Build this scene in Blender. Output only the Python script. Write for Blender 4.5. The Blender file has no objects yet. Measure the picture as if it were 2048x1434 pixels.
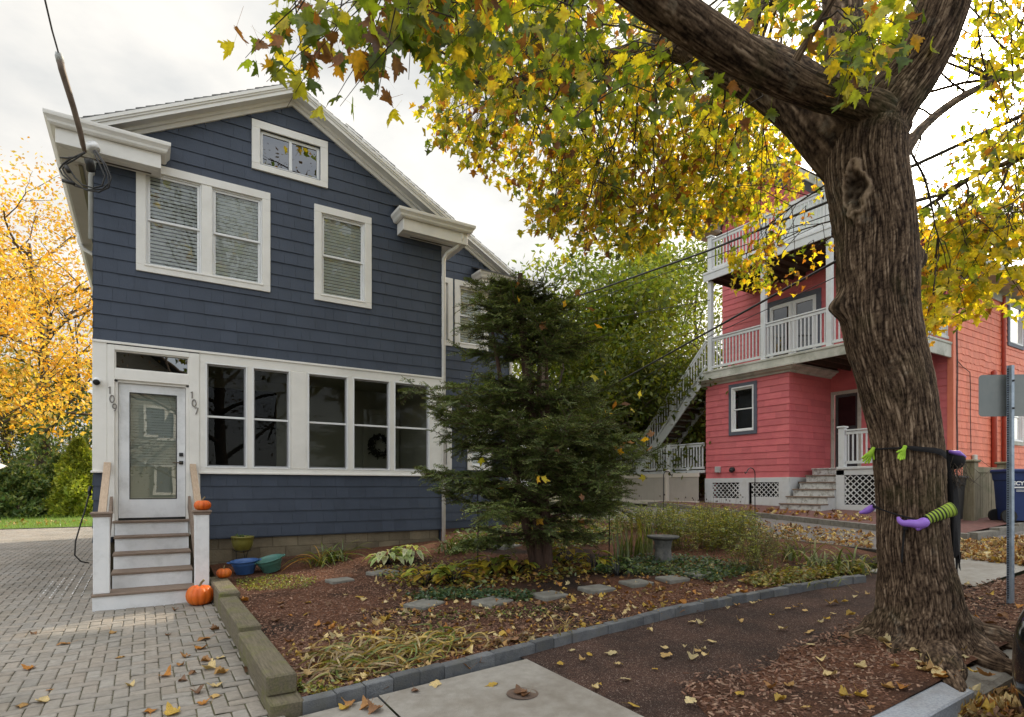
import bpy, math, random
import numpy as np
from mathutils import Vector, Matrix, noise as mnoise
R_ = random.Random(7)
NP = np.random.RandomState(11)
PI = math.pi
sc = bpy.context.scene
COL = sc.collection

# ------------------------------------------------------------------ camera
F_PX, CX, HY, CAM_H = 1164.0, 1024.0, 975.0, 1.52
YAW = math.atan(734/1164)
S_, C_ = math.sin(YAW), math.cos(YAW)
cam_d = bpy.data.cameras.new("camera"); cam = bpy.data.objects.new("camera", cam_d); COL.objects.link(cam)
cam.location = (0, 0, CAM_H); cam.rotation_euler = (PI/2, 0, -YAW)
cam_d.sensor_width = 36; cam_d.sensor_fit = 'HORIZONTAL'; cam_d.lens = F_PX/2048*36
cam_d.shift_y = (HY-717)/2048; cam_d.clip_start = .05; cam_d.clip_end = 2000
sc.camera = cam

def ray(px, py):
    u = (px-CX)/F_PX; v = (HY-py)/F_PX
    return S_+u*C_, C_-u*S_, v
def at(px, py, s):                      # survey helper: a point at depth s in front of the camera station
    a = ray(px, py); return Vector((a[0]*s, a[1]*s, CAM_H+a[2]*s))
def sstep(a, b, x):
    t = min(max((x-a)/(b-a), 0), 1); return t*t*(3-2*t)
def tz(X, Y):                           # the street rises to the right and towards the back gardens
    return .05*min(max(X-.3, 0), 24)+.024*(min(max(Y, -3), 14)-8.8)
BX0, BX1, BY0 = .86, 10.05, 4.42
def bedz(X, Y):
    e = .055+.075*sstep(4.4, 5.6, Y)+.10*sstep(8.4, 10.2, Y)*sstep(9.5, 4, X)
    e += .02*mnoise.noise(Vector((X*.9, Y*.9, 3)))
    return tz(X, Y)+e
def gz(X, Y):
    if BX0 < X < BX1 and Y > BY0: return bedz(X, Y)
    return tz(X, Y)
def gnd(px, py, zf=gz):
    a = ray(px, py); lo, hi = .5, 200
    for _ in range(50):
        s = (lo+hi)/2
        if CAM_H+a[2]*s > zf(a[0]*s, a[1]*s): lo = s
        else: hi = s
    return Vector((a[0]*s, a[1]*s, CAM_H+a[2]*s))

# ------------------------------------------------------------------ mesh helpers
class MB:
    def __init__(self): self.v = []; self.f = []; self.c = []; self.usec = False
    def add(self, vs, fs, col=None):
        n = len(self.v); self.v.extend([tuple(p) for p in vs])
        self.f.extend([tuple(i+n for i in f) for f in fs])
        if col is not None: self.usec = True
        self.c.extend([col if col is not None else (1, 1, 1)]*len(vs))
    def box(self, x0, x1, y0, y1, z0, z1, col=None):
        self.add([(x0,y0,z0),(x1,y0,z0),(x1,y1,z0),(x0,y1,z0),(x0,y0,z1),(x1,y0,z1),(x1,y1,z1),(x0,y1,z1)],
                 [(0,3,2,1),(4,5,6,7),(0,1,5,4),(1,2,6,5),(2,3,7,6),(3,0,4,7)], col)
    def bbox(self, x0, x1, y0, y1, z0, z1, b=.006, col=None):   # box with chamfered edges
        P = []
        for sx in (0, 1):
            for sy in (0, 1):
                for sz in (0, 1):
                    X, Y, Z = (x1 if sx else x0), (y1 if sy else y0), (z1 if sz else z0)
                    dx, dy, dz = (-b if sx else b), (-b if sy else b), (-b if sz else b)
                    P += [(X, Y+dy, Z+dz), (X+dx, Y, Z+dz), (X+dx, Y+dy, Z)]
        I = lambda sx, sy, sz, k: (sx*4+sy*2+sz)*3+k
        F = []
        for s in (0, 1):
            F.append((I(s,0,0,0), I(s,1,0,0), I(s,1,1,0), I(s,0,1,0)))
            F.append((I(0,s,0,1), I(1,s,0,1), I(1,s,1,1), I(0,s,1,1)))
            F.append((I(0,0,s,2), I(1,0,s,2), I(1,1,s,2), I(0,1,s,2)))
        for a in (0, 1):
            for c in (0, 1):
                F.append((I(a,c,0,0), I(a,c,1,0), I(a,c,1,1), I(a,c,0,1)))
                F.append((I(a,0,c,0), I(a,1,c,0), I(a,1,c,2), I(a,0,c,2)))
                F.append((I(0,a,c,1), I(1,a,c,1), I(1,a,c,2), I(0,a,c,2)))
                for e in (0, 1): F.append((I(a,c,e,0), I(a,c,e,1), I(a,c,e,2)))
        self.add(P, F, col)
    def mbox(self, M, a0, a1, o0, o1, z0, z1, b=0, col=None):   # box in a wall's own axes: along, out, up
        t = MB(); (t.bbox(a0,a1,o0,o1,z0,z1,b) if b else t.box(a0,a1,o0,o1,z0,z1))
        self.add([M(*p) for p in t.v], t.f, col)
    def quad(self, a, b, c, d, col=None): self.add([a,b,c,d], [(0,1,2,3)], col)
    def poly(self, pts, col=None): self.add(pts, [tuple(range(len(pts)))], col)
    def prism(self, pts, d, col=None):                          # polygon pts extruded by vector d
        n = len(pts); d = Vector(d); A = [Vector(p) for p in pts]
        self.add(A+[p+d for p in A], [tuple(range(n))[::-1], tuple(range(n, 2*n))]+[(i,(i+1)%n,(i+1)%n+n,i+n) for i in range(n)], col)
    def bar(self, p, q, w, h, col=None, up=(0,0,1)):
        p, q = Vector(p), Vector(q); d = (q-p).normalized(); s = d.cross(Vector(up))
        if s.length < 1e-4: s = d.cross(Vector((0,1,0)))
        s.normalize(); u = s.cross(d); s *= w/2; u *= h/2
        self.prism([p-s-u, p+s-u, p+s+u, p-s+u], q-p, col)
    def tube(self, pts, rad, n=8, cap=True, col=None):
        pts = [Vector(p) for p in pts]; m = len(pts)
        rad = rad if hasattr(rad, '__len__') else [rad]*m
        T = [(pts[min(i+1,m-1)]-pts[max(i-1,0)]).normalized() for i in range(m)]
        ref = Vector((0,0,1)) if abs(T[0].z) < .9 else Vector((1,0,0))
        u = T[0].cross(ref).normalized(); vs = []
        for i in range(m):
            u = (u-T[i]*u.dot(T[i])).normalized(); w = T[i].cross(u)
            for k in range(n):
                a = 2*PI*k/n; vs.append(pts[i]+(u*math.cos(a)+w*math.sin(a))*rad[i])
        fs = [(i*n+k, i*n+(k+1)%n, (i+1)*n+(k+1)%n, (i+1)*n+k) for i in range(m-1) for k in range(n)]
        if cap: fs += [tuple(range(n))[::-1], tuple(range((m-1)*n, m*n))]
        self.add(vs, fs, col)
    def lathe(self, prof, c=(0,0,0), n=32, col=None, sq=1.0):
        c = Vector(c); vs = [c+Vector((r*math.cos(2*PI*k/n), sq*r*math.sin(2*PI*k/n), z)) for r, z in prof for k in range(n)]
        m = len(prof)
        fs = [(i*n+k, i*n+(k+1)%n, (i+1)*n+(k+1)%n, (i+1)*n+k) for i in range(m-1) for k in range(n)]
        self.add(vs, fs, col)
    def build(self, name, mat, parent=None, smooth=False):
        me = bpy.data.meshes.new(name); me.from_pydata(self.v, [], self.f)
        if self.usec:
            a = me.color_attributes.new("Col", 'FLOAT_COLOR', 'POINT')
            arr = np.ones((len(self.v), 4), np.float32); arr[:, :3] = np.array(self.c, np.float32)
            a.data.foreach_set("color", arr.ravel())
        if smooth: me.polygons.foreach_set("use_smooth", [True]*len(me.polygons))
        me.materials.append(mat); me.update()
        return link(name, me, parent)
def link(name, me, parent=None):
    o = bpy.data.objects.new(name, me); COL.objects.link(o)
    if parent is not None:
        o.parent = parent
        o.matrix_parent_inverse = PINV.get(parent.name, Matrix.Identity(4))
    return o
PINV = {}
def empty(name, loc):
    o = bpy.data.objects.new(name, None); COL.objects.link(o); o.location = loc; o.empty_display_size = .2
    PINV[o.name] = Matrix.Translation(-Vector(loc)); return o
def tag(o, label, cat, group=None):
    o['label'] = label; o['category'] = cat
    if group: o['group'] = group
    return o
def thing(name, label, cat, loc, group=None): return tag(empty(name, loc), label, cat, group)
def structure(o): o['kind'] = 'structure'; return o
def stuff(o, label=None, cat=None):
    o['kind'] = 'stuff'
    if label: o['label'] = label; o['category'] = cat
    return o
def copy_tree(o, parent=None):
    c = o.copy(); COL.objects.link(c)
    if parent is not None: c.parent = parent
    for ch in [x for x in o.children]: copy_tree(ch, c)
    return c

def scatter(name, shape, faces, M, P, C, mat, parent=None, smooth=False, curl=0):
    """one mesh of many small pieces: shape (K,3), faces lists, M (N,3,3) columns=axes*scale, P (N,3), C (N,3)"""
    shape = np.asarray(shape, np.float32); K = len(shape); N = len(P)
    if curl:                                  # every piece bends its own way
        g = NP.normal(0, curl, (N, 3)).astype(np.float32); sh = np.repeat(shape[None], N, 0); x, y = sh[:, :, 0]-.3, sh[:, :, 1]
        sh[:, :, 2] += g[:, :1]*x*x+g[:, 1:2]*1.6*y*y+g[:, 2:]*x*y*1.5; sh[:, :, 1] *= NP.uniform(.72, 1.12, (N, 1)).astype(np.float32)
    else: sh = np.repeat(shape[None], N, 0)
    V = np.einsum('nij,nkj->nki', M.astype(np.float32), sh)+np.asarray(P, np.float32)[:, None, :]
    me = bpy.data.meshes.new(name); me.vertices.add(N*K); me.vertices.foreach_set("co", V.reshape(-1))
    fl = np.concatenate([np.array(f) for f in faces]); ln = np.array([len(f) for f in faces])
    L = len(fl); idx = (fl[None, :]+np.arange(N)[:, None]*K).ravel()
    me.loops.add(N*L); me.loops.foreach_set("vertex_index", idx.astype(np.int32))
    st = np.concatenate([[0], np.cumsum(ln)[:-1]])
    me.polygons.add(N*len(ln)); me.polygons.foreach_set("loop_start", (st[None, :]+np.arange(N)[:, None]*L).ravel().astype(np.int32))
    a = me.color_attributes.new("Col", 'FLOAT_COLOR', 'POINT')
    cc = np.ones((N, K, 4), np.float32); cc[:, :, :3] = np.asarray(C, np.float32)[:, None, :]
    a.data.foreach_set("color", cc.ravel())
    if smooth: me.polygons.foreach_set("use_smooth", [True]*(N*len(ln)))
    me.materials.append(mat); me.update(calc_edges=True); me.validate()
    return link(name, me, parent)
def frames(n, d, size):
    """(N,3,3) frames: z axis ~ n, x axis ~ d, scaled"""
    n = n/np.maximum(np.linalg.norm(n, axis=1, keepdims=True), 1e-6)
    x = d-n*np.sum(d*n, axis=1, keepdims=True); x /= np.maximum(np.linalg.norm(x, axis=1, keepdims=True), 1e-6)
    y = np.cross(n, x)
    return np.stack([x, y, n], axis=2)*np.asarray(size).reshape(-1, 1, 1)

# ------------------------------------------------------------------ materials
def nt(name):
    m = bpy.data.materials.new(name); m.use_nodes = True; t = m.node_tree; t.nodes.clear()
    out = t.nodes.new('ShaderNodeOutputMaterial'); return m, t, out
def N(t, ty, **kw):
    n = t.nodes.new(ty)
    for k, v in kw.items():
        if k in n.inputs: n.inputs[k].default_value = v
        else: setattr(n, k, v)
    return n
def ramp(t, stops):
    r = t.nodes.new('ShaderNodeValToRGB'); e = r.color_ramp.elements
    while len(e) < len(stops): e.new(.5)
    for i, (p, c) in enumerate(stops): e[i].position = p; e[i].color = (*c, 1)
    return r
def pm(name, c1, c2=None, scale=6, rough=.6, bump=.0, bscale=60, stretch=(1,1,1), col=False, metal=0, spec=.4,
       detail=5, c3=None, scale3=1.2, amt3=.5, bstretch=None, coat=0):
    m, t, out = nt(name); L = t.links.new
    b = N(t, 'ShaderNodeBsdfPrincipled'); L(b.outputs[0], out.inputs[0])
    b.inputs['Roughness'].default_value = rough; b.inputs['Metallic'].default_value = metal
    b.inputs['Specular IOR Level'].default_value = spec; b.inputs['Coat Weight'].default_value = coat
    tc = N(t, 'ShaderNodeTexCoord'); mp = N(t, 'ShaderNodeMapping'); mp.inputs['Scale'].default_value = stretch
    L(tc.outputs['Object'], mp.inputs[0])
    c2 = c2 or c1
    nz = N(t, 'ShaderNodeTexNoise', Scale=scale, Detail=detail, Roughness=.62); L(mp.outputs[0], nz.inputs['Vector'])
    r = ramp(t, [(.32, c1), (.68, c2)]); L(nz.outputs[0], r.inputs[0]); cur = r.outputs[0]
    if c3:
        n3 = N(t, 'ShaderNodeTexNoise', Scale=scale3, Detail=6, Roughness=.65); L(tc.outputs['Object'], n3.inputs['Vector'])
        r3 = ramp(t, [(.48, (0,0,0)), (.68, (amt3,)*3)]); L(n3.outputs[0], r3.inputs[0])
        mx = N(t, 'ShaderNodeMix', data_type='RGBA'); L(r3.outputs[0], mx.inputs[0]); L(cur, mx.inputs[6]); mx.inputs[7].default_value = (*c3, 1)
        cur = mx.outputs[2]
    if col:
        at_ = N(t, 'ShaderNodeAttribute', attribute_name='Col')
        mx = N(t, 'ShaderNodeMix', data_type='RGBA', blend_type='MULTIPLY'); mx.inputs[0].default_value = 1
        L(cur, mx.inputs[6]); L(at_.outputs[0], mx.inputs[7]); cur = mx.outputs[2]
    L(cur, b.inputs['Base Color'])
    rr = N(t, 'ShaderNodeMapRange'); rr.inputs[3].default_value = max(rough-.1, .02); rr.inputs[4].default_value = min(rough+.12, 1)
    L(nz.outputs[0], rr.inputs[0]); L(rr.outputs[0], b.inputs['Roughness'])
    if bump:
        mb = N(t, 'ShaderNodeMapping'); mb.inputs['Scale'].default_value = bstretch or stretch; L(tc.outputs['Object'], mb.inputs[0])
        nb = N(t, 'ShaderNodeTexNoise', Scale=bscale, Detail=6, Roughness=.6); L(mb.outputs[0], nb.inputs['Vector'])
        bp = N(t, 'ShaderNodeBump', Strength=bump, Distance=.02); L(nb.outputs[0], bp.inputs['Height']); L(bp.outputs[0], b.inputs['Normal'])
    return m
def leafmat(name, trans=.5, tint=(1.25,1.15,.6), gloss=.06, rough=.45, gain=1.0):
    m, t, out = nt(name); L = t.links.new
    a = N(t, 'ShaderNodeAttribute', attribute_name='Col')
    tc = N(t, 'ShaderNodeTexCoord'); nz = N(t, 'ShaderNodeTexNoise', Scale=26, Detail=3); L(tc.outputs['Object'], nz.inputs['Vector'])
    mr = N(t, 'ShaderNodeMapRange'); mr.inputs[1].default_value = .3; mr.inputs[2].default_value = .7; mr.inputs[3].default_value = .62*gain; mr.inputs[4].default_value = 1.25*gain
    L(nz.outputs[0], mr.inputs[0])
    vm = N(t, 'ShaderNodeVectorMath', operation='SCALE'); L(a.outputs[0], vm.inputs[0]); L(mr.outputs[0], vm.inputs['Scale'])
    d = N(t, 'ShaderNodeBsdfDiffuse'); L(vm.outputs[0], d.inputs[0])
    vt = N(t, 'ShaderNodeVectorMath', operation='MULTIPLY'); L(vm.outputs[0], vt.inputs[0]); vt.inputs[1].default_value = tint
    tr = N(t, 'ShaderNodeBsdfTranslucent'); L(vt.outputs[0], tr.inputs[0])
    mx = N(t, 'ShaderNodeMixShader'); mx.inputs[0].default_value = trans; L(d.outputs[0], mx.inputs[1]); L(tr.outputs[0], mx.inputs[2])
    g = N(t, 'ShaderNodeBsdfGlossy'); g.inputs['Roughness'].default_value = rough
    m2 = N(t, 'ShaderNodeMixShader'); m2.inputs[0].default_value = gloss; L(mx.outputs[0], m2.inputs[1]); L(g.outputs[0], m2.inputs[2])
    L(m2.outputs[0], out.inputs[0]); return m
def glassmat(name, tint=(.8,.85,.85), base=.05, wav=.0, boost=1.0):
    m, t, out = nt(name); L = t.links.new
    fr = N(t, 'ShaderNodeFresnel', IOR=1.5)
    mr = N(t, 'ShaderNodeMapRange'); mr.inputs[3].default_value = base; mr.inputs[4].default_value = 1.0*boost; L(fr.outputs[0], mr.inputs[0])
    g = N(t, 'ShaderNodeBsdfGlossy', Roughness=.0) ; g.inputs['Color'].default_value = (.95,.97,1,1)
    tr = N(t, 'ShaderNodeBsdfTransparent'); tr.inputs[0].default_value = (*tint, 1)
    mx = N(t, 'ShaderNodeMixShader'); L(mr.outputs[0], mx.inputs[0]); L(tr.outputs[0], mx.inputs[1]); L(g.outputs[0], mx.inputs[2])
    if wav:
        tc = N(t, 'ShaderNodeTexCoord'); nz = N(t, 'ShaderNodeTexNoise', Scale=2.2, Detail=1); L(tc.outputs['Object'], nz.inputs['Vector'])
        bp = N(t, 'ShaderNodeBump', Strength=wav, Distance=.02); L(nz.outputs[0], bp.inputs['Height']); L(bp.outputs[0], g.inputs['Normal'])
    L(mx.outputs[0], out.inputs[0]); return m

BLUE = pm('blue_shingle_paint', (.046,.059,.086), (.059,.074,.106), scale=3, rough=.55, bump=.25, bscale=22, bstretch=(9,9,.5), col=True, c3=(.063,.079,.111), scale3=1.1, amt3=.45)
BLUE_DK = pm('blue_gap', (.02,.027,.043), rough=.8)
WHITE = pm('white_trim_paint', (.80,.775,.72), (.86,.835,.785), scale=2.5, rough=.45, bump=.04, bscale=30, c3=(.62,.60,.55), scale3=1.7, amt3=.35)
WHITE2 = pm('white_riser_paint', (.72,.73,.74), (.80,.80,.80), scale=3, rough=.5, bump=.05, bscale=40, c3=(.5,.5,.49), scale3=4, amt3=.5)
SOFFIT = pm('soffit_paint', (.58,.53,.46), (.64,.59,.52), scale=3, rough=.6)
SASH = pm('white_vinyl', (.78,.78,.77), (.83,.83,.82), scale=4, rough=.35)
GREYSASH = pm('grey_screen_frame', (.28,.28,.29), (.33,.33,.34), rough=.4)
GLASS = glassmat('window_glass', (.93,.96,.94), .03, .08, .75)
GLASS_DK = glassmat('porch_glass_and_screen', (.60,.61,.58), .006, .03, .12)
GLASS_DOOR = glassmat('door_glass', (.88,.95,.91), .20, .03, .9)
DARK = pm('dark_room', (.012,.011,.010), (.02,.018,.016), rough=.9)
ROOM = pm('porch_room_wall', (.42,.41,.34), (.50,.49,.40), scale=1.5, rough=.9)
BLIND = pm('blind_slats', (.84,.87,.85), (.89,.91,.89), rough=.5)
ROOF = pm('grey_roof_shingle', (.10,.098,.095), (.19,.185,.175), scale=14, rough=.9, bump=.4, bscale=50, col=True)
BLOCK = pm('concrete_block', (.15,.125,.085), (.23,.19,.13), scale=5, rough=.9, bump=.5, bscale=40, col=True, c3=(.26,.22,.15), scale3=2, amt3=.6)
TREAD = pm('weathered_deck_wood', (.16,.115,.085), (.28,.21,.16), scale=9, rough=.7, stretch=(1.2,14,14), bump=.2, bscale=20, bstretch=(1,22,22))
RAILW = pm('pale_rail_wood', (.36,.26,.18), (.50,.38,.27), scale=6, rough=.65, stretch=(14,2,2), bump=.15, bscale=20, bstretch=(20,2,2))
BLACK = pm('black_metal', (.012,.012,.012), (.02,.02,.02), rough=.4)
BRONZE = pm('bronze_lever', (.10,.08,.06), (.14,.11,.08), rough=.35, metal=.8)
STEEL = pm('brushed_number_metal', (.20,.18,.165), (.27,.25,.23), rough=.5, metal=.3)
GALV = pm('galvanised_steel', (.27,.33,.40), (.42,.48,.55), scale=18, rough=.45, metal=.55, bump=.1, bscale=60, c3=(.22,.26,.31), scale3=5, amt3=.5)
ALU = pm('sign_aluminium', (.20,.22,.22), (.26,.275,.27), scale=3, rough=.5, metal=.55, stretch=(1,1,.2), c3=(.32,.32,.30), scale3=3, amt3=.4)
PINK = pm('pink_shingle_paint', (.60,.135,.15), (.68,.175,.18), scale=3, rough=.6, bump=.12, bscale=20, bstretch=(8,8,.5), col=True, c3=(.62,.17,.18), scale3=.8, amt3=.4)
PINK_WARM = pm('warm_lit_pink_shingle', (.74,.185,.105), (.82,.25,.145), scale=3, rough=.6, bump=.15, bscale=20, bstretch=(9,9,.5), col=True, c3=(.84,.29,.18), scale3=.7, amt3=.5)  # same pink shingles, with the front wall's warm light put into the colour
REDPIPE = pm('coral_pipe_paint', (.40,.07,.045), (.48,.09,.06), rough=.45)
PINK_DK = pm('pink_gap', (.20,.03,.035), rough=.9)
PGREY = pm('slate_blue_trim', (.095,.105,.135), (.125,.135,.165), rough=.6)
PWHITE = pm('porch_white_paint', (.60,.62,.62), (.72,.73,.72), scale=3, rough=.55, bump=.06, bscale=30, c3=(.42,.42,.38), scale3=3, amt3=.5)
PWORN = pm('peeling_stair_paint', (.56,.57,.55), (.70,.70,.67), scale=7, rough=.7, bump=.3, bscale=25, c3=(.16,.13,.10), scale3=9, amt3=.85)
FASCIA = pm('weathered_deck_fascia', (.42,.42,.36), (.58,.57,.50), scale=2, rough=.7, stretch=(1,1,.3), c3=(.24,.25,.19), scale3=2.2, amt3=.8)
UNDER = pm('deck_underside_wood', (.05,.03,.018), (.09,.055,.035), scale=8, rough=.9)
VINYL = pm('taupe_vinyl', (.40,.365,.315), (.45,.41,.36), scale=2, rough=.5)
VINYLP = pm('pale_vinyl', (.62,.56,.48), (.66,.60,.52), scale=2, rough=.5)
FENCEW = pm('weathered_fence_wood', (.17,.14,.085), (.29,.25,.17), scale=5, rough=.85, stretch=(6,6,.6), bump=.3, bscale=18, bstretch=(12,12,.8), c3=(.12,.12,.06), scale3=2.5, amt3=.7)
TIMBER = pm('weathered_timber', (.10,.085,.055), (.20,.17,.115), scale=7, rough=.9, stretch=(10,.8,10), bump=.6, bscale=14, bstretch=(14,.8,14), c3=(.14,.145,.035), scale3=3.5, amt3=.8)
EDGE = pm('grey_edging_block', (.095,.10,.105), (.17,.175,.175), scale=12, rough=.9, bump=.45, bscale=70, col=True, c3=(.09,.085,.06), scale3=6, amt3=.6)
STONE = pm('stepping_stone', (.17,.165,.145), (.25,.24,.21), scale=8, rough=.9, bump=.35, bscale=50, c3=(.12,.11,.08), scale3=6, amt3=.6)
GRANITE = pm('granite_kerb', (.24,.26,.29), (.40,.42,.46), scale=60, rough=.75, bump=.25, bscale=80, c3=(.20,.19,.17), scale3=3, amt3=.55)
CONC = pm('concrete', (.255,.235,.205), (.335,.315,.28), scale=9, rough=.92, bump=.35, bscale=120, c3=(.17,.145,.115), scale3=1.3, amt3=.75)
CONC2 = pm('kerb_concrete', (.17,.155,.13), (.26,.24,.205), scale=14, rough=.92, bump=.5, bscale=90, c3=(.12,.105,.08), scale3=2.5, amt3=.6)
PAVER = pm('paver_concrete', (.245,.22,.188), (.335,.303,.262), scale=22, rough=.92, bump=.4, bscale=150, col=True, c3=(.17,.155,.125), scale3=.9, amt3=.6)
MOSS = pm('mossy_joint', (.075,.078,.032), (.12,.105,.06), scale=6, rough=1, bump=.4, bscale=80, c3=(.05,.04,.03), scale3=2, amt3=.9)
MULCHP = pm('mulch_chip', (1,1,1), (.8,.8,.8), scale=30, rough=.95, col=True)
BRICKP = pm('brick_paving', (.12,.055,.045), (.19,.085,.068), scale=9, rough=.9, bump=.4, bscale=60, c3=(.16,.10,.08), scale3=2, amt3=.6)
DRIVE = pm('old_asphalt_drive', (.13,.115,.105), (.215,.19,.175), scale=30, rough=.95, bump=.4, bscale=120, c3=(.10,.085,.07), scale3=1.5, amt3=.6)
ROADM = pm('road_asphalt', (.045,.045,.046), (.075,.073,.072), scale=40, rough=.92, bump=.5, bscale=120)
LAWN = pm('lawn_soil', (.085,.14,.022), (.13,.19,.035), scale=4, rough=1)
KERBW = pm('dark_timber_kerb', (.035,.03,.024), (.07,.06,.048), scale=6, rough=.95, bump=.4, bscale=30)
EARTH = pm('rough_ground', (.06,.07,.028), (.12,.115,.05), scale=2.5, rough=1, bump=.3, bscale=20, c3=(.11,.085,.05), scale3=.5, amt3=.8)
def soilmat():
    m, t, out = nt('mulch_soil'); L = t.links.new
    b = N(t, 'ShaderNodeBsdfPrincipled'); b.inputs['Roughness'].default_value = .98; b.inputs['Specular IOR Level'].default_value = .15; L(b.outputs[0], out.inputs[0])
    tc = N(t, 'ShaderNodeTexCoord')
    n1 = N(t, 'ShaderNodeTexNoise', Scale=42, Detail=8, Roughness=.7); L(tc.outputs['Object'], n1.inputs['Vector'])
    r1 = ramp(t, [(.30, (.028,.013,.008)), (.52, (.14,.063,.037)), (.72, (.30,.155,.098))]); L(n1.outputs[0], r1.inputs[0])
    n2 = N(t, 'ShaderNodeTexNoise', Scale=.9, Detail=5); L(tc.outputs['Object'], n2.inputs['Vector'])
    r2 = ramp(t, [(.45, (0,0,0)), (.62, (1,1,1))]); L(n2.outputs[0], r2.inputs[0])
    n4 = N(t, 'ShaderNodeTexNoise', Scale=90, Detail=4); L(tc.outputs['Object'], n4.inputs['Vector'])
    r4 = ramp(t, [(.35, (.016,.011,.009)), (.7, (.065,.044,.033))]); L(n4.outputs[0], r4.inputs[0])
    mx = N(t, 'ShaderNodeMix', data_type='RGBA'); L(r2.outputs[0], mx.inputs[0]); L(r1.outputs[0], mx.inputs[6]); L(r4.outputs[0], mx.inputs[7])
    L(mx.outputs[2], b.inputs['Base Color'])
    bp = N(t, 'ShaderNodeBump', Strength=.9, Distance=.03); L(n1.outputs[0], bp.inputs['Height']); L(bp.outputs[0], b.inputs['Normal'])
    return m
SOIL = soilmat()
def rubbermat():
    m, t, out = nt('porous_dark_paving'); L = t.links.new
    b = N(t, 'ShaderNodeBsdfPrincipled'); b.inputs['Roughness'].default_value = .95; b.inputs['Specular IOR Level'].default_value = .2; L(b.outputs[0], out.inputs[0])
    tc = N(t, 'ShaderNodeTexCoord')
    v = N(t, 'ShaderNodeTexVoronoi', Scale=150); L(tc.outputs['Object'], v.inputs['Vector'])
    sp = N(t, 'ShaderNodeSeparateColor'); L(v.outputs['Color'], sp.inputs[0])
    r = ramp(t, [(0, (.034,.022,.018)), (.6, (.085,.055,.044)), (.93, (.12,.08,.064)), (1, (.34,.30,.27))]); L(sp.outputs[0], r.inputs[0])
    n3 = N(t, 'ShaderNodeTexNoise', Scale=1.6, Detail=6, Roughness=.65); L(tc.outputs['Object'], n3.inputs['Vector'])
    r3 = ramp(t, [(.38, (.62,.6,.6)), (.68, (1.2,1.05,.98))]); L(n3.outputs[0], r3.inputs[0])
    mx = N(t, 'ShaderNodeMix', data_type='RGBA', blend_type='MULTIPLY'); mx.inputs[0].default_value = 1; L(r.outputs[0], mx.inputs[6]); L(r3.outputs[0], mx.inputs[7])
    L(mx.outputs[2], b.inputs['Base Color'])
    bp = N(t, 'ShaderNodeBump', Strength=.7, Distance=.01); L(v.outputs['Distance'], bp.inputs['Height']); L(bp.outputs[0], b.inputs['Normal'])
    return m
RUBBER = rubbermat()
def barkmat(name, lo, mid, hi, moss=(.05,.055,.015)):
    m, t, out = nt(name); L = t.links.new
    b = N(t, 'ShaderNodeBsdfPrincipled'); b.inputs['Roughness'].default_value = .95; b.inputs['Specular IOR Level'].default_value = .15; L(b.outputs[0], out.inputs[0])
    a = N(t, 'ShaderNodeAttribute', attribute_name='Col'); sp = N(t, 'ShaderNodeSeparateColor'); L(a.outputs[0], sp.inputs[0])
    tc = N(t, 'ShaderNodeTexCoord'); nz = N(t, 'ShaderNodeTexNoise', Scale=34, Detail=7, Roughness=.7); L(tc.outputs['Object'], nz.inputs['Vector'])
    ad = N(t, 'ShaderNodeMath', operation='MULTIPLY_ADD'); ad.inputs[1].default_value = .55; L(nz.outputs[0], ad.inputs[0])
    sb = N(t, 'ShaderNodeMath', operation='SUBTRACT'); sb.inputs[1].default_value = .27; L(sp.outputs[0], sb.inputs[0]); L(sb.outputs[0], ad.inputs[2])
    r = ramp(t, [(.20, lo), (.50, mid), (.80, hi)]); L(ad.outputs[0], r.inputs[0])
    n3 = N(t, 'ShaderNodeTexNoise', Scale=2.2, Detail=5); L(tc.outputs['Object'], n3.inputs['Vector'])
    r3 = ramp(t, [(.55, (0,0,0)), (.75, (.38,)*3)]); L(n3.outputs[0], r3.inputs[0])
    mx = N(t, 'ShaderNodeMix', data_type='RGBA'); L(r3.outputs[0], mx.inputs[0]); L(r.outputs[0], mx.inputs[6]); mx.inputs[7].default_value = (*moss, 1)
    n5 = N(t, 'ShaderNodeTexNoise', Scale=5.5, Detail=7, Roughness=.7); L(tc.outputs['Object'], n5.inputs['Vector'])
    r5 = ramp(t, [(.58, (0,0,0)), (.70, (.6,)*3)]); L(n5.outputs[0], r5.inputs[0]); l5 = N(t, 'ShaderNodeMath', operation='MULTIPLY'); L(r5.outputs[0], l5.inputs[0]); L(sp.outputs[0], l5.inputs[1])
    m5 = N(t, 'ShaderNodeMix', data_type='RGBA'); L(l5.outputs[0], m5.inputs[0]); L(mx.outputs[2], m5.inputs[6]); m5.inputs[7].default_value = (.30,.29,.235,1)
    mu = N(t, 'ShaderNodeMix', data_type='RGBA', blend_type='MULTIPLY'); mu.inputs[0].default_value = 1
    L(m5.outputs[2], mu.inputs[6]); cb = N(t, 'ShaderNodeCombineColor')
    for k in range(3): L(sp.outputs[1], cb.inputs[k])
    L(cb.outputs[0], mu.inputs[7]); L(mu.outputs[2], b.inputs['Base Color'])
    bp = N(t, 'ShaderNodeBump', Strength=.6, Distance=.015); L(nz.outputs[0], bp.inputs['Height']); L(bp.outputs[0], b.inputs['Normal'])
    return m
BARK = barkmat('maple_bark', (.020,.012,.008), (.135,.090,.058), (.35,.255,.175))
TWIG = pm('twig_bark', (.035,.026,.019), (.075,.056,.042), scale=20, rough=.9)
GREYBARK = pm('grey_branch_bark', (.06,.045,.032), (.13,.10,.075), scale=12, rough=.95, bump=.3, bscale=30)
YEWBARK = pm('reddish_evergreen_bark', (.05,.028,.02), (.12,.07,.05), scale=14, rough=.95, stretch=(4,4,.6), bump=.6, bscale=24, bstretch=(8,8,.7))
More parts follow.
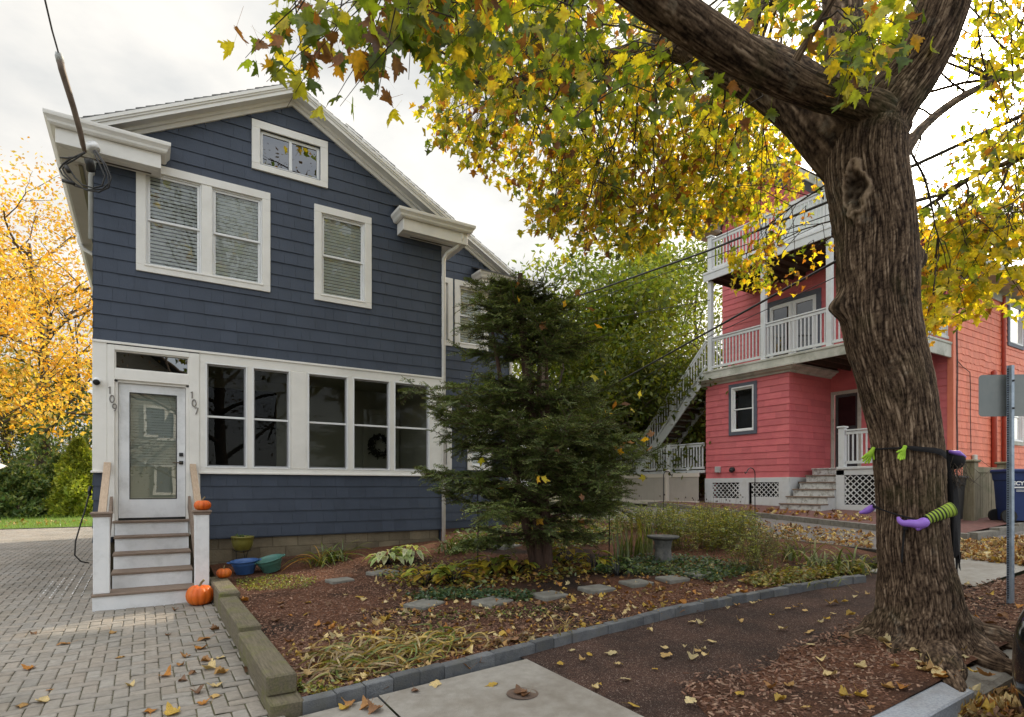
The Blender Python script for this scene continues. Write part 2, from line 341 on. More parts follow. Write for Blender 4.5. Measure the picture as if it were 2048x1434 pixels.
LEAF = leafmat('maple_leaf', .62, (1.44,1.32,.42), .04, .45, 1.15)
LEAFG = leafmat('ground_leaf', .15, (1.1,1,.7), .04, .6)
FOL = leafmat('background_leaf', .5, (1.2,1.1,.5), .03)
NEED = leafmat('needle', .22, (1.2,1.2,.6), .05, .5)
PLANT = leafmat('garden_leaf', .35, (1.2,1.15,.5), .06, .4, 1.25)
# ------------------------------------------------------------------ world and sun
SUN = Vector((S_+.7655*C_, C_-.7655*S_, .670)).normalized()
SUN_EL = math.asin(SUN.z); SUN_AZ = math.atan2(SUN.x, SUN.y)
w = bpy.data.worlds.new("World"); sc.world = w; w.use_nodes = True
t = w.node_tree; t.nodes.clear(); L = t.links.new
wo = N(t, 'ShaderNodeOutputWorld')
sky = N(t, 'ShaderNodeTexSky', sky_type='NISHITA'); sky.sun_disc = False; sky.sun_elevation = SUN_EL; sky.sun_rotation = SUN_AZ
sky.air_density = 1.0; sky.dust_density = 1.5
b1 = N(t, 'ShaderNodeBackground', Strength=.15); L(sky.outputs[0], b1.inputs[0])
tc = N(t, 'ShaderNodeTexCoord')
mp = N(t, 'ShaderNodeMapping'); mp.inputs['Scale'].default_value = (1, 1, 2.2); L(tc.outputs['Generated'], mp.inputs[0])
n1 = N(t, 'ShaderNodeTexNoise', Scale=2.3, Detail=7, Roughness=.55); L(mp.outputs[0], n1.inputs['Vector'])
# cloud brightness
r1 = ramp(t, [(.36, (.54,.58,.635)), (.47, (.77,.80,.835)), (.62, (1.0,1.0,1.0))]); L(n1.outputs[0], r1.inputs[0])
dt = N(t, 'ShaderNodeVectorMath', operation='DOT_PRODUCT'); L(tc.outputs['Generated'], dt.inputs[0]); dt.inputs[1].default_value = SUN
cl = N(t, 'ShaderNodeMath', operation='MAXIMUM'); L(dt.outputs['Value'], cl.inputs[0]); cl.inputs[1].default_value = 0
def glow(p, k):
    a = N(t, 'ShaderNodeMath', operation='POWER'); L(cl.outputs[0], a.inputs[0]); a.inputs[1].default_value = p
    m = N(t, 'ShaderNodeMath', operation='MULTIPLY'); L(a.outputs[0], m.inputs[0]); m.inputs[1].default_value = k; return m
g1, g2, g3 = glow(5, .7), glow(30, 3.2), glow(600, 40)
s1 = N(t, 'ShaderNodeMath', operation='ADD'); L(g1.outputs[0], s1.inputs[0]); L(g2.outputs[0], s1.inputs[1])
s2 = N(t, 'ShaderNodeMath', operation='ADD'); L(s1.outputs[0], s2.inputs[0]); L(g3.outputs[0], s2.inputs[1])
gc = N(t, 'ShaderNodeVectorMath', operation='SCALE'); gc.inputs[0].default_value = (1, .93, .80); L(s2.outputs[0], gc.inputs['Scale'])
sx = N(t, 'ShaderNodeSeparateXYZ'); L(tc.outputs['Generated'], sx.inputs[0])
mb_ = N(t, 'ShaderNodeMapRange', interpolation_type='SMOOTHSTEP'); L(sx.outputs[1], mb_.inputs[0])     # added fill light: sky brightened behind the camera and overhead
for i_, v_ in ((1, .25), (2, -.55), (3, 1.0), (4, 5.2)): mb_.inputs[i_].default_value = v_
mz_ = N(t, 'ShaderNodeMapRange', interpolation_type='SMOOTHSTEP'); L(sx.outputs[2], mz_.inputs[0])
for i_, v_ in ((1, .62), (2, .95), (3, 0), (4, 2.2)): mz_.inputs[i_].default_value = v_
mm_ = N(t, 'ShaderNodeMath', operation='ADD'); L(mb_.outputs[0], mm_.inputs[0]); L(mz_.outputs[0], mm_.inputs[1])
wm_ = N(t, 'ShaderNodeVectorMath', operation='MULTIPLY'); L(r1.outputs[0], wm_.inputs[0]); wm_.inputs[1].default_value = (1.03, 1.0, .945)
rs_ = N(t, 'ShaderNodeVectorMath', operation='SCALE'); L(wm_.outputs[0], rs_.inputs[0]); L(mm_.outputs[0], rs_.inputs['Scale'])
ad = N(t, 'ShaderNodeVectorMath', operation='ADD'); L(rs_.outputs[0], ad.inputs[0]); L(gc.outputs[0], ad.inputs[1])
b2 = N(t, 'ShaderNodeBackground', Strength=1.0); L(ad.outputs[0], b2.inputs[0])
# cloud cover: overcast towards the house and the sun, broken with blue behind the street
n2 = N(t, 'ShaderNodeTexNoise', Scale=2.6, Detail=6, Roughness=.6); L(mp.outputs[0], n2.inputs['Vector'])
m1 = N(t, 'ShaderNodeMath', operation='MULTIPLY_ADD'); L(sx.outputs[1], m1.inputs[0]); m1.inputs[1].default_value = .9; m1.inputs[2].default_value = .02
m2 = N(t, 'ShaderNodeMath', operation='ADD'); L(m1.outputs[0], m2.inputs[0]); L(n2.outputs[0], m2.inputs[1])
rc = ramp(t, [(.38, (.25,)*3), (.62, (1,1,1))]); L(m2.outputs[0], rc.inputs[0])
ms = N(t, 'ShaderNodeMixShader'); L(rc.outputs[0], ms.inputs[0]); L(b1.outputs[0], ms.inputs[1]); L(b2.outputs[0], ms.inputs[2])
L(ms.outputs[0], wo.inputs[0])
sd = bpy.data.lights.new("sun", 'SUN'); sd.energy = 5; sd.angle = math.radians(.6); sd.color = (1, .86, .66)
so = bpy.data.objects.new("sun", sd); COL.objects.link(so); so.rotation_euler = SUN.to_track_quat('Z', 'Y').to_euler(); so.location = SUN*60
sc.view_settings.view_transform = 'Standard'; sc.view_settings.look = 'None'; sc.view_settings.exposure = 0
sc.cycles.use_denoising = True
sc.cycles.max_bounces = 8; sc.cycles.diffuse_bounces = 4; sc.cycles.glossy_bounces = 3; sc.cycles.transmission_bounces = 4; sc.cycles.transparent_max_bounces = 8
sc.cycles.sample_clamp_indirect = 6; sc.cycles.caustics_reflective = False; sc.cycles.caustics_refractive = False

# ------------------------------------------------------------------ the setting
def sheet(name, mat, xs, ys, zf, keep=None):
    mb = MB(); nx, ny = len(xs), len(ys)
    vs = [(x, y, zf(x, y)) for y in ys for x in xs]
    fs = [(j*nx+i, j*nx+i+1, (j+1)*nx+i+1, (j+1)*nx+i) for j in range(ny-1) for i in range(nx-1)
          if keep is None or keep((xs[i]+xs[i+1])/2, (ys[j]+ys[j+1])/2)]
    mb.add(vs, fs); return structure(mb.build(name, mat, smooth=True))
def lin(a, b, n): return [a+(b-a)*i/(n-1) for i in range(n)]
far = [-600, -200, -80, -40]; 
sheet('ground', EARTH, far+lin(-20, 40, 41)+[60, 120, 300, 700], [-300, -90, -40]+lin(-20, 40, 41)+[60, 120, 300, 900], lambda x, y: tz(x, y)-.10-(.25 if y < 1.9 else 0))
sheet('road', ROADM, lin(-60, 60, 61), [-9.5, -6, -3, -1, 0, .8, 1.6, 1.77], lambda x, y: tz(x, y)-.115-.02*abs(y+3.5)/6)
sheet('lawn', LAWN, lin(-30, -.7, 20), [25.2, 27, 30, 34, 40, 50, 60], lambda x, y: tz(x, y)+.03)
sheet('sidewalk', CONC, [-9, -6, -3, -1, .3, 1.47], lin(1.95, 4.22, 6), lambda x, y: tz(x, y)+.004)
sheet('sidewalk', CONC, [1.486, 1.8, 2.2, 2.6, 2.82], lin(1.95, 4.235, 6), lambda x, y: tz(x, y)+.006)
sheet('sidewalk', CONC, lin(8.75, 24, 12), lin(3.05, 4.35, 4), lambda x, y: tz(x, y)+.006)
sheet('sidewalk_path', RUBBER, lin(2.83, 8.75, 12), lin(1.95, 4.6, 8), lambda x, y: tz(x, y)-.012)
# mulch of the tree pit: irregular edge over the dark paving
mb = MB(); xs = lin(2.75, 12.5, 90); rows = 14; vs = []
for x in xs:
    e = 3.02+.16*mnoise.noise(Vector((x*1.3, 0, 5)))+.05*mnoise.noise(Vector((x*6, 0, 5)))-(.9*sstep(3.6, 2.75, x))
    if x > 7.5: e = min(e, 3.02+.03*mnoise.noise(Vector((x*4, 1, 1))))
    for j in range(rows):
        y = 1.96+(e-1.96)*j/(rows-1)
        r = math.hypot(x-6.1, y-2.65)
        vs.append((x, y if j else 1.94, tz(x, y)+.022*(1-j/(rows-1))**.3-.012*(j == rows-1)*2+.07*math.exp(-(r/1.0)**2)+.012*mnoise.noise(Vector((x*5, y*5, 2)))))
mb.add(vs, [(i*rows+j, (i+1)*rows+j, (i+1)*rows+j+1, i*rows+j+1) for i in range(len(xs)-1) for j in range(rows-1)])
structure(mb.build('tree_pit_mulch', SOIL, smooth=True))
sheet('garden_bed', SOIL, lin(BX0, BX1, 70), lin(BY0, 16, 80), bedz)
sheet('driveway', DRIVE, lin(BX1+.14, 14.6, 12), lin(4.36, 15, 16), lambda x, y: tz(x, y)+.01)
sheet('driveway', DRIVE, lin(BX1+.14, 24, 12), [4.3, 4.36, 4.6, 5.0], lambda x, y: tz(x, y)+.006)
def kx(y): return 13.0+.07*(y-4.3)*(1 if y < 6.5 else 1)+.16*max(y-5.2, 0)
sheet('brick_strip', BRICKP, [0, .25, .5, .75, 1], lin(4.75, 15, 22), lambda x, y: 0)
bs = bpy.data.objects['brick_strip'].data
for v in bs.vertices:
    x = kx(v.co.y)+(19.0-kx(v.co.y))*v.co.x; v.co.x = x; v.co.z = tz(x, v.co.y)+.115
bs.update()
mb = MB()
ys = lin(4.62, 15, 30)
for i in range(len(ys)-1):
    y0, y1 = ys[i], ys[i+1]-.012
    a, c = kx(y0), kx(y1)
    z0, z1 = tz(a, y0), tz(c, y1)
    mb.add([(a-.14,y0,z0-.1),(a,y0,z0-.1),(c,y1,z1-.1),(c-.14,y1,z1-.1),(a-.14,y0,z0+.125),(a,y0,z0+.13),(c,y1,z1+.13),(c-.14,y1,z1+.125)],
           [(4,5,6,7),(0,1,5,4),(1,2,6,5),(2,3,7,6),(3,0,4,7)])
xs = lin(13.0, 22, 10)
for i in range(len(xs)-1): mb.box(xs[i]+.005, xs[i+1], 4.5, 4.66, tz(xs[i], 4.6)-.1, tz(xs[i], 4.6)+.15)
structure(mb.build('brick_strip_kerb', CONC2))
# dark board along the drive side of the garden
mb = MB()
for y0, y1 in ((4.5, 6.9), (6.91, 9.3), (9.31, 11.7), (11.71, 14)):
    mb.add([(BX1,y0,tz(10,y0)-.1),(BX1+.12,y0,tz(10,y0)-.1),(BX1+.12,y1,tz(10,y1)-.1),(BX1,y1,tz(10,y1)-.1),
            (BX1,y0,tz(10,y0)+.12),(BX1+.12,y0,tz(10,y0)+.12),(BX1+.12,y1,tz(10,y1)+.12),(BX1,y1,tz(10,y1)+.12)],
           [(4,5,6,7),(0,1,5,4),(1,2,6,5),(2,3,7,6),(3,0,4,7)])
structure(mb.build('driveway_edging_board', KERBW))
# granite and concrete kerbs at the street
mb = MB()
for x0, x1 in ((-6, -3.1), (-3.09, -.2), (-.19, 2.2), (2.21, 4.97)):
    q = lambda x, y, dz: (x, y, tz(x, 1.8)+dz)
    b = .012
    mb.add([q(x0,1.74,-.3),q(x1,1.74,-.3),q(x1,1.945,-.3),q(x0,1.945,-.3),q(x0,1.74,.02-b),q(x1,1.74,.02-b),q(x1,1.945,.02),q(x0,1.945,.02),q(x0,1.74+b,.02),q(x1-b,1.74+b,.02)],
           [(0,1,5,4),(1,2,6,9,5),(2,3,7,6),(3,0,4,8,7),(4,5,9,8),(8,9,6,7)])
structure(mb.build('granite_kerb', GRANITE))
mb = MB()
for x0, x1 in ((4.985, 7.4), (7.41, 9.8), (9.81, 12.2), (12.21, 16), (16.01, 24)):
    prof = [(1.70,-.3),(1.72,-.03),(1.76,-.005),(1.95,.012),(1.95,-.3)]
    n = len(prof)
    mb.add([(x0, y, tz(x0,1.8)+z) for y, z in prof]+[(x1, y, tz(x1,1.8)+z) for y, z in prof], [(i,(i+1)%n,(i+1)%n+n,i+n) for i in range(n)]+[tuple(range(n)), tuple(range(n,2*n))])
structure(mb.build('concrete_kerb', CONC2))

# pavers: 90 degree herringbone of 10 x 20 cm bricks over mossy joints
sheet('driveway_joint_bed', MOSS, lin(-8.3, .84, 14), lin(4.22, 26, 24), lambda x, y: tz(x, y)-.004, lambda x, y: not (x > -.6 and y > 10.35))
PW, GAP, CH = .1045, .0055, .008
Vp = []; Cp = []; Mp = []
def paver_ok(x, y): return -8.2 < x < .80 and 4.26 < y < 25.6 and not (x > -.58 and y > 10.3) and not(-.5 < x < .68 and 8.9 < y < 10.3)
horiz, vert = [], []
for i in range(-90, 20):
    for j in range(30, 262):
        k = (i-j) % 4
        x, y = i*PW, j*PW
        if k == 0: cxx, cyy, h = x+PW, y+PW/2, True
        elif k == 2: cxx, cyy, h = x+PW/2, y, False      # spans j-1..j
        else: continue
        if not paver_ok(cxx, cyy): continue
        (horiz if h else vert).append((cxx, cyy))
def paver_shape(lx, ly):
    a, b = lx/2-GAP/2, ly/2-GAP/2
    return [(-a,-b,-CH*.9),(a,-b,-CH*.9),(a,b,-CH*.9),(-a,b,-CH*.9),(-a+CH,-b+CH,0),(a-CH,-b+CH,0),(a-CH,b-CH,0),(-a+CH,b-CH,0)]
mbp = MB()
for lst, (lx, ly) in ((horiz, (2*PW, PW)), (vert, (PW, 2*PW))):
    sh = paver_shape(lx, ly)
    for x, y in lst:
        g = .90+.2*R_.random()+.06*mnoise.noise(Vector((x, y, 0))); wv = R_.uniform(-.03, .03); tl = R_.uniform(-.0035, .0035); dz = R_.uniform(-.002, .002)
        mbp.add([(x+p[0], y+p[1], tz(x, y)+.008+dz+p[2]+p[0]*tl*8) for p in sh], [(4,5,6,7),(0,1,5,4),(1,2,6,5),(2,3,7,6),(3,0,4,7)], (g*(1+wv), g, g*(1-wv)))
structure(mbp.build('paver_driveway', PAVER))
mb = MB()    # white bloom along some joints beside the house
for k in range(5):
    x = -.74-.115*k
    y = 9.9
    while y < 12.4-.25*k:
        l = R_.uniform(.08, .17); mb.quad((x-.008,y,tz(x,y)+.0105),(x+.006,y,tz(x,y)+.0105),(x+.006,y+l,tz(x,y)+.0105),(x-.008,y+l,tz(x,y)+.0105)); y += l+R_.uniform(.03, .09)
structure(mb.build('chalky_paver_marking', WHITE2))

# ------------------------------------------------------------------ siding
def siding(mb, M, xl, xr, z0, z1, course, holes=(), thick=.018, wmin=.14, wmax=.32, var=.07, tone=(1,1,1), wavy=None, phase=0):
    """shingle courses on a wall: M(along, out, up); xl/xr give the wall's ends at a height; holes = (a0,a1,z0,z1)"""
    k = 0; z = z0
    while z < z1-1e-4:
        zt = min(z+course, z1)
        cuts = sorted({z, zt, *[h for hh in holes for h in hh[2:4] if z+1e-4 < h < zt-1e-4]})
        L0 = min(xl(z), xl(zt)); R0 = max(xr(z), xr(zt))
        a = L0-R_.uniform(0, wmax); 
        while a < R0:
            wd = R_.uniform(wmin, wmax); b = a+wd
            o = thick*R_.uniform(.86, 1.12); zb = z-R_.uniform(0, .004); g = 1+R_.uniform(-var, var)
            if wavy and wavy(z): zb -= .025*((k+int(a/wmin)) % 2)
            c = (g*tone[0], g*tone[1], g*tone[2]); e = .0012
            for i in range(len(cuts)-1):
                c0, c1 = cuts[i], cuts[i+1]; zz0 = zb if i == 0 else c0
                f0, f1 = (c0-z)/course, (c1-z)/course
                segs = [(a+e, b-e)]
                for h in holes:
                    if h[2] < (c0+c1)/2 < h[3]:
                        ns = []
                        for s in segs:
                            if h[1] <= s[0] or h[0] >= s[1]: ns.append(s)
                            else:
                                if s[0] < h[0]: ns.append((s[0], h[0]))
                                if s[1] > h[1]: ns.append((h[1], s[1]))
                        segs = ns
                for s0, s1 in segs:
                    p0, p1 = max(s0, xl(c0)), min(s1, xr(c0)); q0, q1 = max(s0, xl(c1)), min(s1, xr(c1))
                    if p1-p0 < .004 and q1-q0 < .004: continue
                    if q1 <= q0: q0 = q1 = min(max((q0+q1)/2, p0), p1)
                    if p1 <= p0: p0 = p1 = min(max((p0+p1)/2, q0), q1)
                    oo0, oo1 = o*(1-f0)+.003*f0, o*(1-f1)+.003*f1
                    mb.add([M(p0,oo0,zz0),M(p1,oo0,zz0),M(q1,oo1,c1),M(q0,oo1,c1),M(p0,-.005,zz0),M(p1,-.005,zz0)], [(0,1,2,3),(4,5,1,0),(4,0,3),(5,2,1)] if i == 0 else [(0,1,2,3)], c)
            a = b
        z = zt; k += 1
def backing(mb, M, rects):
    for a0, a1, z0, z1 in rects: mb.quad(M(a0,-.006,z0), M(a1,-.006,z0), M(a1,-.006,z1), M(a0,-.006,z1))
def rect_minus(a0, a1, z0, z1, holes):
    zs = sorted({z0, z1, *[h for hh in holes for h in hh[2:4] if z0 < h < z1]}); out = []
    for i in range(len(zs)-1):
        zm = (zs[i]+zs[i+1])/2; hs = sorted((h[0], h[1]) for h in holes if h[2] < zm < h[3]); x = a0
        for h0, h1 in hs:
            if h0 > x: out.append((x, h0, zs[i], zs[i+1]))
            x = max(x, h1)
        if x < a1: out.append((x, a1, zs[i], zs[i+1]))
    return out
def frame4(mb, M, a0, a1, z0, z1, w, o0, o1, b=.003, wb=None):
    wb = wb or w
    mb.mbox(M, a0, a0+w, o0, o1, z0+wb, z1-w, b); mb.mbox(M, a1-w, a1, o0, o1, z0+wb, z1-w, b)
    mb.mbox(M, a0, a1, o0, o1, z1-w, z1, b); mb.mbox(M, a0, a1, o0, o1, z0, z0+wb, b)
def sash_unit(win, M, a0, a1, z0, z1, smat, gmat, blind=None, mid=None, sw=.035, meet=.5, meetmat=None, screen=False):
    """a double-hung unit inside an opening: sashes, panes and optional blind as sub-parts"""
    zm = z0+(z1-z0)*meet
    if screen:
        mb = MB(); frame4(mb, M, a0, a1, z0, z1, .022, -.03, -.012, .002); mb.build('screen_frame', GREYSASH, win)
        mb = MB(); mb.mbox(M, a0+.004, a1-.004, -.028, -.006, zm-.016, zm+.016, .003); mb.build('meeting_rail', SASH, win)
        g = MB(); g.quad(M(a0+.02,-.022,z0+.02), M(a1-.02,-.022,z0+.02), M(a1-.02,-.022,z1-.02), M(a0+.02,-.022,z1-.02)); g.build('pane', gmat, win)
        return
    mb = MB(); frame4(mb, M, a0, a1, z0, z1, .02, -.05, .004, .002); mb.build('jamb_frame', smat, win)
    for (za, zb, o) in ((zm-.016, z1-.02, -.018), (z0+.02, zm+.016, -.042)):
        mb = MB(); frame4(mb, M, a0+.02, a1-.02, za, zb, sw, o-.02, o, .003); mb.build('sash', smat, win)
        g = MB(); tl = R_.uniform(-.004, .004)
        g.quad(M(a0+.02+sw,o-.012+tl,za+sw), M(a1-.02-sw,o-.012-tl,za+sw), M(a1-.02-sw,o-.010-tl,zb-sw), M(a0+.02+sw,o-.010+tl,zb-sw)); g.build('pane', gmat, win)
    if blind:
        b = MB(); z = z1-.05
        while z > z0+.03:
            b.add([M(a0+.03,-.066,z), M(a1-.03,-.066,z), M(a1-.03,-.084,z-blind), M(a0+.03,-.084,z-blind)], [(0,1,2,3)]); z -= .056
        b.build('blind', BLIND, win)

# ------------------------------------------------------------------ the blue house
FY = 10.3; HX0, HX1, HMX = -.627, 4.87, 2.10
PITCH = .548
front = lambda a, o, z: (a, FY-o, z)
house = thing('shingled_house', 'dark blue shingled house with white trim and a gabled front', 'house', (2.1, 10.3, .3))
holes = [(-.11+.12, 1.753-.12, 4.74+.1, 6.385-.12), (2.46+.12, 3.47-.12, 4.752+.1, 6.40-.12), (1.47+.13, 2.69-.13, 6.72+.12, 7.53-.13)]
apz = 8.055
xl = lambda z: HX0 if z < 6.50 else HMX-(apz-z)/.548
xr = lambda z: HX1 if z < 6.45 else HMX+(apz-z)/.56
mb = MB()
siding(mb, front, xl, xr, 3.62, apz, .2075, holes)
siding(mb, front, lambda z: .70, lambda z: HX1, .722, 1.75, .2056, ())
siding(mb, front, lambda z: HX0, lambda z: -.40, .722, 1.75, .2056, ())
backing(mb, front, rect_minus(HX0, HX1, 3.6, 6.4, holes)+[(HX0, -.43, .7, 1.75), (.71, HX1, .7, 1.75)])
zz = lin(6.4, 7.98, 9)
for i in range(8):
    for r in rect_minus(xl(zz[i+1]), xr(zz[i+1]), zz[i], zz[i+1], holes): backing(mb, front, [r])
# side walls and the wider rear block
M_l = lambda a, o, z: (HX0-o, a, z)
siding(mb, M_l, lambda z: FY+.01, lambda z: 20, .722, 6.3, .2075, (), wmin=.25, wmax=.5)
backing(mb, M_l, [(FY, 20, .3, 6.4)])
mb.quad((HX1-.004,FY,.3),(HX1-.004,12.3,.3),(HX1-.004,12.3,6.4),(HX1-.004,FY,6.4))
WY = 12.2; WX1 = 7.6; RIDX = 3.49
wing = lambda a, o, z: (a, WY-o, z)
whol = [(5.62, 5.93, 4.9, 6.24), (6.22, 6.88, 4.9, 6.24), (5.3, 5.9, 2.03, 3.35), (6.55, 6.98, 2.03, 3.35)]
wr = lambda z: WX1 if z < 6.3 else RIDX+(9.0-.24-z)/.548
siding(mb, wing, lambda z: HX1, wr, .75, 8.2, .2075, whol)
for r in rect_minus(HX1, WX1, .4, 6.3, whol): backing(mb, wing, [r])
zz = lin(6.3, 7.9, 6)
for i in range(5): backing(mb, wing, [(HX1, wr(zz[i+1]), zz[i], zz[i+1])])
mb.quad((WX1-.004,WY,.3),(WX1-.004,20,.3),(WX1-.004,20,6.4),(WX1-.004,WY,6.4))
mb.quad((HX0,20,.3),(WX1,20,.3),(WX1,20,6.4),(HX0,20,6.4)); mb.poly([(HX0,20,6.4),(WX1,20,6.4),(RIDX,20,8.9)])
mb.build('wall', BLUE, house)
# foundation of concrete blocks
mb = MB()
def blocks(M, a0, a1, z0, z1):
    z = z1; r = 0
    while z > z0:
        a = a0-(.2 if r % 2 else 0)
        while a < a1:
            g = R_.uniform(.75, 1.15); x0, x1 = max(a, a0), min(a+.40, a1)
            if x1-x0 > .03: mb.mbox(M, x0+.004, x1-.004, -.2, -.045+R_.uniform(-.003,.003), z-.197, z-.004, .004, (g, g*.98, g*.95))
            a += .405
        z -= .2; r += 1
    mb.mbox(M, a0, a1, -.2, -.055, z0-.2, z1, 0, (.8,.78,.74))
blocks(front, HX0, HX1-.03, 0, .73); blocks(wing, HX1+.1, WX1-.03, .1, .75); blocks(M_l, FY+.1, 20, 0, .73)
mb.build('foundation', BLOCK, house)
# roofs: front block and the wider rear block behind it
mb = MB()
def roof_slope(ridge, eave, y0, y1, n=26, th=.03):
    (rx, rz), (ex, ez) = ridge, eave
    for i in range(n):
        f0, f1 = i/n, (i+1)/n; a, c = (rx+(ex-rx)*f0, rz+(ez-rz)*f0), (rx+(ex-rx)*f1, rz+(ez-rz)*f1)
        y = y0
        while y < y1:
            l = min(R_.uniform(.3, .5), y1-y); g = R_.uniform(.75, 1.2); j = R_.uniform(-.008, .008) if y == y0 else 0
            mb.add([(a[0],y+j,a[1]),(a[0],y+l-.003,a[1]),(c[0],y+l-.003,c[1]+.014),(c[0],y+j,c[1]+.014),(c[0],y+j,c[1]-th),(c[0],y+l-.003,c[1]-th),(a[0],y+j,a[1]-th)], [(0,1,2,3),(3,2,5,4),(0,3,4,6)], (g,g,g)); y += l
RZ = 8.22
roof_slope((HMX, RZ), (-1.10, RZ-3.20*PITCH), 10.03, 12.6); roof_slope((HMX, RZ), (5.32, RZ-3.22*PITCH), 10.03, 12.4)
roof_slope((RIDX, 9.0), (-1.10, 6.47), 12.2, 20.3); roof_slope((RIDX, 9.0), (8.08, 6.47), 11.92, 20.3)
# little skirt roofs over the cornice returns
for x0, x1, y0, y1 in ((-1.15, .30, 9.86, 10.32), (3.86, 5.38, 9.86, 10.32), (6.55, 8.1, 11.72, 12.22)):
    for i in range(4):
        f0, f1 = i/4, (i+1)/4; z0, z1 = 6.55+.20*f0, 6.55+.20*f1
        mb.add([(x0,y0+(y1-y0)*f0,z0+.012),(x1,y0+(y1-y0)*f0,z0+.012),(x1,y0+(y1-y0)*f1,z1),(x0,y0+(y1-y0)*f1,z1),(x0,y0+(y1-y0)*f0,z0-.01),(x1,y0+(y1-y0)*f0,z0-.01)], [(0,1,2,3),(4,5,1,0)], (.9,.9,.95))
mb.build('roof', ROOF, house)
# rakes: frieze, soffit, fascia and a small crown along each slope
def rake(mb, apex, side, length, y, drop=0):
    ax, az = apex; d = Vector((side, 0, -PITCH)).normalized(); p = Vector((ax, 0, az)); q = p+d*length
    up = Vector((0, 0, 1))
    def strip(y0, y1, zt, zb):
        a, b = p+up*zt, q+up*zt; c, e = q+up*zb, p+up*zb
        mb.prism([(a.x,y0,a.z),(b.x,y0,b.z),(c.x,y0,c.z),(e.x,y0,e.z)], (0, y1-y0, 0))
    strip(y-.045, y, -.165, -.270)          # frieze board on the shingles
    strip(y-.090, y-.046, -.160, -.205)     # bed moulding
    strip(y-.25, y-.02, -.130, -.160)       # soffit
    strip(y-.265, y-.251, -.035, -.172)     # fascia
    strip(y-.300, y-.266, -.030, -.080)     # crown
    strip(y-.283, y-.266, -.080, -.110)
mb = MB()
rake(mb, (HMX, RZ), -1, 3.45, FY); rake(mb, (HMX, RZ), 1, 3.45, FY); rake(mb, (RIDX, 9.0), 1, 5.0, WY); rake(mb, (RIDX, 9.0), -1, 5.0, WY)
mb.build('rake_board', WHITE, house)
def ogee(base=0):   # gutter profile (out, up)
    return [(0,0),(.055,.0),(.075,.022),(.082,.05),(.10,.075),(.118,.095),(.122,.125),(.122,.145),(.108,.148),(.10,.13),(.0,.13)]
def gutter(name, path, outs, z, par):
    mb = MB(); prof = ogee(); n = len(prof); vs = []
    for (x, y), (ox, oy) in zip(path, outs): vs += [(x+ox*o, y+oy*o, z+u) for o, u in prof]
    fs = [(i*n+k, i*n+(k+1)%n, (i+1)*n+(k+1)%n, (i+1)*n+k) for i in range(len(path)-1) for k in range(n)]
    fs += [tuple(range(n)), tuple(range((len(path)-1)*n, len(path)*n))]
    mb.add(vs, fs); mb.build('gutter', WHITE, par)
def cornice(x0, x1, y0, yw, side, y_end):
    """boxed cornice return on the front with the eave running back along the side"""
    mb = MB(); xo = x0 if side < 0 else x1
    mb.bbox(x0, x1, y0, yw, 6.20, 6.41, .004)
    mb.bbox(x0+.03, x1-.03, y0+.10, yw-.10, 6.193, 6.21, .002)
    xw = HX0 if side < 0 else (HX1 if yw < 11 else WX1)
    a, b = sorted((xo, xw-side*.02)); mb.box(a, b, yw+.002, y_end, 6.2, 6.41)
    mb.build('cornice', WHITE, house)
    mb = MB(); mb.bbox(x0+.22, x1-.12, y0+.20, y0+.235, 6.186, 6.1925, .001); mb.build('soffit_vent', BRONZE if side else BRONZE, house)
    e = .0
    if side < 0: gutter('gutter', [(x0,y_end),(x0,y0),(x1,y0),(x1,yw)], [(-1,0),(-1,-1),(1,-1),(1,0)], 6.411, house)
    else: gutter('gutter', [(x0,yw),(x0,y0),(x1,y0),(x1,y_end)], [(-1,0),(-1,-1),(1,-1),(1,0)], 6.411, house)
cornice(-1.03, .20, 9.97, FY-.02, -1, 20.2); cornice(3.96, 5.27, 9.97, FY-.02, 1, 12.1); cornice(6.66, 8.0, 11.87, WY-.02, 1, 20.2)
mb = MB(); mb.quad((-1.0,FY+.1,6.195),(HX0,FY+.1,6.195),(HX0,20,6.195),(-1.0,20,6.195)); mb.bbox(-.86,-.80,FY+.2,19.9,6.183,6.194,.001)
mb.build('eave_soffit', SOFFIT, house)
mb = MB(); mb.bbox(-.815,-.765,FY+.15,19.9,6.176,6.1825,.001); mb.build('soffit_vent', BRONZE, house)
# downspouts
def spout(pts, r=.038, mat=WHITE, par=None, name='downspout'):
    mb = MB(); mb.tube(pts, r, 10); mb.build(name, mat, par or house, True)
spout([(5.17,9.99,6.41),(5.16,10.0,6.27),(5.08,10.08,6.15),(4.95,10.22,6.06),(4.90,10.255,5.95),(4.90,10.255,.42)])
spout([(7.9,11.9,6.4),(7.88,11.95,6.25),(7.68,12.14,6.1),(7.63,12.16,5.9),(7.63,12.16,.55)])
spout([(-1.08,13.9,6.41),(-1.07,13.9,6.25),(-1.0,13.9,6.12),(-.70,13.9,5.98),(-.67,13.9,5.85),(-.67,13.9,.3)])
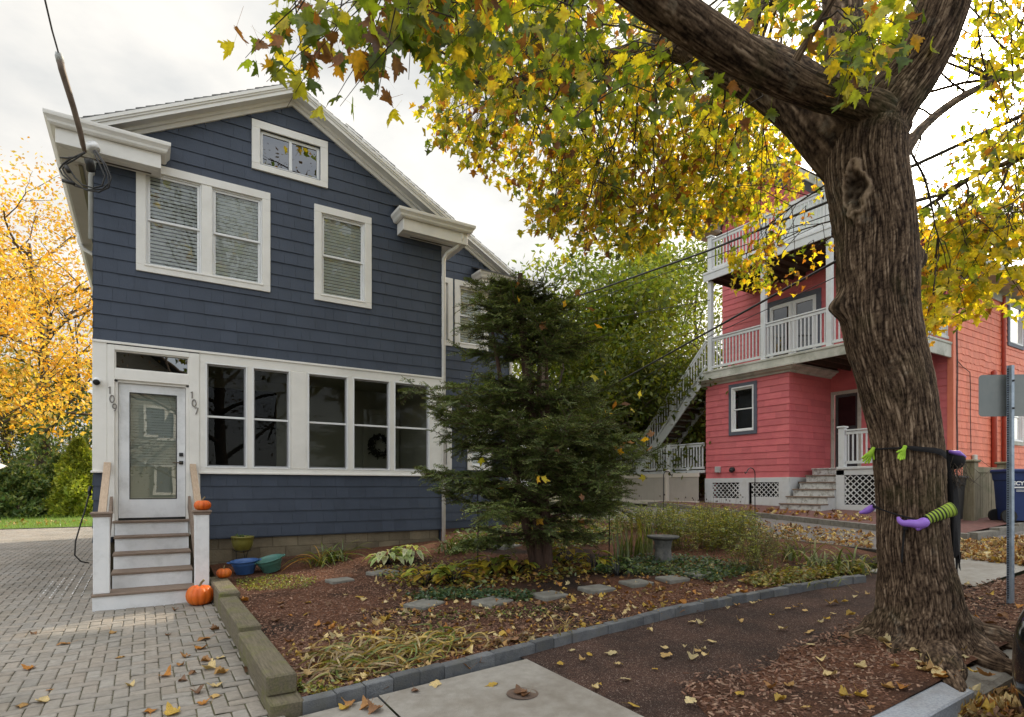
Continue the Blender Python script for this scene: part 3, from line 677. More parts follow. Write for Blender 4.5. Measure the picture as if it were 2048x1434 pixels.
# corner boards, belts and the big first-floor trim
mb = MB()
TB, TT = 1.745, 3.62
ops = [(.832,1.373),(1.508,2.036),(2.379,3.015),(3.158,3.791),(3.927,4.58)]
z0, z1 = 1.855, 3.452
mb.mbox(front, .727, HX1, .0, .036, z1+.03, TT, .004); mb.mbox(front, .727, HX1, .0, .036, TB, z0-.025, .004)
mb.mbox(front, .700, HX1+.03, .0, .066, TB-.012, TB+.018, .004); mb.mbox(front, HX0-.01, HX1+.03, .03, .056, TT-.005, TT+.03, .004)
ed = [.727]+[v for o in ops for v in (o[0]-.03, o[1]+.03)]+[HX1]
for i in range(0, len(ed), 2): mb.mbox(front, ed[i], ed[i+1], 0, .036, z0-.0251, z1+.0301, .003)
mb.mbox(front, HX1-.06, HX1+.025, -.1, .03, TB, TT+.002, .004)
for a, b in ((2.036+.06, 2.379-.06),): mb.mbox(front, a, b, .036, .043, z0-.02, z1+.02, .003)
# door surround
D0, D1, DB, DT = -.375, .575, 1.035, 3.10
mb.mbox(front, HX0-.012, -.47, -.1, .040, TB, TT, .004); mb.mbox(front, HX0-.03, -.44, -.1, .066, TB-.012, TB+.018, .004)
mb.mbox(front, -.455, D0, 0, .048, .80, TT-.02, .004); mb.mbox(front, D1, .715, 0, .048, .80, TT-.02, .004)
mb.mbox(front, D0, D1, 0, .048, 3.53, TT-.02, .003); mb.mbox(front, D0, D1, 0, .048, DT, 3.255, .003)
mb.mbox(front, -.47, -.456, 0, .036, .8, TT-.02, .002); mb.mbox(front, .716, .727, 0, .036, .8, TT, .002)
mb.mbox(front, D0+.0, D1, .0, .02, .80, 1.0, .003)
mb.build('trim', WHITE, house)
for a, b in ops:                                          # five double-hung porch windows
    mb = MB(); frame4(mb, front, a-.03, b+.03, z0-.025, z1+.03, .022, -.035, .046, .003); win = mb.build('window', SASH, house)
    sash_unit(win, front, a-.008, b+.008, z0-.003, z1+.008, SASH, GLASS_DK, screen=True, meet=.49)
# transom over the door
mb = MB(); frame4(mb, front, D0, D1, 3.255, 3.53, .018, -.06, .02, .003); tr = mb.build('transom', WHITE, house)
mb = MB(); mb.quad(front(D0+.01,-.03,3.265), front(D1-.01,-.03,3.265), front(D1-.01,-.026,3.52), front(D0+.01,-.026,3.52)); mb.build('pane', glassmat('transom_glass', (.25,.27,.27), .14, .05, 1.0), tr)
mb = MB(); mb.mbox(front, D0, D1, -.3, -.29, 3.2, 3.55); mb.build('backing', DARK, tr)
# the door
mb = MB(); d0, d1, gb, gt, ga, gc_ = D0+.045, D1-.045, 1.068, 3.06, -.19, .41
mb.mbox(front, d0, ga, -.075, -.035, gb, gt, .002); mb.mbox(front, gc_, d1, -.075, -.035, gb, gt, .002)
mb.mbox(front, ga, gc_, -.075, -.035, 2.93, gt, .002); mb.mbox(front, ga, gc_, -.075, -.035, gb, 1.35, .002)
door = mb.build('door', WHITE2, house)
mb = MB(); mb.mbox(front, D0, d0-.004, -.09, .01, 1.035, DT, .003); mb.mbox(front, d1+.004, D1, -.09, .01, 1.035, DT, .003); mb.mbox(front, D0, D1, -.09, .01, gt+.004, DT, .003); mb.build('door_frame', WHITE, house)
mb = MB(); mb.mbox(front, d0, d1, -.08, -.03, 1.036, 1.066, .003); mb.build('weather_strip', BLACK, door)
mb = MB(); mb.quad(front(ga,-.055,1.35), front(gc_,-.052,1.35), front(gc_,-.055,2.93), front(ga,-.053,2.93)); mb.build('pane', GLASS_DOOR, door)
mb = MB(); frame4(mb, front, ga-.006, gc_+.006, 1.344, 2.936, .012, -.05, -.031, .002); mb.build('glazing_bead', BLACK, door)
mb = MB(); z = 2.95
while z > 1.3: mb.add([front(ga-.02,-.14,z), front(gc_+.02,-.14,z), front(gc_+.02,-.165,z-.035), front(ga-.02,-.165,z-.035)], [(0,1,2,3)]); z -= .04
mb.build('blind', BLIND, door)
mb = MB(); mb.mbox(front, .445, .50, -.036, -.012, 2.0, 2.055, .003); mb.build('deadbolt', BLACK, door)
mb = MB(); mb.mbox(front, .445, .50, -.036, -.012, 1.875, 1.93, .003); hl = mb.build('handle', BLACK, door)
mb = MB(); mb.mbox(front, .36, .475, .004, .016, 1.893, 1.909, .003); mb.mbox(front, .462, .478, -.02, .006, 1.893, 1.909, .002); mb.build('lever', BRONZE, hl)
# house numbers built as bent bars
def digit(ch, M, a, z, w=.052, h=.104):
    P = {'1': [[(-.25,.32),(.1,.5),(.1,-.5)]], '7': [[(-.5,.5),(.5,.5),(-.12,-.5)]],
         '0': [[(.5*math.sin(k*PI/9), .5*math.cos(k*PI/9)) for k in range(19)]],
         '9': [[(.46*math.sin(k*PI/8), .18+.32*math.cos(k*PI/8)) for k in range(17)], [(.46,.2),(.40,-.05),(.26,-.28),(-.02,-.5)]]}[ch]
    mb = MB()
    for pl in P: mb.tube([M(a+x*w, .057, z+y*h) for x, y in pl], .0085, 6)
    return mb.build('house_number', STEEL, house)
for i, ch in enumerate('109'): digit(ch, front, -.435+.030*i, 2.93-.123*i)['label'] = 'metal digit %s of 109 left of the door' % ch
for i, ch in enumerate('107'): digit(ch, front, .612+.030*i, 2.95-.123*i)['label'] = 'metal digit %s of 107 right of the door' % ch
# upper windows
def upper_window(a0, a1, zb, zt, units, M=front, blind=(.044,), par=None, wl=.125, label=None, mat=GLASS):
    mb = MB(); par = par or house
    mb.mbox(M, a0, a1, .0, .04, zt-wl, zt, .004); mb.mbox(M, a0, a0+wl, 0, .04, zb+.10, zt-wl, .004); mb.mbox(M, a1-wl, a1, 0, .04, zb+.10, zt-wl, .004)
    mb.mbox(M, a0, a1, .0, .04, zb, zb+.10, .004); mb.mbox(M, a0+wl-.02, a1-wl+.02, .03, .05, zb+.085, zb+.115, .004)
    i0, i1 = a0+wl, a1-wl; n = units; mw = .15; uw = (i1-i0-mw*(n-1))/n
    for k in range(n-1): mb.mbox(M, i0+uw*(k+1)+mw*k, i0+uw*(k+1)+mw*(k+1), -.05, .03, zb+.10, zt-wl, .004)
    win = mb.build('window', WHITE, par)
    if label: win['label'] = label
    for k in range(n):
        u0 = i0+k*(uw+mw); sash_unit(win, M, u0, u0+uw, zb+.10, zt-wl, SASH, mat, blind=blind[k % len(blind)])
    r = MB(); r.mbox(M, a0+.05, a1-.05, -.30, -.29, zb, zt); r.build('backing', DARK, win)
upper_window(-.113, 1.753, 4.745, 6.385, 2, blind=(.030, .040))
upper_window(2.46, 3.47, 4.752, 6.40, 1, blind=(.040,))
mb = MB(); a0, a1, zb, zt = 1.47, 2.69, 6.72, 7.53
frame4(mb, front, a0, a1, zb, zt, .125, 0, .04, .004, .10); win = mb.build('gable_window', WHITE, house)
mb = MB(); frame4(mb, front, a0+.125, a1-.125, zb+.10, zt-.125, .05, -.07, -.02, .003); mb.mbox(front, 2.055, 2.105, -.065, -.015, zb+.15, zt-.175, .003); mb.build('sash', SASH, win)
for q0, q1 in ((a0+.16, 2.06), (2.1, a1-.16)):
    mb = MB(); mb.quad(front(q0,-.045,zb+.14), front(q1,-.047,zb+.14), front(q1,-.038,zt-.16), front(q0,-.04,zt-.16)); mb.build('pane', glassmat('gable_glass', (.3,.32,.32), .12, .12, 1), win)
mb = MB(); mb.mbox(front, a0, a1, -.3, -.29, zb, zt); mb.build('backing', DARK, win)
for a0, a1, zb, zt in ((5.5, 6.05, 4.8, 6.37), (6.10, 7.0, 4.8, 6.37), (5.18, 6.02, 1.93, 3.47), (6.43, 7.1, 1.93, 3.47)): upper_window(a0, a1, zb, zt, 1, wing, (.04,))
# the glazed porch room behind the big windows, with a door and a wreath on its back wall
mb = MB(); x0, x1, y0, y1 = -.55, 4.8, FY+.09, FY+2.0
mb.quad((x0,y1,1),(x1,y1,1),(x1,y1,3.6),(x0,y1,3.6)); mb.quad((x1,y0,1),(x1,y1,1),(x1,y1,3.6),(x1,y0,3.6)); mb.quad((x0,y0,1.0),(x1,y0,1.0),(x1,y1,1.0),(x0,y1,1.0)); mb.quad((x0,y0,3.6),(x1,y0,3.6),(x1,y1,3.6),(x0,y1,3.6)); mb.quad((x0,y0,1),(x0,y1,1),(x0,y1,3.6),(x0,y0,3.6))
mb.quad((x0,y0,1.0),(x1,y0,1.0),(x1,y0,1.84),(x0,y0,1.84))
mb.build('porch_room', ROOM, house)
mb = MB(); mb.bbox(.1, 2.2, y1-.06, y1-.01, 1.0, 3.4, .01); mb.build('inner_doorway', DARK, house)
mb = MB(); mb.bbox(3.95, 4.75, y1-.06, y1-.02, 1.0, 3.2, .01); frame4(mb, lambda a,o,z:(a,y1-.06-o,z), 3.95, 4.75, 1.0, 3.2, .1, 0, .03, .003); mb.build('inner_door', ROOM, house)
# ------------------------------------------------------------------ front steps
st = thing('front_steps', 'white front steps with brown treads and wooden handrails below the glass door', 'steps', (.09, 9.4, 0))
TR = [(8.74, .206), (9.13, .412), (9.52, .618), (9.90, .824)]
X0, X1 = -.36, .55
for i, (y, z) in enumerate(TR):
    a, b = (-.545, .735) if i == 0 else (X0, X1)
    mb = MB(); mb.bbox(a-.012, b+.012, y-.025, (TR[i+1][0] if i < 3 else 10.28)+.02, z-.03, z, .006); mb.build('tread', TREAD, st)
    mb = MB(); mb.box(a, b, y, y+.02, (-.02 if i == 0 else TR[i-1][1]+.001), z-.031); mb.build('riser', WHITE2, st)
mb = MB(); mb.bbox(-.40, .59, 10.17, 10.34, 1.0, 1.034, .006); mb.build('tread', TREAD, st)
mb = MB(); mb.box(-.37, .56, 10.20, 10.22, .825, .999); mb.build('riser', WHITE2, st)
for x0, x1 in ((-.545, -.53), (.72, .735)):
    mb = MB(); mb.prism([(x0,8.762,-.05),(x0,10.28,-.05),(x0,10.28,.86),(x0,10.0,.86),(x0,8.99,.175),(x0,8.762,.175)], (x1-x0,0,0)); mb.build('side_panel', WHITE2, st)
for x in (-.455, .645):
    mb = MB(); mb.bbox(x-.085, x+.085, 8.775, 8.945, .2065, 1.165, .006); nw = mb.build('newel_post', WHITE2, st)
    mb = MB(); mb.bbox(x-.115, x+.115, 8.745, 8.975, 1.185, 1.215, .008); mb.bbox(x-.10, x+.10, 8.76, 8.96, 1.155, 1.186, .006); mb.build('post_cap', TREAD, nw)
for x, s in ((-.46, -1), (.625, 1)):
    mb = MB(); mb.bar((x,8.95,1.16), (x,10.27,1.86), .085, .062); mb.build('handrail', RAILW, st)
    mb = MB(); mb.bar((x-s*.05,8.95,.66), (x-s*.05,10.25,1.30), .035, .20); mb.build('skirt_board', TREAD, st)

# ------------------------------------------------------------------ pumpkins
PUMP = pm('pumpkin_skin', (.62,.095,.008), (.78,.17,.014), scale=5, rough=.38, bump=.08, bscale=30, col=True, c3=(.62,.20,.03), scale3=4, amt3=.6)
STEM = pm('pumpkin_stem', (.12,.10,.045), (.30,.24,.12), scale=14, rough=.8)
def pumpkin(label, loc, r, sq, ribs, lean, dark):
    th = thing('pumpkin', label, 'pumpkin', loc, 'pumpkins around the front steps')
    mb = MB(); n, m = 90, 26; vs = []; cs = []
    for i in range(m+1):
        a = -PI/2+PI*i/m
        for k in range(n):
            ph = 2*PI*k/n; rib = abs(math.sin(ribs*ph/2))**.55; rr = r*(.90+.10*rib)*math.cos(a)**.85 if 0 < i < m else .001
            z = r*sq*math.sin(a)*(1-.20*math.exp(-(math.cos(a)/.42)**2)) 
            ww = 1+.04*math.sin(ph+1.3)
            vs.append((rr*math.cos(ph)*ww, rr*math.sin(ph), r*sq*.86+z*(.98+.03*rib))); g = (.80+.22*rib)*dark; cs.append((g, g*.97, g))
    for i in range(m):
        for k in range(n): mb.f.append((i*n+k, i*n+(k+1)%n, (i+1)*n+(k+1)%n, (i+1)*n+k))
    mb.v = [(x+loc[0], y+loc[1], z+loc[2]) for x, y, z in vs]; mb.c = cs; mb.usec = True
    mb.build('skin', PUMP, th, True)
    mb = MB(); b = Vector(loc)+Vector((0, 0, r*sq*1.50)); pts = [b+Vector((lean[0]*f*f, lean[1]*f*f, f*r*.62)) for f in (0, .12, .35, .6, .8, 1)]
    mb.tube(pts, [r*.26, r*.15, r*.095, r*.085, r*.08, r*.10], 9); mb.build('stem', STEM, th, True)
pumpkin('large orange pumpkin with curved stem on the pavers beside the steps', (.595, 8.50, .012), .165, .86, 11, (.05,-.02), 1.0)
pumpkin('small orange pumpkin on top of the timber edging beside the steps', (.93, 9.02, .262), .100, .74, 9, (.012,0), .92)
pumpkin('small orange pumpkin standing on the right newel post cap', (.652, 8.85, 1.216), .105, .72, 9, (.035,0), 1.0)

# ------------------------------------------------------------------ landscape timbers
TIM = [('weathered timber end block at the lower front corner of the garden wall', .735, .965, 4.30, 5.05, -.13, .012),
       ('thick grey front timber lying on top with its cut end towards the street', .735, .945, 4.46, 5.98, .013, .165),
       ('long mossy middle timber of the garden wall', .745, .945, 5.99, 7.72, -.03, .212),
       ('lower timber half buried along the pavers', .742, .95, 5.06, 5.985, -.13, .012),
       ('farthest short timber under the small pumpkin', .75, .98, 7.73, 9.22, -.02, .258)]
for lab, x0, x1, y0, y1, z0, z1 in TIM:
    mb = MB(); nseg = 10; pr = []
    mb.bbox(x0, x1, y0, y1, z0, z1, .014)
    o = mb.build('garden_timber', TIMBER); tag(o, lab, 'timber', 'timbers edging the garden bed')

# ------------------------------------------------------------------ edging stones along the sidewalk
px_pts = [(605,1425),(700,1401),(840,1365),(1000,1322),(1180,1275),(1380,1225),(1560,1190),(1660,1173),(1735,1162)]
base = [gnd(x, y, tz) for x, y in px_pts]
P = []; acc = 0
for i in range(len(base)-1):
    a, b = base[i], base[i+1]; n = max(2, int((b-a).length/.02))
    for k in range(n): P.append(a.lerp(b, k/n))
i = 0; k = 0
ELAB = ['grey concrete edging block between mulch bed and sidewalk slab', 'grey concrete edging block between garden mulch and dark paving']
while i < len(P)-12:
    ln = R_.uniform(.205, .235); j = i
    while j < len(P)-1 and (P[j]-P[i]).length < ln: j += 1
    a, b = P[i], P[j]; d = (b-a).normalized(); nrm = Vector((-d.y, d.x, 0)); a = a+d*.004; g = R_.uniform(.75, 1.25)
    h = .085+R_.uniform(-.012, .012); tw = nrm*R_.uniform(-.012, .012); dw = .10
    z0, z1 = tz(a.x, a.y), tz(b.x, b.y); mb = MB(); c = .008
    lo = [a-d*0, b, b+nrm*dw, a+nrm*dw]; lo[1] = lo[1]+tw; zz = [z0, z1, z1, z0]
    vs = [(p.x, p.y, z-.1) for p, z in zip(lo, zz)]+[(p.x, p.y, z+h-c) for p, z in zip(lo, zz)]
    ctr = (lo[0]+lo[2])/2
    vs += [(p.x+(ctr.x-p.x)*.09, p.y+(ctr.y-p.y)*.12, z+h) for p, z in zip(lo, zz)]
    mb.add(vs, [(0,1,5,4),(1,2,6,5),(2,3,7,6),(3,0,4,7),(4,5,9,8),(5,6,10,9),(6,7,11,10),(7,4,8,11),(8,9,10,11)], (g, g, g*1.03))
    o = mb.build('edging_stone', EDGE)
    tag(o, ELAB[0] if b.x < 2.83 else ELAB[1], 'edging stone', 'edging stones along the sidewalk'); k += 1
    i = j
# broken bit at the corner
mb = MB(); p = gnd(592, 1420, tz); mb.bbox(p.x-.06, p.x+.05, p.y-.02, p.y+.10, p.z-.1, p.z+.05, .012); tag(mb.build('edging_stone', EDGE), 'broken edging stone at the foot of the timber corner', 'edging stone', 'edging stones along the sidewalk')

# ------------------------------------------------------------------ stepping stones
SS = [((850,1211),.40,.30,.5,'diamond turned square stepping stone nearest the street, left of the row'),
      ((985,1206),.40,.30,.35,'square stepping stone second from left in the mulch'),
      ((1098,1193),.36,.30,.1,'flat stepping stone right of the turned stone below the evergreen trunk'),
      ((1193,1180),.37,.30,.0,'flat pale stepping stone fourth in the row'),
      ((1272,1168),.36,.28,-.05,'flat pale stepping stone fifth in the row before the bird bath'),
      ((1345,1160),.36,.28,-.05,'flat pale stepping stone at the right end of the row'),
      ((680,1163),.34,.24,.2,'half buried stepping stone near the daylilies by the house'),
      ((765,1147),.42,.26,.3,'half buried stepping stone behind the hostas by the house'),
      ((1010,1093),.5,.4,.3,'pale paving slab behind the evergreen at the rear wing'),
      ((1400,1150),.40,.28,.1,'leaf covered stepping stone at the far right of the bed')]
for (px, py), lx, ly, r, lab in SS:
    p = gnd(px, py); mb = MB(); q = MB(); q.bbox(-lx/2, lx/2, -ly/2, ly/2, -.04, .035, .01)
    q.v = [(x+.012*mnoise.noise(Vector((x*9+px, y*9, z))), y+.012*mnoise.noise(Vector((x*9, y*9+px, z+5))), z) for x, y, z in q.v]
    M = Matrix.Translation(p)@Matrix.Rotation(r, 4, 'Z')@Matrix.Rotation(.03, 4, 'X'); mb.add([M@Vector(v) for v in q.v], q.f)
    tag(mb.build('stepping_stone', STONE), lab, 'stepping stone', 'stepping stones through the garden')

# ------------------------------------------------------------------ planters by the foundation
OLIVE = pm('olive_glaze', (.17,.155,.025), (.23,.205,.04), scale=4, rough=.3, coat=.3, c3=(.10,.085,.02), scale3=5)
BLUEP = pm('blue_bucket_plastic', (.035,.10,.28), (.055,.135,.34), scale=5, rough=.35)
GREENP = pm('green_bucket_plastic', (.06,.17,.14), (.09,.22,.18), scale=5, rough=.4)
def bowl(th, c, prof, mat, rim=None, tilt=(0,0), name='bowl'):
    mb = MB(); mb.lathe(prof, (0,0,0), 40); M = Matrix.Translation(Vector(c))@Matrix.Rotation(tilt[0], 4, 'X')@Matrix.Rotation(tilt[1], 4, 'Y')
    mb.v = [tuple(M@Vector(v)) for v in mb.v]; return mb.build(name, mat, th, True), M
c = Vector((1.30, 10.02, .49)); th = thing('wall_planter', 'olive green round bowl planter on a wire stand by the foundation', 'planter', c)
bowl(th, c, [(.001,.0),(.06,.01),(.11,.05),(.145,.11),(.158,.18),(.162,.235),(.170,.24),(.170,.262),(.155,.262),(.150,.22),(.001,.215)], OLIVE)
mb = MB(); mb.lathe([(.001,.225),(.09,.235),(.15,.222)], c, 20); mb.build('soil', SOIL, th)
mb = MB()
for a in (.5, 2.6, 4.7): mb.tube([c+Vector((.10*math.cos(a),.10*math.sin(a),.045)), c+Vector((.09*math.cos(a+.3),.09*math.sin(a+.3),-.08)), c+Vector((.13*math.cos(a+.6),.13*math.sin(a+.6),-.33))], .006, 6)
mb.tube([c+Vector((.13*math.cos(k*PI/10),.13*math.sin(k*PI/10),.04)) for k in range(21)], .006, 6); mb.build('wire_stand', BLACK, th)
mb = MB()
for k in range(9): 
    a = R_.random()*6.3; mb.tube([c+Vector((0.05*math.cos(a),.05*math.sin(a),.23)), c+Vector((.08*math.cos(a),.08*math.sin(a),.26+.05*R_.random())), c+Vector((.12*math.cos(a),.12*math.sin(a),.25+.05*R_.random()))], [.004,.009,.001], 5)
mb.build('plant', pm('tiny_green', (.05,.10,.02), (.09,.15,.03)), th)
def bucket(label, c, mat, tilt, sc_):
    th = thing('bucket', label, 'bucket', c, 'buckets by the foundation')
    b, M = bowl(th, c, [(.001,0),(.115*sc_,0),(.12*sc_,.008),(.165*sc_,.135),(.170*sc_,.14),(.170*sc_,.15),(.185*sc_,.185),(.192*sc_,.187),(.192*sc_,.197),(.180*sc_,.197),(.16*sc_,.14),(.112*sc_,.012),(.001,.012)], mat, tilt=tilt, name='tub')
    for s in (-1, 1):
        mb = MB(); mb.tube([M@Vector((s*.185*sc_,-.04,.18)), M@Vector((s*.215*sc_,-.03,.185)), M@Vector((s*.225*sc_,0,.185)), M@Vector((s*.215*sc_,.03,.185)), M@Vector((s*.185*sc_,.04,.18))], .010, 6); mb.build('handle', mat, th, True)
    mb = MB()
    for k in range(5):
        q = M@Vector((R_.uniform(-.08,.08), R_.uniform(-.08,.08), .03)); mb.add([q+Vector((-.03,0,0)), q+Vector((0,-.02,.02)), q+Vector((.03,0,.01)), q+Vector((0,.02,.0))], [(0,1,2,3)])
    mb.build('dry_leaf', STEM, th)
bucket('blue plastic tub standing upright by the foundation', tuple(gnd(490, 1147)), BLUEP, (.04,-.06), 1.02)
bucket('green plastic tub tipped to one side next to the blue tub', tuple(gnd(544, 1143)+Vector((0,0,.012))), GREENP, (.10,-.24), 1.02)

# ------------------------------------------------------------------ electric service: weatherhead, drip loops, sleeved cable
CABLE = pm('black_cable', (.015,.014,.013), (.03,.028,.026), rough=.5)
SLEEVE = pm('brown_cable_sleeve', (.10,.068,.048), (.20,.15,.115), scale=10, rough=.55, stretch=(1,1,.2))
GREYP = pm('grey_fitting', (.42,.43,.42), (.52,.53,.52), rough=.5)
sv = thing('service_drop', 'brown sleeved electric service cable dropping to the weatherhead at the roof corner', 'service cable', (-.7, 9.9, 5.9))
wp = lambda px, py, s=7.95: at(px, py, s)
mb = MB(); mb.tube([wp(118,112,7.3), wp(124,140,7.35), wp(147,215,7.6), wp(160,262,7.75), wp(166,290,7.85), wp(170,305,7.9)], [.040,.039,.035,.033,.031,.022], 12); mb.build('cable_sleeve', SLEEVE, sv, True)
mb = MB(); mb.tube([wp(117,104,7.28), wp(118,112,7.3), wp(121,126,7.33)], [.034,.045,.043], 12); mb.build('sleeve_end', GREYP, sv, True)
mb = MB(); mb.tube([wp(117,106,7.28), wp(104,60,6.9), wp(90,0,6.5), wp(75,-90,5.9)], .010, 6); mb.build('wire', CABLE, sv)
mb = MB(); mb.tube([Vector((-.655,10.33,5.1)), Vector((-.655,10.33,6.0)), wp(187,322,8.2)], .036, 12); mb.build('conduit', GREYP, sv, True)
mb = MB(); mb.tube([wp(181,284,8.0), wp(183,288,8.02), wp(187,296,8.03), wp(189,301,8.03)], [.05,.075,.082,.07], 14); mb.build('weatherhead', SASH, sv, True)
mb = MB(); mb.tube([wp(177,318,7.95), wp(180,330,8.0), wp(182,342,8.05)], .055, 10); mb.build('clamp', CABLE, sv, True)
for lp in ([(188,300),(206,325),(216,350),(218,366),(205,378),(180,380),(150,372),(125,350),(119,338),(126,328),(140,318),(160,309),(170,304)],
           [(190,300),(212,330),(222,355),(217,375),(198,384),(172,380),(148,366),(131,348),(125,338),(132,328),(148,320),(170,305)],
           [(186,301),(200,330),(210,352),(204,372),(186,376),(165,370),(150,355),(140,340),(132,330)], [(170,306),(150,314),(135,316),(120,315)]):
    mb = MB(); mb.tube([wp(x, y, 7.75+.02*R_.random()) for x, y in lp], .0105, 6); mb.build('drip_loop', CABLE, sv, True)
mb = MB(); mb.tube([wp(132,332,7.75), wp(138,344,7.75)], .028, 8); mb.tube([wp(126,361,7.75), wp(148,367,7.75)], .024, 8); mb.build('splice', CABLE, sv, True)
# porch camera
p = Vector((-.56, FY-.045, 3.02)); cm = thing('security_camera', 'small white round security camera with black lens on the corner trim', 'camera', p)
mb = MB(); mb.tube([p+Vector((-.015,.005,.045)), p+Vector((-.02,-.03,.03)), p+Vector((-.025,-.085,.0))], [.034,.05,.052], 16); mb.build('housing', SASH, cm, True)
mb = MB(); mb.tube([p+Vector((-.0255,-.0855,0)), p+Vector((-.026,-.092,-.003))], [.044,.040], 16); mb.build('lens', BLACK, cm, True)
# charging cable on the side wall
mb = MB(); X = -.68
mb.tube([(X,10.45,1.45),(X-.02,10.42,1.36),(X-.05,10.38,1.2),(X-.10,10.36,1.0),(X-.16,10.36,.75),(X-.17,10.38,.55),(X-.10,10.42,.45),(X-.01,10.46,.42)], .010, 8)
ev = thing('charging_cable', 'black charging cable hanging in a loop off the left side wall', 'cable', (X,10.4,.4)); mb.build('cable', CABLE, ev, True)
mb = MB(); mb.tube([(X,10.46,1.40),(X-.005,10.44,1.47),(X+.01,10.45,1.54)], .022, 8); mb.build('plug', BLACK, ev)

# ------------------------------------------------------------------ bird bath, hooks and stakes
BATH = pm('bird_bath_concrete', (.075,.075,.072), (.14,.135,.125), scale=9, rough=.9, bump=.4, bscale=40, c3=(.30,.28,.24), scale3=5)
b = gnd(1326, 1122); bb = thing('bird_bath', 'low grey concrete bird bath with shallow dish full of fallen leaves', 'bird bath', b)
mb = MB(); mb.lathe([(.001,-.03),(.19,-.03),(.185,.03),(.15,.06),(.135,.2),(.15,.33),(.17,.37),(.001,.37)], b, 28); mb.v = [(x+.008*mnoise.noise(Vector((x*14,y*14,z*14))), y, z) for x, y, z in mb.v]; mb.build('pedestal', BATH, bb, True); bb.scale = (.88, .88, .88)
mb = MB(); mb.lathe([(.001,.371),(.17,.375),(.25,.395),(.275,.415),(.278,.44),(.265,.443),(.20,.418),(.001,.405)], b, 36); mb.build('dish', BATH, bb, True)
hook_pts = lambda b, h, r, d: [b+Vector((0,0,-.05)), b+Vector((0,0,h-r))]+[b+Vector((d*(r-r*math.cos(a)), 0, h-r+r*math.sin(a))) for a in lin(.3, 2.7, 8)]+[b+Vector((d*(2.05*r), 0, h-r*.75)), b+Vector((d*(2.35*r), 0, h-r*.85)), b+Vector((d*(2.45*r), 0, h-r*.62))]
for (px, py, h, r, d, lab, cat) in ((1510,1066,1.42,.145,-1,'thin black shepherd hook in the garden before the lattice','garden hook'),):
    q = gnd(px, py, tz); mb = MB(); mb.tube(hook_pts(q, h, r, d), .011, 6); tag(mb.build('garden_hook', BLACK), lab, cat, 'shepherd hooks')
q = Vector((12.6, 11.9, tz(12.6, 11.9))); q = at(1327, 1024, 17); q.z = tz(q.x, q.y)
mb = MB(); mb.tube(hook_pts(q, 1.30, .15, 1), .013, 6); tag(mb.build('garden_hook', BLACK), 'thin black shepherd hook before the taupe vinyl fence', 'garden hook', 'shepherd hooks')
for px, py, h, lab in ((955,1142,1.25,'thin dark garden stake left of the evergreen trunk'), (1218,1120,.95,'thin dark garden stake right of the evergreen trunk')):
    q = gnd(px, py); mb = MB(); mb.tube([q, q+Vector((.01,0,h*.5)), q+Vector((0,0,h))], .009, 6); mb.tube([q+Vector((-.05,0,h*.55)), q+Vector((.05,0,h*.55))], .006, 5); tag(mb.build('garden_stake', BLACK), lab, 'stake', 'garden stakes')
# round cover in the sidewalk
q = gnd(1045, 1389, tz); mb = MB(); mb.lathe([(.12,.0065),(.118,.012),(.104,.012),(.102,.009),(.001,.009)], (q.x, q.y, q.z), 32)
tag(mb.build('utility_cover', pm('rusty_iron', (.09,.06,.045), (.15,.105,.08), scale=14, rough=.8, bump=.3)), 'round rusty utility cover set in the concrete sidewalk', 'utility cover')
# wreath on the inner porch door
mb = MB(); wc = Vector((4.30, FY+1.88, 2.42))
for k in range(260):
    a = R_.random()*2*PI; r = .20+R_.gauss(0, .035); p = wc+Vector((r*math.cos(a), R_.uniform(-.05,.02), r*math.sin(a))); d = Vector((R_.gauss(0,1),R_.gauss(0,.5),R_.gauss(0,1))).normalized()*.06; s = d.cross(Vector((0,1,0))).normalized()*.018
    mb.add([p-d*.3, p+s, p+d, p-s], [(0,1,2,3)])
tag(mb.build('wreath', pm('dark_wreath', (.02,.025,.012), (.035,.03,.018))), 'dark round wreath on the door inside the glazed porch', 'wreath')
# ------------------------------------------------------------------ the pink house
pk = thing('pink_house', 'pink three storey house with white porches and outside stairs', 'house', (18.5, 10.5, .8))
PX, MX = 16.3, 18.55
west = lambda a, o, z: (PX-o, a, z)           # walls facing the blue house
mwest = lambda a, o, z: (MX-o, a, z)
south = lambda a, o, z: (a, 10.3-o, z)        # walls facing the street
msouth = lambda a, o, z: (a, 7.0-o, z)
mb = MB()
bwin = [(11.48, 12.30, 3.33, 4.78)]
siding(mb, west, lambda z: 10.3, lambda z: 13.35, 1.82, 5.05, .202, bwin, wmin=.35, wmax=.9, thick=.02, var=.09)
siding(mb, south, lambda z: PX-.015, lambda z: MX, 1.82, 5.05, .202, (), wmin=.35, wmax=.9, thick=.02, var=.09, tone=(.92,.86,.86))
dh = [(9.36, 10.28, 2.12, 4.55), (10.60, 12.62, 5.55, 8.0), (10.4, 12.2, 8.95, 11.2)]
wl_ = lambda z: 7.0 if z < 8.0 else 6.9+(z-7.9)/.93
wr_ = lambda z: 14.43 if z < 11.4 else 12.2+(13-.2-z)/.5
siding(mb, mwest, wl_, lambda z: 14.43 if z < 11.4 else max(12.2, 12.2+(12.8-z)/.6), 2.1, 12.6, .202, dh, wmin=.35, wmax=.9, thick=.02, var=.09)
for r in rect_minus(7.0, 14.43, .8, 8, dh): backing(mb, mwest, [r])
for r in rect_minus(9.5, 14.43, 8, 11.4, dh): backing(mb, mwest, [r])
backing(mb, west, rect_minus(10.3, 13.35, 1.8, 5.1, bwin)); backing(mb, south, [(PX, MX, 1.8, 5.1)])
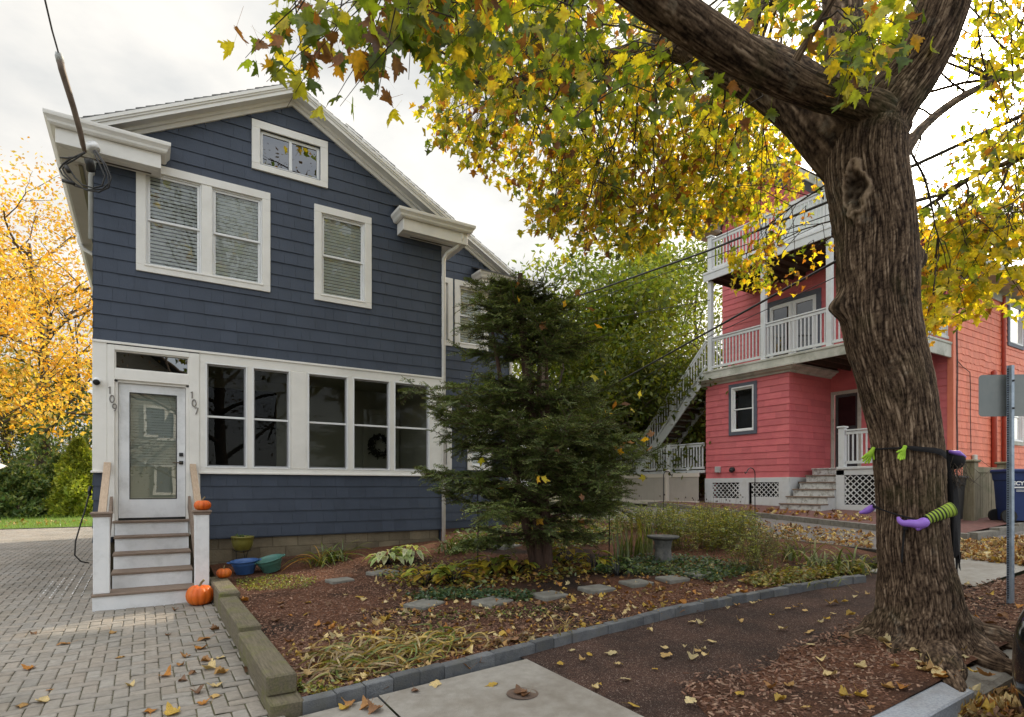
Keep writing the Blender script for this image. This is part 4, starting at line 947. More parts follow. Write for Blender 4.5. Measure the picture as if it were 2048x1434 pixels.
mb.quad((MX,14.43,.8),(27,14.43,.8),(27,14.43,11),(MX,14.43,11)); mb.quad((PX,13.35,1.0),(MX,13.35,1.0),(MX,13.35,5.1),(PX,13.35,5.1))
mb.build('wall', PINK, pk)
mb = MB(); fw = [(22.45, 23.5, 5.98, 7.62), (22.6, 23.5, 2.95, 4.5)]
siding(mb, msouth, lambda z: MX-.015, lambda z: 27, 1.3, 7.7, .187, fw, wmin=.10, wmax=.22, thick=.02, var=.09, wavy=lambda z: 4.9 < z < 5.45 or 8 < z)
for r in rect_minus(MX, 27, .6, 7.8, fw): backing(mb, msouth, [r])
mb.box(MX-.03, MX+.10, 6.955, 7.1, .8, 7.8)
mb.build('front_wall', PINK_WARM, pk)
# roofs
mb = MB()
def slope_strip(p0, p1, q0, q1, n):
    p0, p1, q0, q1 = map(Vector, (p0, p1, q0, q1))
    for i in range(n):
        f0, f1 = i/n, (i+1)/n; a, b, c, d = p0.lerp(q0, f0), p1.lerp(q1, f0), p1.lerp(q1, f1), p0.lerp(q0, f1); u = Vector((0,0,.02))
        m = 24
        for k in range(m):
            g0, g1 = k/m, (k+1)/m; g = R_.uniform(.8, 1.2); mb.quad(a.lerp(b, g0), a.lerp(b, g1), d.lerp(c, g1)+u, d.lerp(c, g0)+u, (g*.8, g*.92, g*1.15))
slope_strip((17.9,12.2,13.05),(28,12.2,13.05),(17.9,6.35,7.62),(28,6.35,7.62), 34); slope_strip((17.9,12.2,13.05),(28,12.2,13.05),(17.9,15.2,11.45),(28,15.2,11.45), 12)
mb.build('roof', ROOF, pk)
mb = MB()
for (y0, z0), (y1, z1) in (((12.2,13.0),(6.35,7.57)), ((12.2,13.0),(15.2,11.4))):
    mb.prism([(17.88,y0,z0),(17.88,y1,z1),(17.88,y1,z1-.28),(17.88,y0,z0-.28)], (.06,0,0)); mb.prism([(17.95,y0,z0-.26),(17.95,y1,z1-.26),(17.95,y1,z1-.3),(17.95,y0,z0-.3)], (.6,0,0))
mb.bbox(17.9, 28, 6.30, 6.48, 7.40, 7.62, .02); mb.box(17.95, 28, 6.45, 7.0, 7.38, 7.41); mb.bbox(MX, 28, 6.95, 7.0, 7.1, 7.39, .01)
mb.bbox(17.6, 18.55, 14.5, 15.3, 11.2, 11.45, .03)
mb.build('rake_board', FASCIA, pk)
mb = MB(); mb.prism([(18.50,12.2,12.7),(18.50,11.2,11.8),(18.50,12.2,11.8)], (.03,0,0)); mb.prism([(18.50,11.6,12.15),(18.5,9.2,9.95),(18.5,9.2,9.6),(18.5,11.6,11.8)], (.02,0,0)); mb.build('frieze_trim', PGREY, pk)
def crown(mb, pts, z, prof):
    n = len(prof); vs = []
    for (x, y), (ox, oy) in pts: vs += [(x+ox*o, y+oy*o, z+u) for o, u in prof]
    mb.add(vs, [(i*n+k, i*n+(k+1)%n, (i+1)*n+(k+1)%n, (i+1)*n+k) for i in range(len(pts)-1) for k in range(n)]+[tuple(range(n)), tuple(range((len(pts)-1)*n, len(pts)*n))])
mb = MB(); crown(mb, [((PX,13.5),(-1,0)), ((PX,10.3),(-1,-1)), ((MX-.05,10.3),(0,-1))], 4.98, [(0,0),(.05,0),(.07,.05),(.16,.09),(.20,.14),(.27,.16),(.27,.215),(0,.26)]); mb.build('crown_moulding', FASCIA, pk)
# decks, posts, railings
mb = MB(); mb.bbox(16.10, MX, 6.98, 13.35, 5.40, 5.47, .01); mb.bbox(16.12, 16.17, 7.0, 13.33, 5.15, 5.40, .006); mb.bbox(16.17, MX, 7.0, 7.05, 5.05, 5.40, .006); mb.build('deck', FASCIA, pk)
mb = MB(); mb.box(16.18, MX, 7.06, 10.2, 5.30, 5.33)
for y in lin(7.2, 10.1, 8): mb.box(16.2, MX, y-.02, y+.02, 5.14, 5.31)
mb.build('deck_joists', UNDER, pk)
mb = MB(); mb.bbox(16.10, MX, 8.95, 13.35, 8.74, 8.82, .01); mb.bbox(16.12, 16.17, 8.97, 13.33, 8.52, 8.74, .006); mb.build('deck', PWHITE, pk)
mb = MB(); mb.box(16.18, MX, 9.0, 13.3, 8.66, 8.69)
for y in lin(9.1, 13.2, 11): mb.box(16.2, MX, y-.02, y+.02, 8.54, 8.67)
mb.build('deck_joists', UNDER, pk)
for y in (7.1, 9.08, 11.14, 13.16):
    mb = MB(); mb.bbox(16.22, 16.37, y-.075, y+.075, 5.47, 8.52 if y > 9 else 6.75, .01); mb.build('post', PWHITE, pk)
    if y < 9: continue
    mb = MB(); mb.bbox(16.22, 16.37, y-.075, y+.075, 8.82, 10.02, .01); pp = mb.build('post', PWHITE, pk)
    mb = MB(); mb.bbox(16.19, 16.40, y-.105, y+.105, 10.02, 10.07, .01); mb.build('post_cap', PWHITE, pp)
def railing(p, q, zb, zt, name='railing', mat=PWHITE, step=.118, par=pk, w=.035):
    p, q = Vector(p), Vector(q); d = q-p; ln = math.hypot(d.x, d.y); mb = MB(); n = max(2, int(ln/step))
    mb.bar(p+Vector((0,0,zt)), q+Vector((0,0,zt)), .09, .04); mb.bar(p+Vector((0,0,zt-.075)), q+Vector((0,0,zt-.075)), .045, .075); mb.bar(p+Vector((0,0,zb)), q+Vector((0,0,zb)), .05, .075)
    for k in range(n):
        c = p.lerp(q, (k+.5)/n); mb.bbox(c.x-w/2, c.x+w/2, c.y-w/2, c.y+w/2, c.z+zb+.035, c.z+zt-.11, .004)
    return mb.build(name, mat, par)
for z in (5.47, 8.82):
    for y0, y1 in ((7.18, 9.0), (9.16, 11.06), (11.22, 13.08))[z > 8:]: railing((16.3,y0,z), (16.3,y1,z), .13, 1.12)
    railing((16.37,7.08 if z < 8 else 9.08,z), (MX-.03,7.08 if z < 8 else 9.08,z), .13, 1.12)
# windows and doors
def pwin(M, a0, a1, z0, z1, par=pk, outer=PGREY, glass=GLASS, ow=.11):
    mb = MB(); frame4(mb, M, a0-ow, a1+ow, z0-ow, z1+ow, ow, 0, .045, .004); win = mb.build('window', outer, par)
    mb = MB(); frame4(mb, M, a0, a1, z0, z1, .045, -.03, .055, .004); mb.build('inner_frame', SASH, win)
    sash_unit(win, M, a0+.045, a1-.045, z0+.045, z1-.045, SASH, glass)
    r = MB(); r.mbox(M, a0, a1, -.30, -.29, z0, z1); r.build('backing', DARK, win)
    return win
pwin(west, *bwin[0]); pwin(msouth, *fw[0], outer=PGREY); pwin(msouth, *fw[1], outer=FASCIA)
DOORG = glassmat('porch_door_glass', (.25,.24,.20), .08, .12, .6)
a0, a1, z0, z1 = dh[1]
mb = MB(); frame4(mb, mwest, a0, a1, z0, z1, .16, 0, .05, .004); fd = mb.build('french_door', PGREY, pk)
for b0, b1 in ((a0+.16, (a0+a1)/2), ((a0+a1)/2, a1-.16)):
    mb = MB(); frame4(mb, mwest, b0+.005, b1-.005, z0+.06, z1-.16, .13, -.05, .02, .004, .25); mb.build('door_leaf', SASH, fd)
    mb = MB(); mb.quad(mwest(b0+.12,-.02,z0+.3), mwest(b1-.12,-.02,z0+.3), mwest(b1-.12,-.02,z1-.28), mwest(b0+.12,-.02,z1-.28)); mb.build('pane', DOORG, fd)
mb = MB(); mb.mbox(mwest, a0, a1, -.4, -.39, z0, z1); mb.build('backing', DARK, fd)
a0, a1, z0, z1 = dh[2]
mb = MB(); frame4(mb, mwest, a0, a1, z0, z1, .14, 0, .05, .004); fd = mb.build('french_door', SASH, pk)
mb = MB(); mb.quad(mwest(a0+.1,-.02,z0), mwest(a1-.1,-.02,z0), mwest(a1-.1,-.02,z1-.1), mwest(a0+.1,-.02,z1-.1)); mb.build('pane', GLASS, fd)
mb = MB(); z = z1-.12
while z > z0: mb.add([mwest(a0+.1,-.08,z), mwest(a1-.1,-.08,z), mwest(a1-.1,-.10,z-.1), mwest(a0+.1,-.10,z-.1)], [(0,1,2,3)]); z -= .105
mb.build('blind', BLIND, fd)
a0, a1, z0, z1 = dh[0]
mb = MB(); frame4(mb, mwest, a0, a1, z0-.1, z1, .10, 0, .05, .004); pd = mb.build('porch_door', FASCIA, pk)
SCRD = pm('dark_screen_door', (.035,.036,.04), (.055,.055,.06), rough=.6)
mb = MB(); mb.mbox(mwest, a0+.1, a1-.1, -.06, -.02, z0, 3.35); frame4(mb, mwest, a0+.1, a1-.1, 3.35, z1-.1, .09, -.06, -.02, .003); mb.build('door_leaf', SCRD, pd)
mb = MB(); mb.quad(mwest(a0+.18,-.04,3.4), mwest(a1-.18,-.04,3.4), mwest(a1-.18,-.04,z1-.15), mwest(a0+.18,-.04,z1-.15)); mb.build('pane', glassmat('screen_door_glass', (.08,.08,.08), .03, 0, .4), pd)
mb = MB(); mb.mbox(mwest, a0, a1, -.3, -.29, z0, z1); mb.build('backing', DARK, pd)
mb = MB(); mb.mbox(mwest, 9.96, 10.12, -.019, -.012, 3.2, 3.25, .002); mb.build('mail_slot', STEEL, pd)
# skirt boards and lattice
def lattice(M, a0, a1, z0, z1, par, name='lattice', pitch=.115, w=.04):
    mb = MB(); W, H = a1-a0, z1-z0
    for s in (1, -1):
        k = -H
        while k < W+H:
            # strip along direction (1, s)
            x0, x1 = k, k+H
            za, zb_ = (0, H) if s > 0 else (H, 0)
            c0, c1 = max(0, x0), min(W, x1)
            if c1-c0 > .02:
                f0, f1 = (c0-x0)/H, (c1-x0)/H; p0, p1 = za+(zb_-za)*f0, za+(zb_-za)*f1; o = .012 if s > 0 else .004; h = w*.72
                t_ = [(a0+c0,p0-h),(a0+c1,p1-h),(a0+c1,p1+h),(a0+c0,p0+h)]
                t_ = [(x, z0+min(max(z, 0), H)) for x, z in t_]
                mb.add([M(x, o, z) for x, z in t_]+[M(x, o-.008, z) for x, z in t_], [(0,1,2,3),(0,4,5,1),(2,6,7,3)])
            k += pitch*math.sqrt(2)
    return mb.build(name, PWHITE, par)
gp_ = lambda x, y: tz(x, y)+.1
sk = lambda a, o, z: (PX-.02-o, a, z)
zb = gp_(16.3, 11.8)
mb = MB(); fr = [(10.28,10.62),(11.66,12.0),(13.05,13.37)]
for a, b in fr: mb.mbox(sk, a, b, -.02, .03, zb, 1.80, .004)
mb.mbox(sk, 10.28, 13.37, -.02, .031, 1.68, 1.83, .004); mb.mbox(sk, 11.9, 13.2, -.02, .028, zb-.05, zb+.20, .004); mb.mbox(sk, 10.62, 11.55, -.03, .022, zb-.05, zb+.26, .004)
mb.mbox(lambda a,o,z:(a,10.28-o,z), PX-.03, 16.66, -.02, .03, zb-.05, 1.83, .004); mb.mbox(lambda a,o,z:(a,10.28-o,z), 16.66, 17.6, -.02, .03, 1.70, 1.83, .004)
mb.build('skirt_board', PWHITE, pk)
lattice(lambda a,o,z:(PX-.02-o,a,z), 12.0, 13.05, zb+.2, 1.68, pk); lattice(lambda a,o,z:(PX-.03-o,a,z), 10.62, 11.55, zb+.25, 1.68, pk)
lattice(lambda a,o,z:(a,10.28-o,z), 16.66, 17.6, zb, 1.70, pk)
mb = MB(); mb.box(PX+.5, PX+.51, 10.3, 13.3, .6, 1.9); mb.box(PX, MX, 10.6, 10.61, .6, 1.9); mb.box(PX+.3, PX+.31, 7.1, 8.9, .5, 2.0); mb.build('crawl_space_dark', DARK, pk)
# low porch beside the steps
zb2 = gp_(16.3, 8)
mb = MB(); mb.bbox(16.22, MX, 6.98, 8.86, 2.02, 2.09, .008); mb.mbox(sk, 6.98, 8.88, -.03, .03, 1.86, 2.02, .004); mb.mbox(sk, 6.98, 8.88, -.02, .026, zb2-.1, zb2+.17, .004); mb.mbox(sk, 8.66, 8.89, -.02, .03, zb2-.05, 2.0, .004); mb.mbox(sk, 6.98, 7.2, -.02, .03, zb2, 2.0, .004)
mb.box(17.5, MX, 8.862, 10.29, 2.04, 2.088)
mb.build('porch_deck', PWHITE, pk)
lattice(lambda a,o,z:(PX-.02-o,a,z), 7.2, 8.66, zb2+.17, 1.86, pk)
mb = MB(); mb.bbox(16.24, 16.40, 8.66, 8.82, 2.09, 3.16, .01); pp = mb.build('post', PWHITE, pk); mb = MB(); mb.bbox(16.21, 16.43, 8.63, 8.85, 3.16, 3.21, .01); mb.build('post_cap', PWHITE, pp)
railing((16.32,7.1,2.09), (16.32,8.64,2.09), .12, 1.0)
# worn front steps of the porch
ps_n = 6; z0_ = gp_(15.6, 9.5)-.02
for k in range(ps_n):
    x = 15.52+.33*k; zt = z0_+(2.10-z0_)*(k+1)/ps_n; zl = z0_+(2.10-z0_)*k/ps_n
    mb = MB(); mb.box(x, x+.02, 8.90, 10.10-.0*k, zl-.03, zt-.035); mb.build('stair_riser', PWORN, pk)
    mb = MB(); mb.bbox(x-.035, x+.36, 8.88, 10.12, zt-.035, zt, .008); mb.build('stair_tread', TREAD if k < 5 else PWORN, pk)
mb = MB(); zs_ = [z0_+(2.10-z0_)*(k+1)/ps_n for k in range(ps_n)]
pl_ = [(15.535, z0_-.05)]
for k in range(ps_n): pl_ += [(15.535+.33*k, zs_[k]-.036), (15.535+.33*(k+1), zs_[k]-.036)]
pl_ += [(15.535+.33*ps_n, z0_-.05)]
mb.prism([(x, 8.895, z) for x, z in pl_], (0, .02, 0)); mb.build('stair_side', PWHITE, pk)
# outlet box, vent, pipes
mb = MB(); mb.bbox(PX-.13, PX-.02, 12.72, 12.9, 2.02, 2.22, .012); mb.build('outlet_box', GREYP, pk)
mb = MB(); mb.tube([(PX-.02,12.25,2.12),(PX-.10,12.25,2.10)], [.075,.085], 14); mb.tube([(PX-.10,12.25,2.10),(PX-.13,12.25,2.03)], [.085,.06], 14); mb.build('dryer_vent', BLACK, pk, True)
mb = MB(); mb.bbox(19.75, 19.95, 6.9, 6.98, 1.9, 2.45, .02); mb.build('meter_box', FASCIA, pk)
spout([(21.9,6.94,7.3),(21.9,6.93,7.1),(21.9,6.93,1.2)], .055, REDPIPE, pk, 'downspout'); spout([(21.15,6.95,4.95),(21.15,6.92,4.9),(21.15,6.92,1.2)], .07, REDPIPE, pk, 'vent_pipe')
mb = MB()
for x, z0, z1 in ((18.70,1.2,7.2),(18.76,1.2,7.0),(19.6,2.5,4.2)): mb.tube([(x+.02*math.sin(z*3), 6.95, z) for z in lin(z0, z1, 14)], .010, 5)
mb.tube([(18.7,6.95,5.0),(19.1,6.95,4.85),(19.55,6.95,4.75),(19.6,6.95,4.2)], .010, 5); mb.build('wall_cable', CABLE, pk)
# outside stair from the second porch down to the side landing
stp = Vector((16.35,13.35,5.42)); sbt = Vector((16.35,16.6,2.15))
for x in (16.30, 17.25):
    o = Vector((x-16.35,0,0)); mb = MB(); mb.bar(stp+o, sbt+o, .05, .30); mb.build('stair_stringer', PWHITE, pk)
mb = MB(); n = 16
for k in range(n):
    p = stp.lerp(sbt, (k+.5)/n); mb.bbox(16.27, 17.28, p.y-.11, p.y+.13, p.z+.09, p.z+.125, .004)
mb.build('stair_treads', PWHITE, pk)
mb = MB()
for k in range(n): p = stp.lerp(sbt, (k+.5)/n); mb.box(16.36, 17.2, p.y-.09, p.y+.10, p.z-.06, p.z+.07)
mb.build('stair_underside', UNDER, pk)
mid = stp.lerp(sbt, .46)
for y0, y1 in ((stp, mid), (mid, sbt)): railing(y0+Vector((-.05,-.02 if y0 is stp else .08,.15)), y1+Vector((-.05,-.08,.15)), .12, .98, 'stair_railing')
for p in (mid, sbt):
    mb = MB(); mb.bbox(16.23, 16.37, p.y-.07, p.y+.07, p.z-.1, p.z+1.25, .008); pp = mb.build('post', PWHITE, pk); mb = MB(); mb.bbox(16.20, 16.40, p.y-.1, p.y+.1, p.z+1.25, p.z+1.3, .008); mb.build('post_cap', PWHITE, pp)
# landing with railing
mb = MB(); mb.bbox(16.25, 18.5, 13.4, 18.2, 2.02, 2.12, .01); mb.build('side_landing', PWHITE, pk)
railing((16.28,13.42,2.1), (16.28,14.93,2.1), .1, .95, w=.045); railing((16.28,15.07,2.1), (16.28,18.1,2.1), .1, .95, w=.045)
for y in (15.0, 18.15): 
    mb = MB(); mb.bbox(16.2, 16.36, y-.08, y+.08, 1.9, 3.13, .01); mb.build('post', PWHITE, pk)

# ------------------------------------------------------------------ vinyl fence beside the pink house
vfn = thing('vinyl_fence', 'taupe vinyl privacy fence with pale posts beside the pink house', 'fence', (15.9, 15, .85))
fx = 15.95
mb = MB(); y = 13.38
while y < 20.2:
    mb.bbox(fx-.012, fx+.012, y, y+.176, tz(fx, y)-.02, 1.93, .004); y += .178
mb.build('panel', VINYL, vfn)
mb = MB(); mb.bbox(fx-.03, fx+.03, 13.36, 20.2, 1.88, 2.02, .006); mb.bbox(fx-.03, fx+.03, 13.36, 20.2, tz(fx,14), tz(fx,14)+.14, .006); mb.build('rail', VINYLP, vfn)
for y in (14.75, 17.0, 19.4):
    mb = MB(); mb.bbox(fx-.075, fx+.065, y-.065, y+.065, .6, 2.08, .006); p = mb.build('post', VINYLP, vfn)
    mb = MB(); mb.lathe([(.14,2.08),(.15,2.10),(.11,2.13),(.02,2.17),(.001,2.175)], (fx,y,0), 4); mb.build('post_cap', VINYLP, p)

# ------------------------------------------------------------------ low wooden fence, bins
wf = thing('wooden_fence', 'low weathered wooden board fence with capped posts before the pink house', 'fence', (15.6, 5.5, .75))
y = 5.5; zz0 = tz(15.6, 5.5)+.11; mb = MB(); x = 15.60
while x < 17.35: 
    w_ = R_.uniform(.085, .12); mb.bbox(x, x+w_-.006, y-.012+R_.uniform(-.004,.004), y+.012, zz0, zz0+1.08, .003); x += w_
mb.build('panel', FENCEW, wf)
mb = MB(); mb.bbox(15.58, 17.36, y-.03, y+.03, zz0+1.06, zz0+1.19, .006); mb.build('rail', FENCEW, wf)
for x in (15.5, 17.4):
    mb = MB(); mb.bbox(x-.11, x+.11, y-.11, y+.11, zz0-.1, zz0+1.28, .008); p = mb.build('post', FENCEW, wf)
    mb = MB(); mb.bbox(x-.15, x+.15, y-.15, y+.15, zz0+1.28, zz0+1.34, .02); mb.build('post_cap', FENCEW, p)
mb = MB(); mb.bbox(15.65, 15.85, 6.55, 6.75, zz0-.1, zz0+1.30, .008); mb.bbox(15.61, 15.89, 6.51, 6.79, zz0+1.30, zz0+1.35, .02); mb.build('post', FENCEW, wf)
BINB = pm('blue_bin_plastic', (.012,.028,.115), (.018,.04,.15), scale=3, rough=.4)
BINK = pm('black_bin_plastic', (.012,.012,.012), (.022,.022,.022), scale=3, rough=.45)
def bin_(name, label, cat, c, mat, w, dpt, h, text=None):
    th = thing(name, label, cat, c); c = Vector(c); mb = MB()
    def ring(s, z): return [c+Vector((-w/2*s, -dpt/2*s, z)), c+Vector((w/2*s, -dpt/2*s, z)), c+Vector((w/2*s, dpt/2*s, z)), c+Vector((-w/2*s, dpt/2*s, z))]
    lv = [ring(.82, .05), ring(.95, h*.78), ring(1.0, h*.80), ring(1.03, h*.93)]
    mb.add([p for r in lv for p in r], [(i*4+k, i*4+(k+1)%4, (i+1)*4+(k+1)%4, (i+1)*4+k) for i in range(3) for k in range(4)]+[(0,1,2,3)]); mb.build('body', mat, th)
    mb = MB(); mb.bbox(c.x-w*.56, c.x+w*.56, c.y-dpt*.60, c.y+dpt*.58, c.z+h*.93, c.z+h, .025); mb.build('lid', mat, th)
    for s in (-1, 1):
        mb = MB(); mb.tube([c+Vector((-w*.44, s*dpt*.40-.035, .14)), c+Vector((-w*.44, s*dpt*.40+.035, .14))], .14, 20); mb.build('wheel', BLACK, th)
    return th
zb3 = tz(15.2, 4.9)+.12
rb = bin_('recycling_bin', 'dark blue wheeled recycling bin with white lettering beside the low fence', 'bin', (15.83, 4.78, zb3), BINB, .62, .62, 1.14)
FNT = bpy.data.curves.new('lettering', 'FONT')
def lettering(txt, loc, rot, size, mat, par, name='lettering'):
    cu = bpy.data.curves.new(name, 'FONT'); cu.body = txt; cu.size = size; cu.extrude = .001; cu.offset = .004*size/.1
    o = bpy.data.objects.new(name, cu); COL.objects.link(o); dg = bpy.context.evaluated_depsgraph_get(); me = bpy.data.meshes.new_from_object(o.evaluated_get(dg))
    bpy.data.objects.remove(o); me.materials.clear(); me.materials.append(mat); M = Matrix.Translation(loc)@rot; me.transform(M); return link(name, me, par)
rx = Matrix.Rotation(PI/2, 4, 'X')
lettering('RECYCLE', Vector((15.525, 4.78-.312, zb3+.80)), rx, .112, SASH, rb)
mb = MB(); mb.box(15.62, 16.00, 4.464, 4.470, zb3+.735, zb3+.765); mb.box(15.66, 15.99, 4.466, 4.472, zb3+.69, zb3+.70); mb.box(15.66, 15.99, 4.468, 4.474, zb3+.665, zb3+.675); mb.build('printed_line', SASH, rb); rb.rotation_euler.z = -.82
bin_('trash_bin', 'black wheeled trash bin in the gap left of the low fence', 'bin', (14.95, 5.75, tz(15, 5.7)+.115), BINK, .5, .55, 1.0)

# ------------------------------------------------------------------ sign seen from behind, and the black car at the kerb
sg = thing('street_sign', 'blank grey back of a street sign on a perforated steel post', 'sign', (8.0, 2.48, .23)); sp_ = gnd(2020, 1210, tz)
mb = MB(); d = Vector((.93, -.36, 0)).normalized(); nn = Vector((d.y, -d.x, 0)); zt = sp_.z+2.62; pts = []
hw = .042
prof = [(-hw,0),(-hw*.55,0),(-hw*.45,.032),(hw*.45,.032),(hw*.55,0),(hw,0),(hw,-.004),(hw*.5,-.004),(hw*.4,.028),(-hw*.4,.028),(-hw*.5,-.004),(-hw,-.004)]
mb.prism([sp_+d*a-nn*-b+Vector((0,0,-.1)) for a, b in prof], (0,0,zt-sp_.z+.1)); mb.build('post', GALV, sg)
mb = MB(); z = sp_.z+.08
while z < zt-.04:
    for s in (-.78,):
        c = sp_+d*(s*hw)+nn*.0025; c.z = z; mb.prism([c+d*(.0075*math.cos(k*PI/4))+Vector((0,0,.0075*math.sin(k*PI/4))) for k in range(8)], nn*.004)
    z += .0255
mb.build('punched_holes', BLACK, sg)
def rrect(w_, h_, r, n=5):
    P = []
    for cx_, cz_, a0_ in ((w_/2-r,h_/2-r,0),(-w_/2+r,h_/2-r,PI/2),(-w_/2+r,-h_/2+r,PI),(w_/2-r,-h_/2+r,1.5*PI)):
        for k in range(n+1): a = a0_+PI/2*k/n; P.append((cx_+r*math.cos(a), cz_+r*math.sin(a)))
    return P
sgd = Vector((.80,-.60,0)); sgn = Vector((-.60,-.80,0))
mb = MB(); c = sp_-nn*.02-sgn*.02; c.z = sp_.z+2.30; c += sgd*.02
mb.prism([c+sgd*a+Vector((0,0,b)) for a, b in rrect(.62, .46, .04)], -sgn*.003); mb.build('sign_plate', ALU, sg)
mb = MB()
for z in (2.15, 2.45): q = sp_+nn*.03; q.z = sp_.z+z; mb.tube([q, q+nn*.015], .012, 6)
mb.build('bolt', BLACK, sg)

CARP = pm('black_car_paint', (.006,.006,.007), (.008,.008,.009), rough=.18, spec=.5, coat=1)
CHR = pm('chrome', (.6,.6,.6), (.65,.65,.65), rough=.1, metal=1)
TYRE = pm('tyre_rubber', (.015,.015,.015), (.025,.025,.025), rough=.85)
cz = tz(5.5, .4)-.115
car = thing('parked_car', 'black parked car of which only the rounded bumper corner shows at the kerb', 'car', (6.6, .5, cz))
secs = []   # cross sections along the length: (x, half width, lower z, shoulder z, roof z)
CXr = 4.46
for x, hw_, zl, zs, zr in ((0,.60,.30,.62,.64),(.05,.74,.24,.70,.74),(.16,.83,.20,.76,.82),(.5,.87,.19,.84,.92),(1.0,.885,.19,.88,1.02),(1.5,.89,.19,.90,1.36),(2.1,.89,.19,.91,1.46),(3.0,.89,.19,.92,1.45),(3.7,.885,.19,.92,1.28),(4.1,.87,.20,.92,1.0),(4.35,.80,.24,.88,.93),(4.42,.66,.34,.80,.82)): secs.append((CXr+x, hw_, zl, zs, zr))
mb = MB(); cyy = .61; n = 14; vs = []
for x, hw_, zl, zs, zr in secs:
    top = max(.55*hw_, hw_-.28) if zr > 1.2 else hw_-.08
    pr = [(-hw_+.06,zl),(-hw_,zl+.12),(-hw_-.005,(zl+zs)/2),(-hw_+.01,zs-.05),(-hw_+.05,zs),(-top,zr-.05),(-top+.12,zr),(top-.12,zr),(top,zr-.05),(hw_-.05,zs),(hw_-.01,zs-.05),(hw_+.005,(zl+zs)/2),(hw_,zl+.12),(hw_-.06,zl)]
    vs += [(x, cyy+a, cz+b) for a, b in pr]
mb.add(vs, [(i*n+k, i*n+(k+1)%n, (i+1)*n+(k+1)%n, (i+1)*n+k) for i in range(len(secs)-1) for k in range(n)]+[tuple(range(n)), tuple(range((len(secs)-1)*n, len(secs)*n))])
o = mb.build('body', CARP, car, True); md = o.modifiers.new('sub', 'SUBSURF'); md.levels = 1; md.render_levels = 2
for x, lab in ((CXr+.80, ''), (CXr+3.5, '')):
    for s in (-1, 1):
        mb = MB(); y = cyy+s*.80; mb.tube([(x,y-.10,cz+.32),(x,y-.085,cz+.32),(x,y+.085,cz+.32),(x,y+.10,cz+.32)], [.27,.32,.32,.27], 28); wv = mb.build('wheel', TYRE, car, True)
        mb = MB(); mb.tube([(x,y+s*.095,cz+.32),(x,y+s*.108,cz+.32)], [.21,.19], 20); mb.build('rim', CHR, wv)
mb = MB(); mb.tube([(CXr+.045,cyy+.50,cz+.60),(CXr+.085,cyy+.66,cz+.605),(CXr+.16,cyy+.785,cz+.61),(CXr+.30,cyy+.850,cz+.615)], [.012]*4, 8); mb.build('bumper_trim', CHR, car, True)
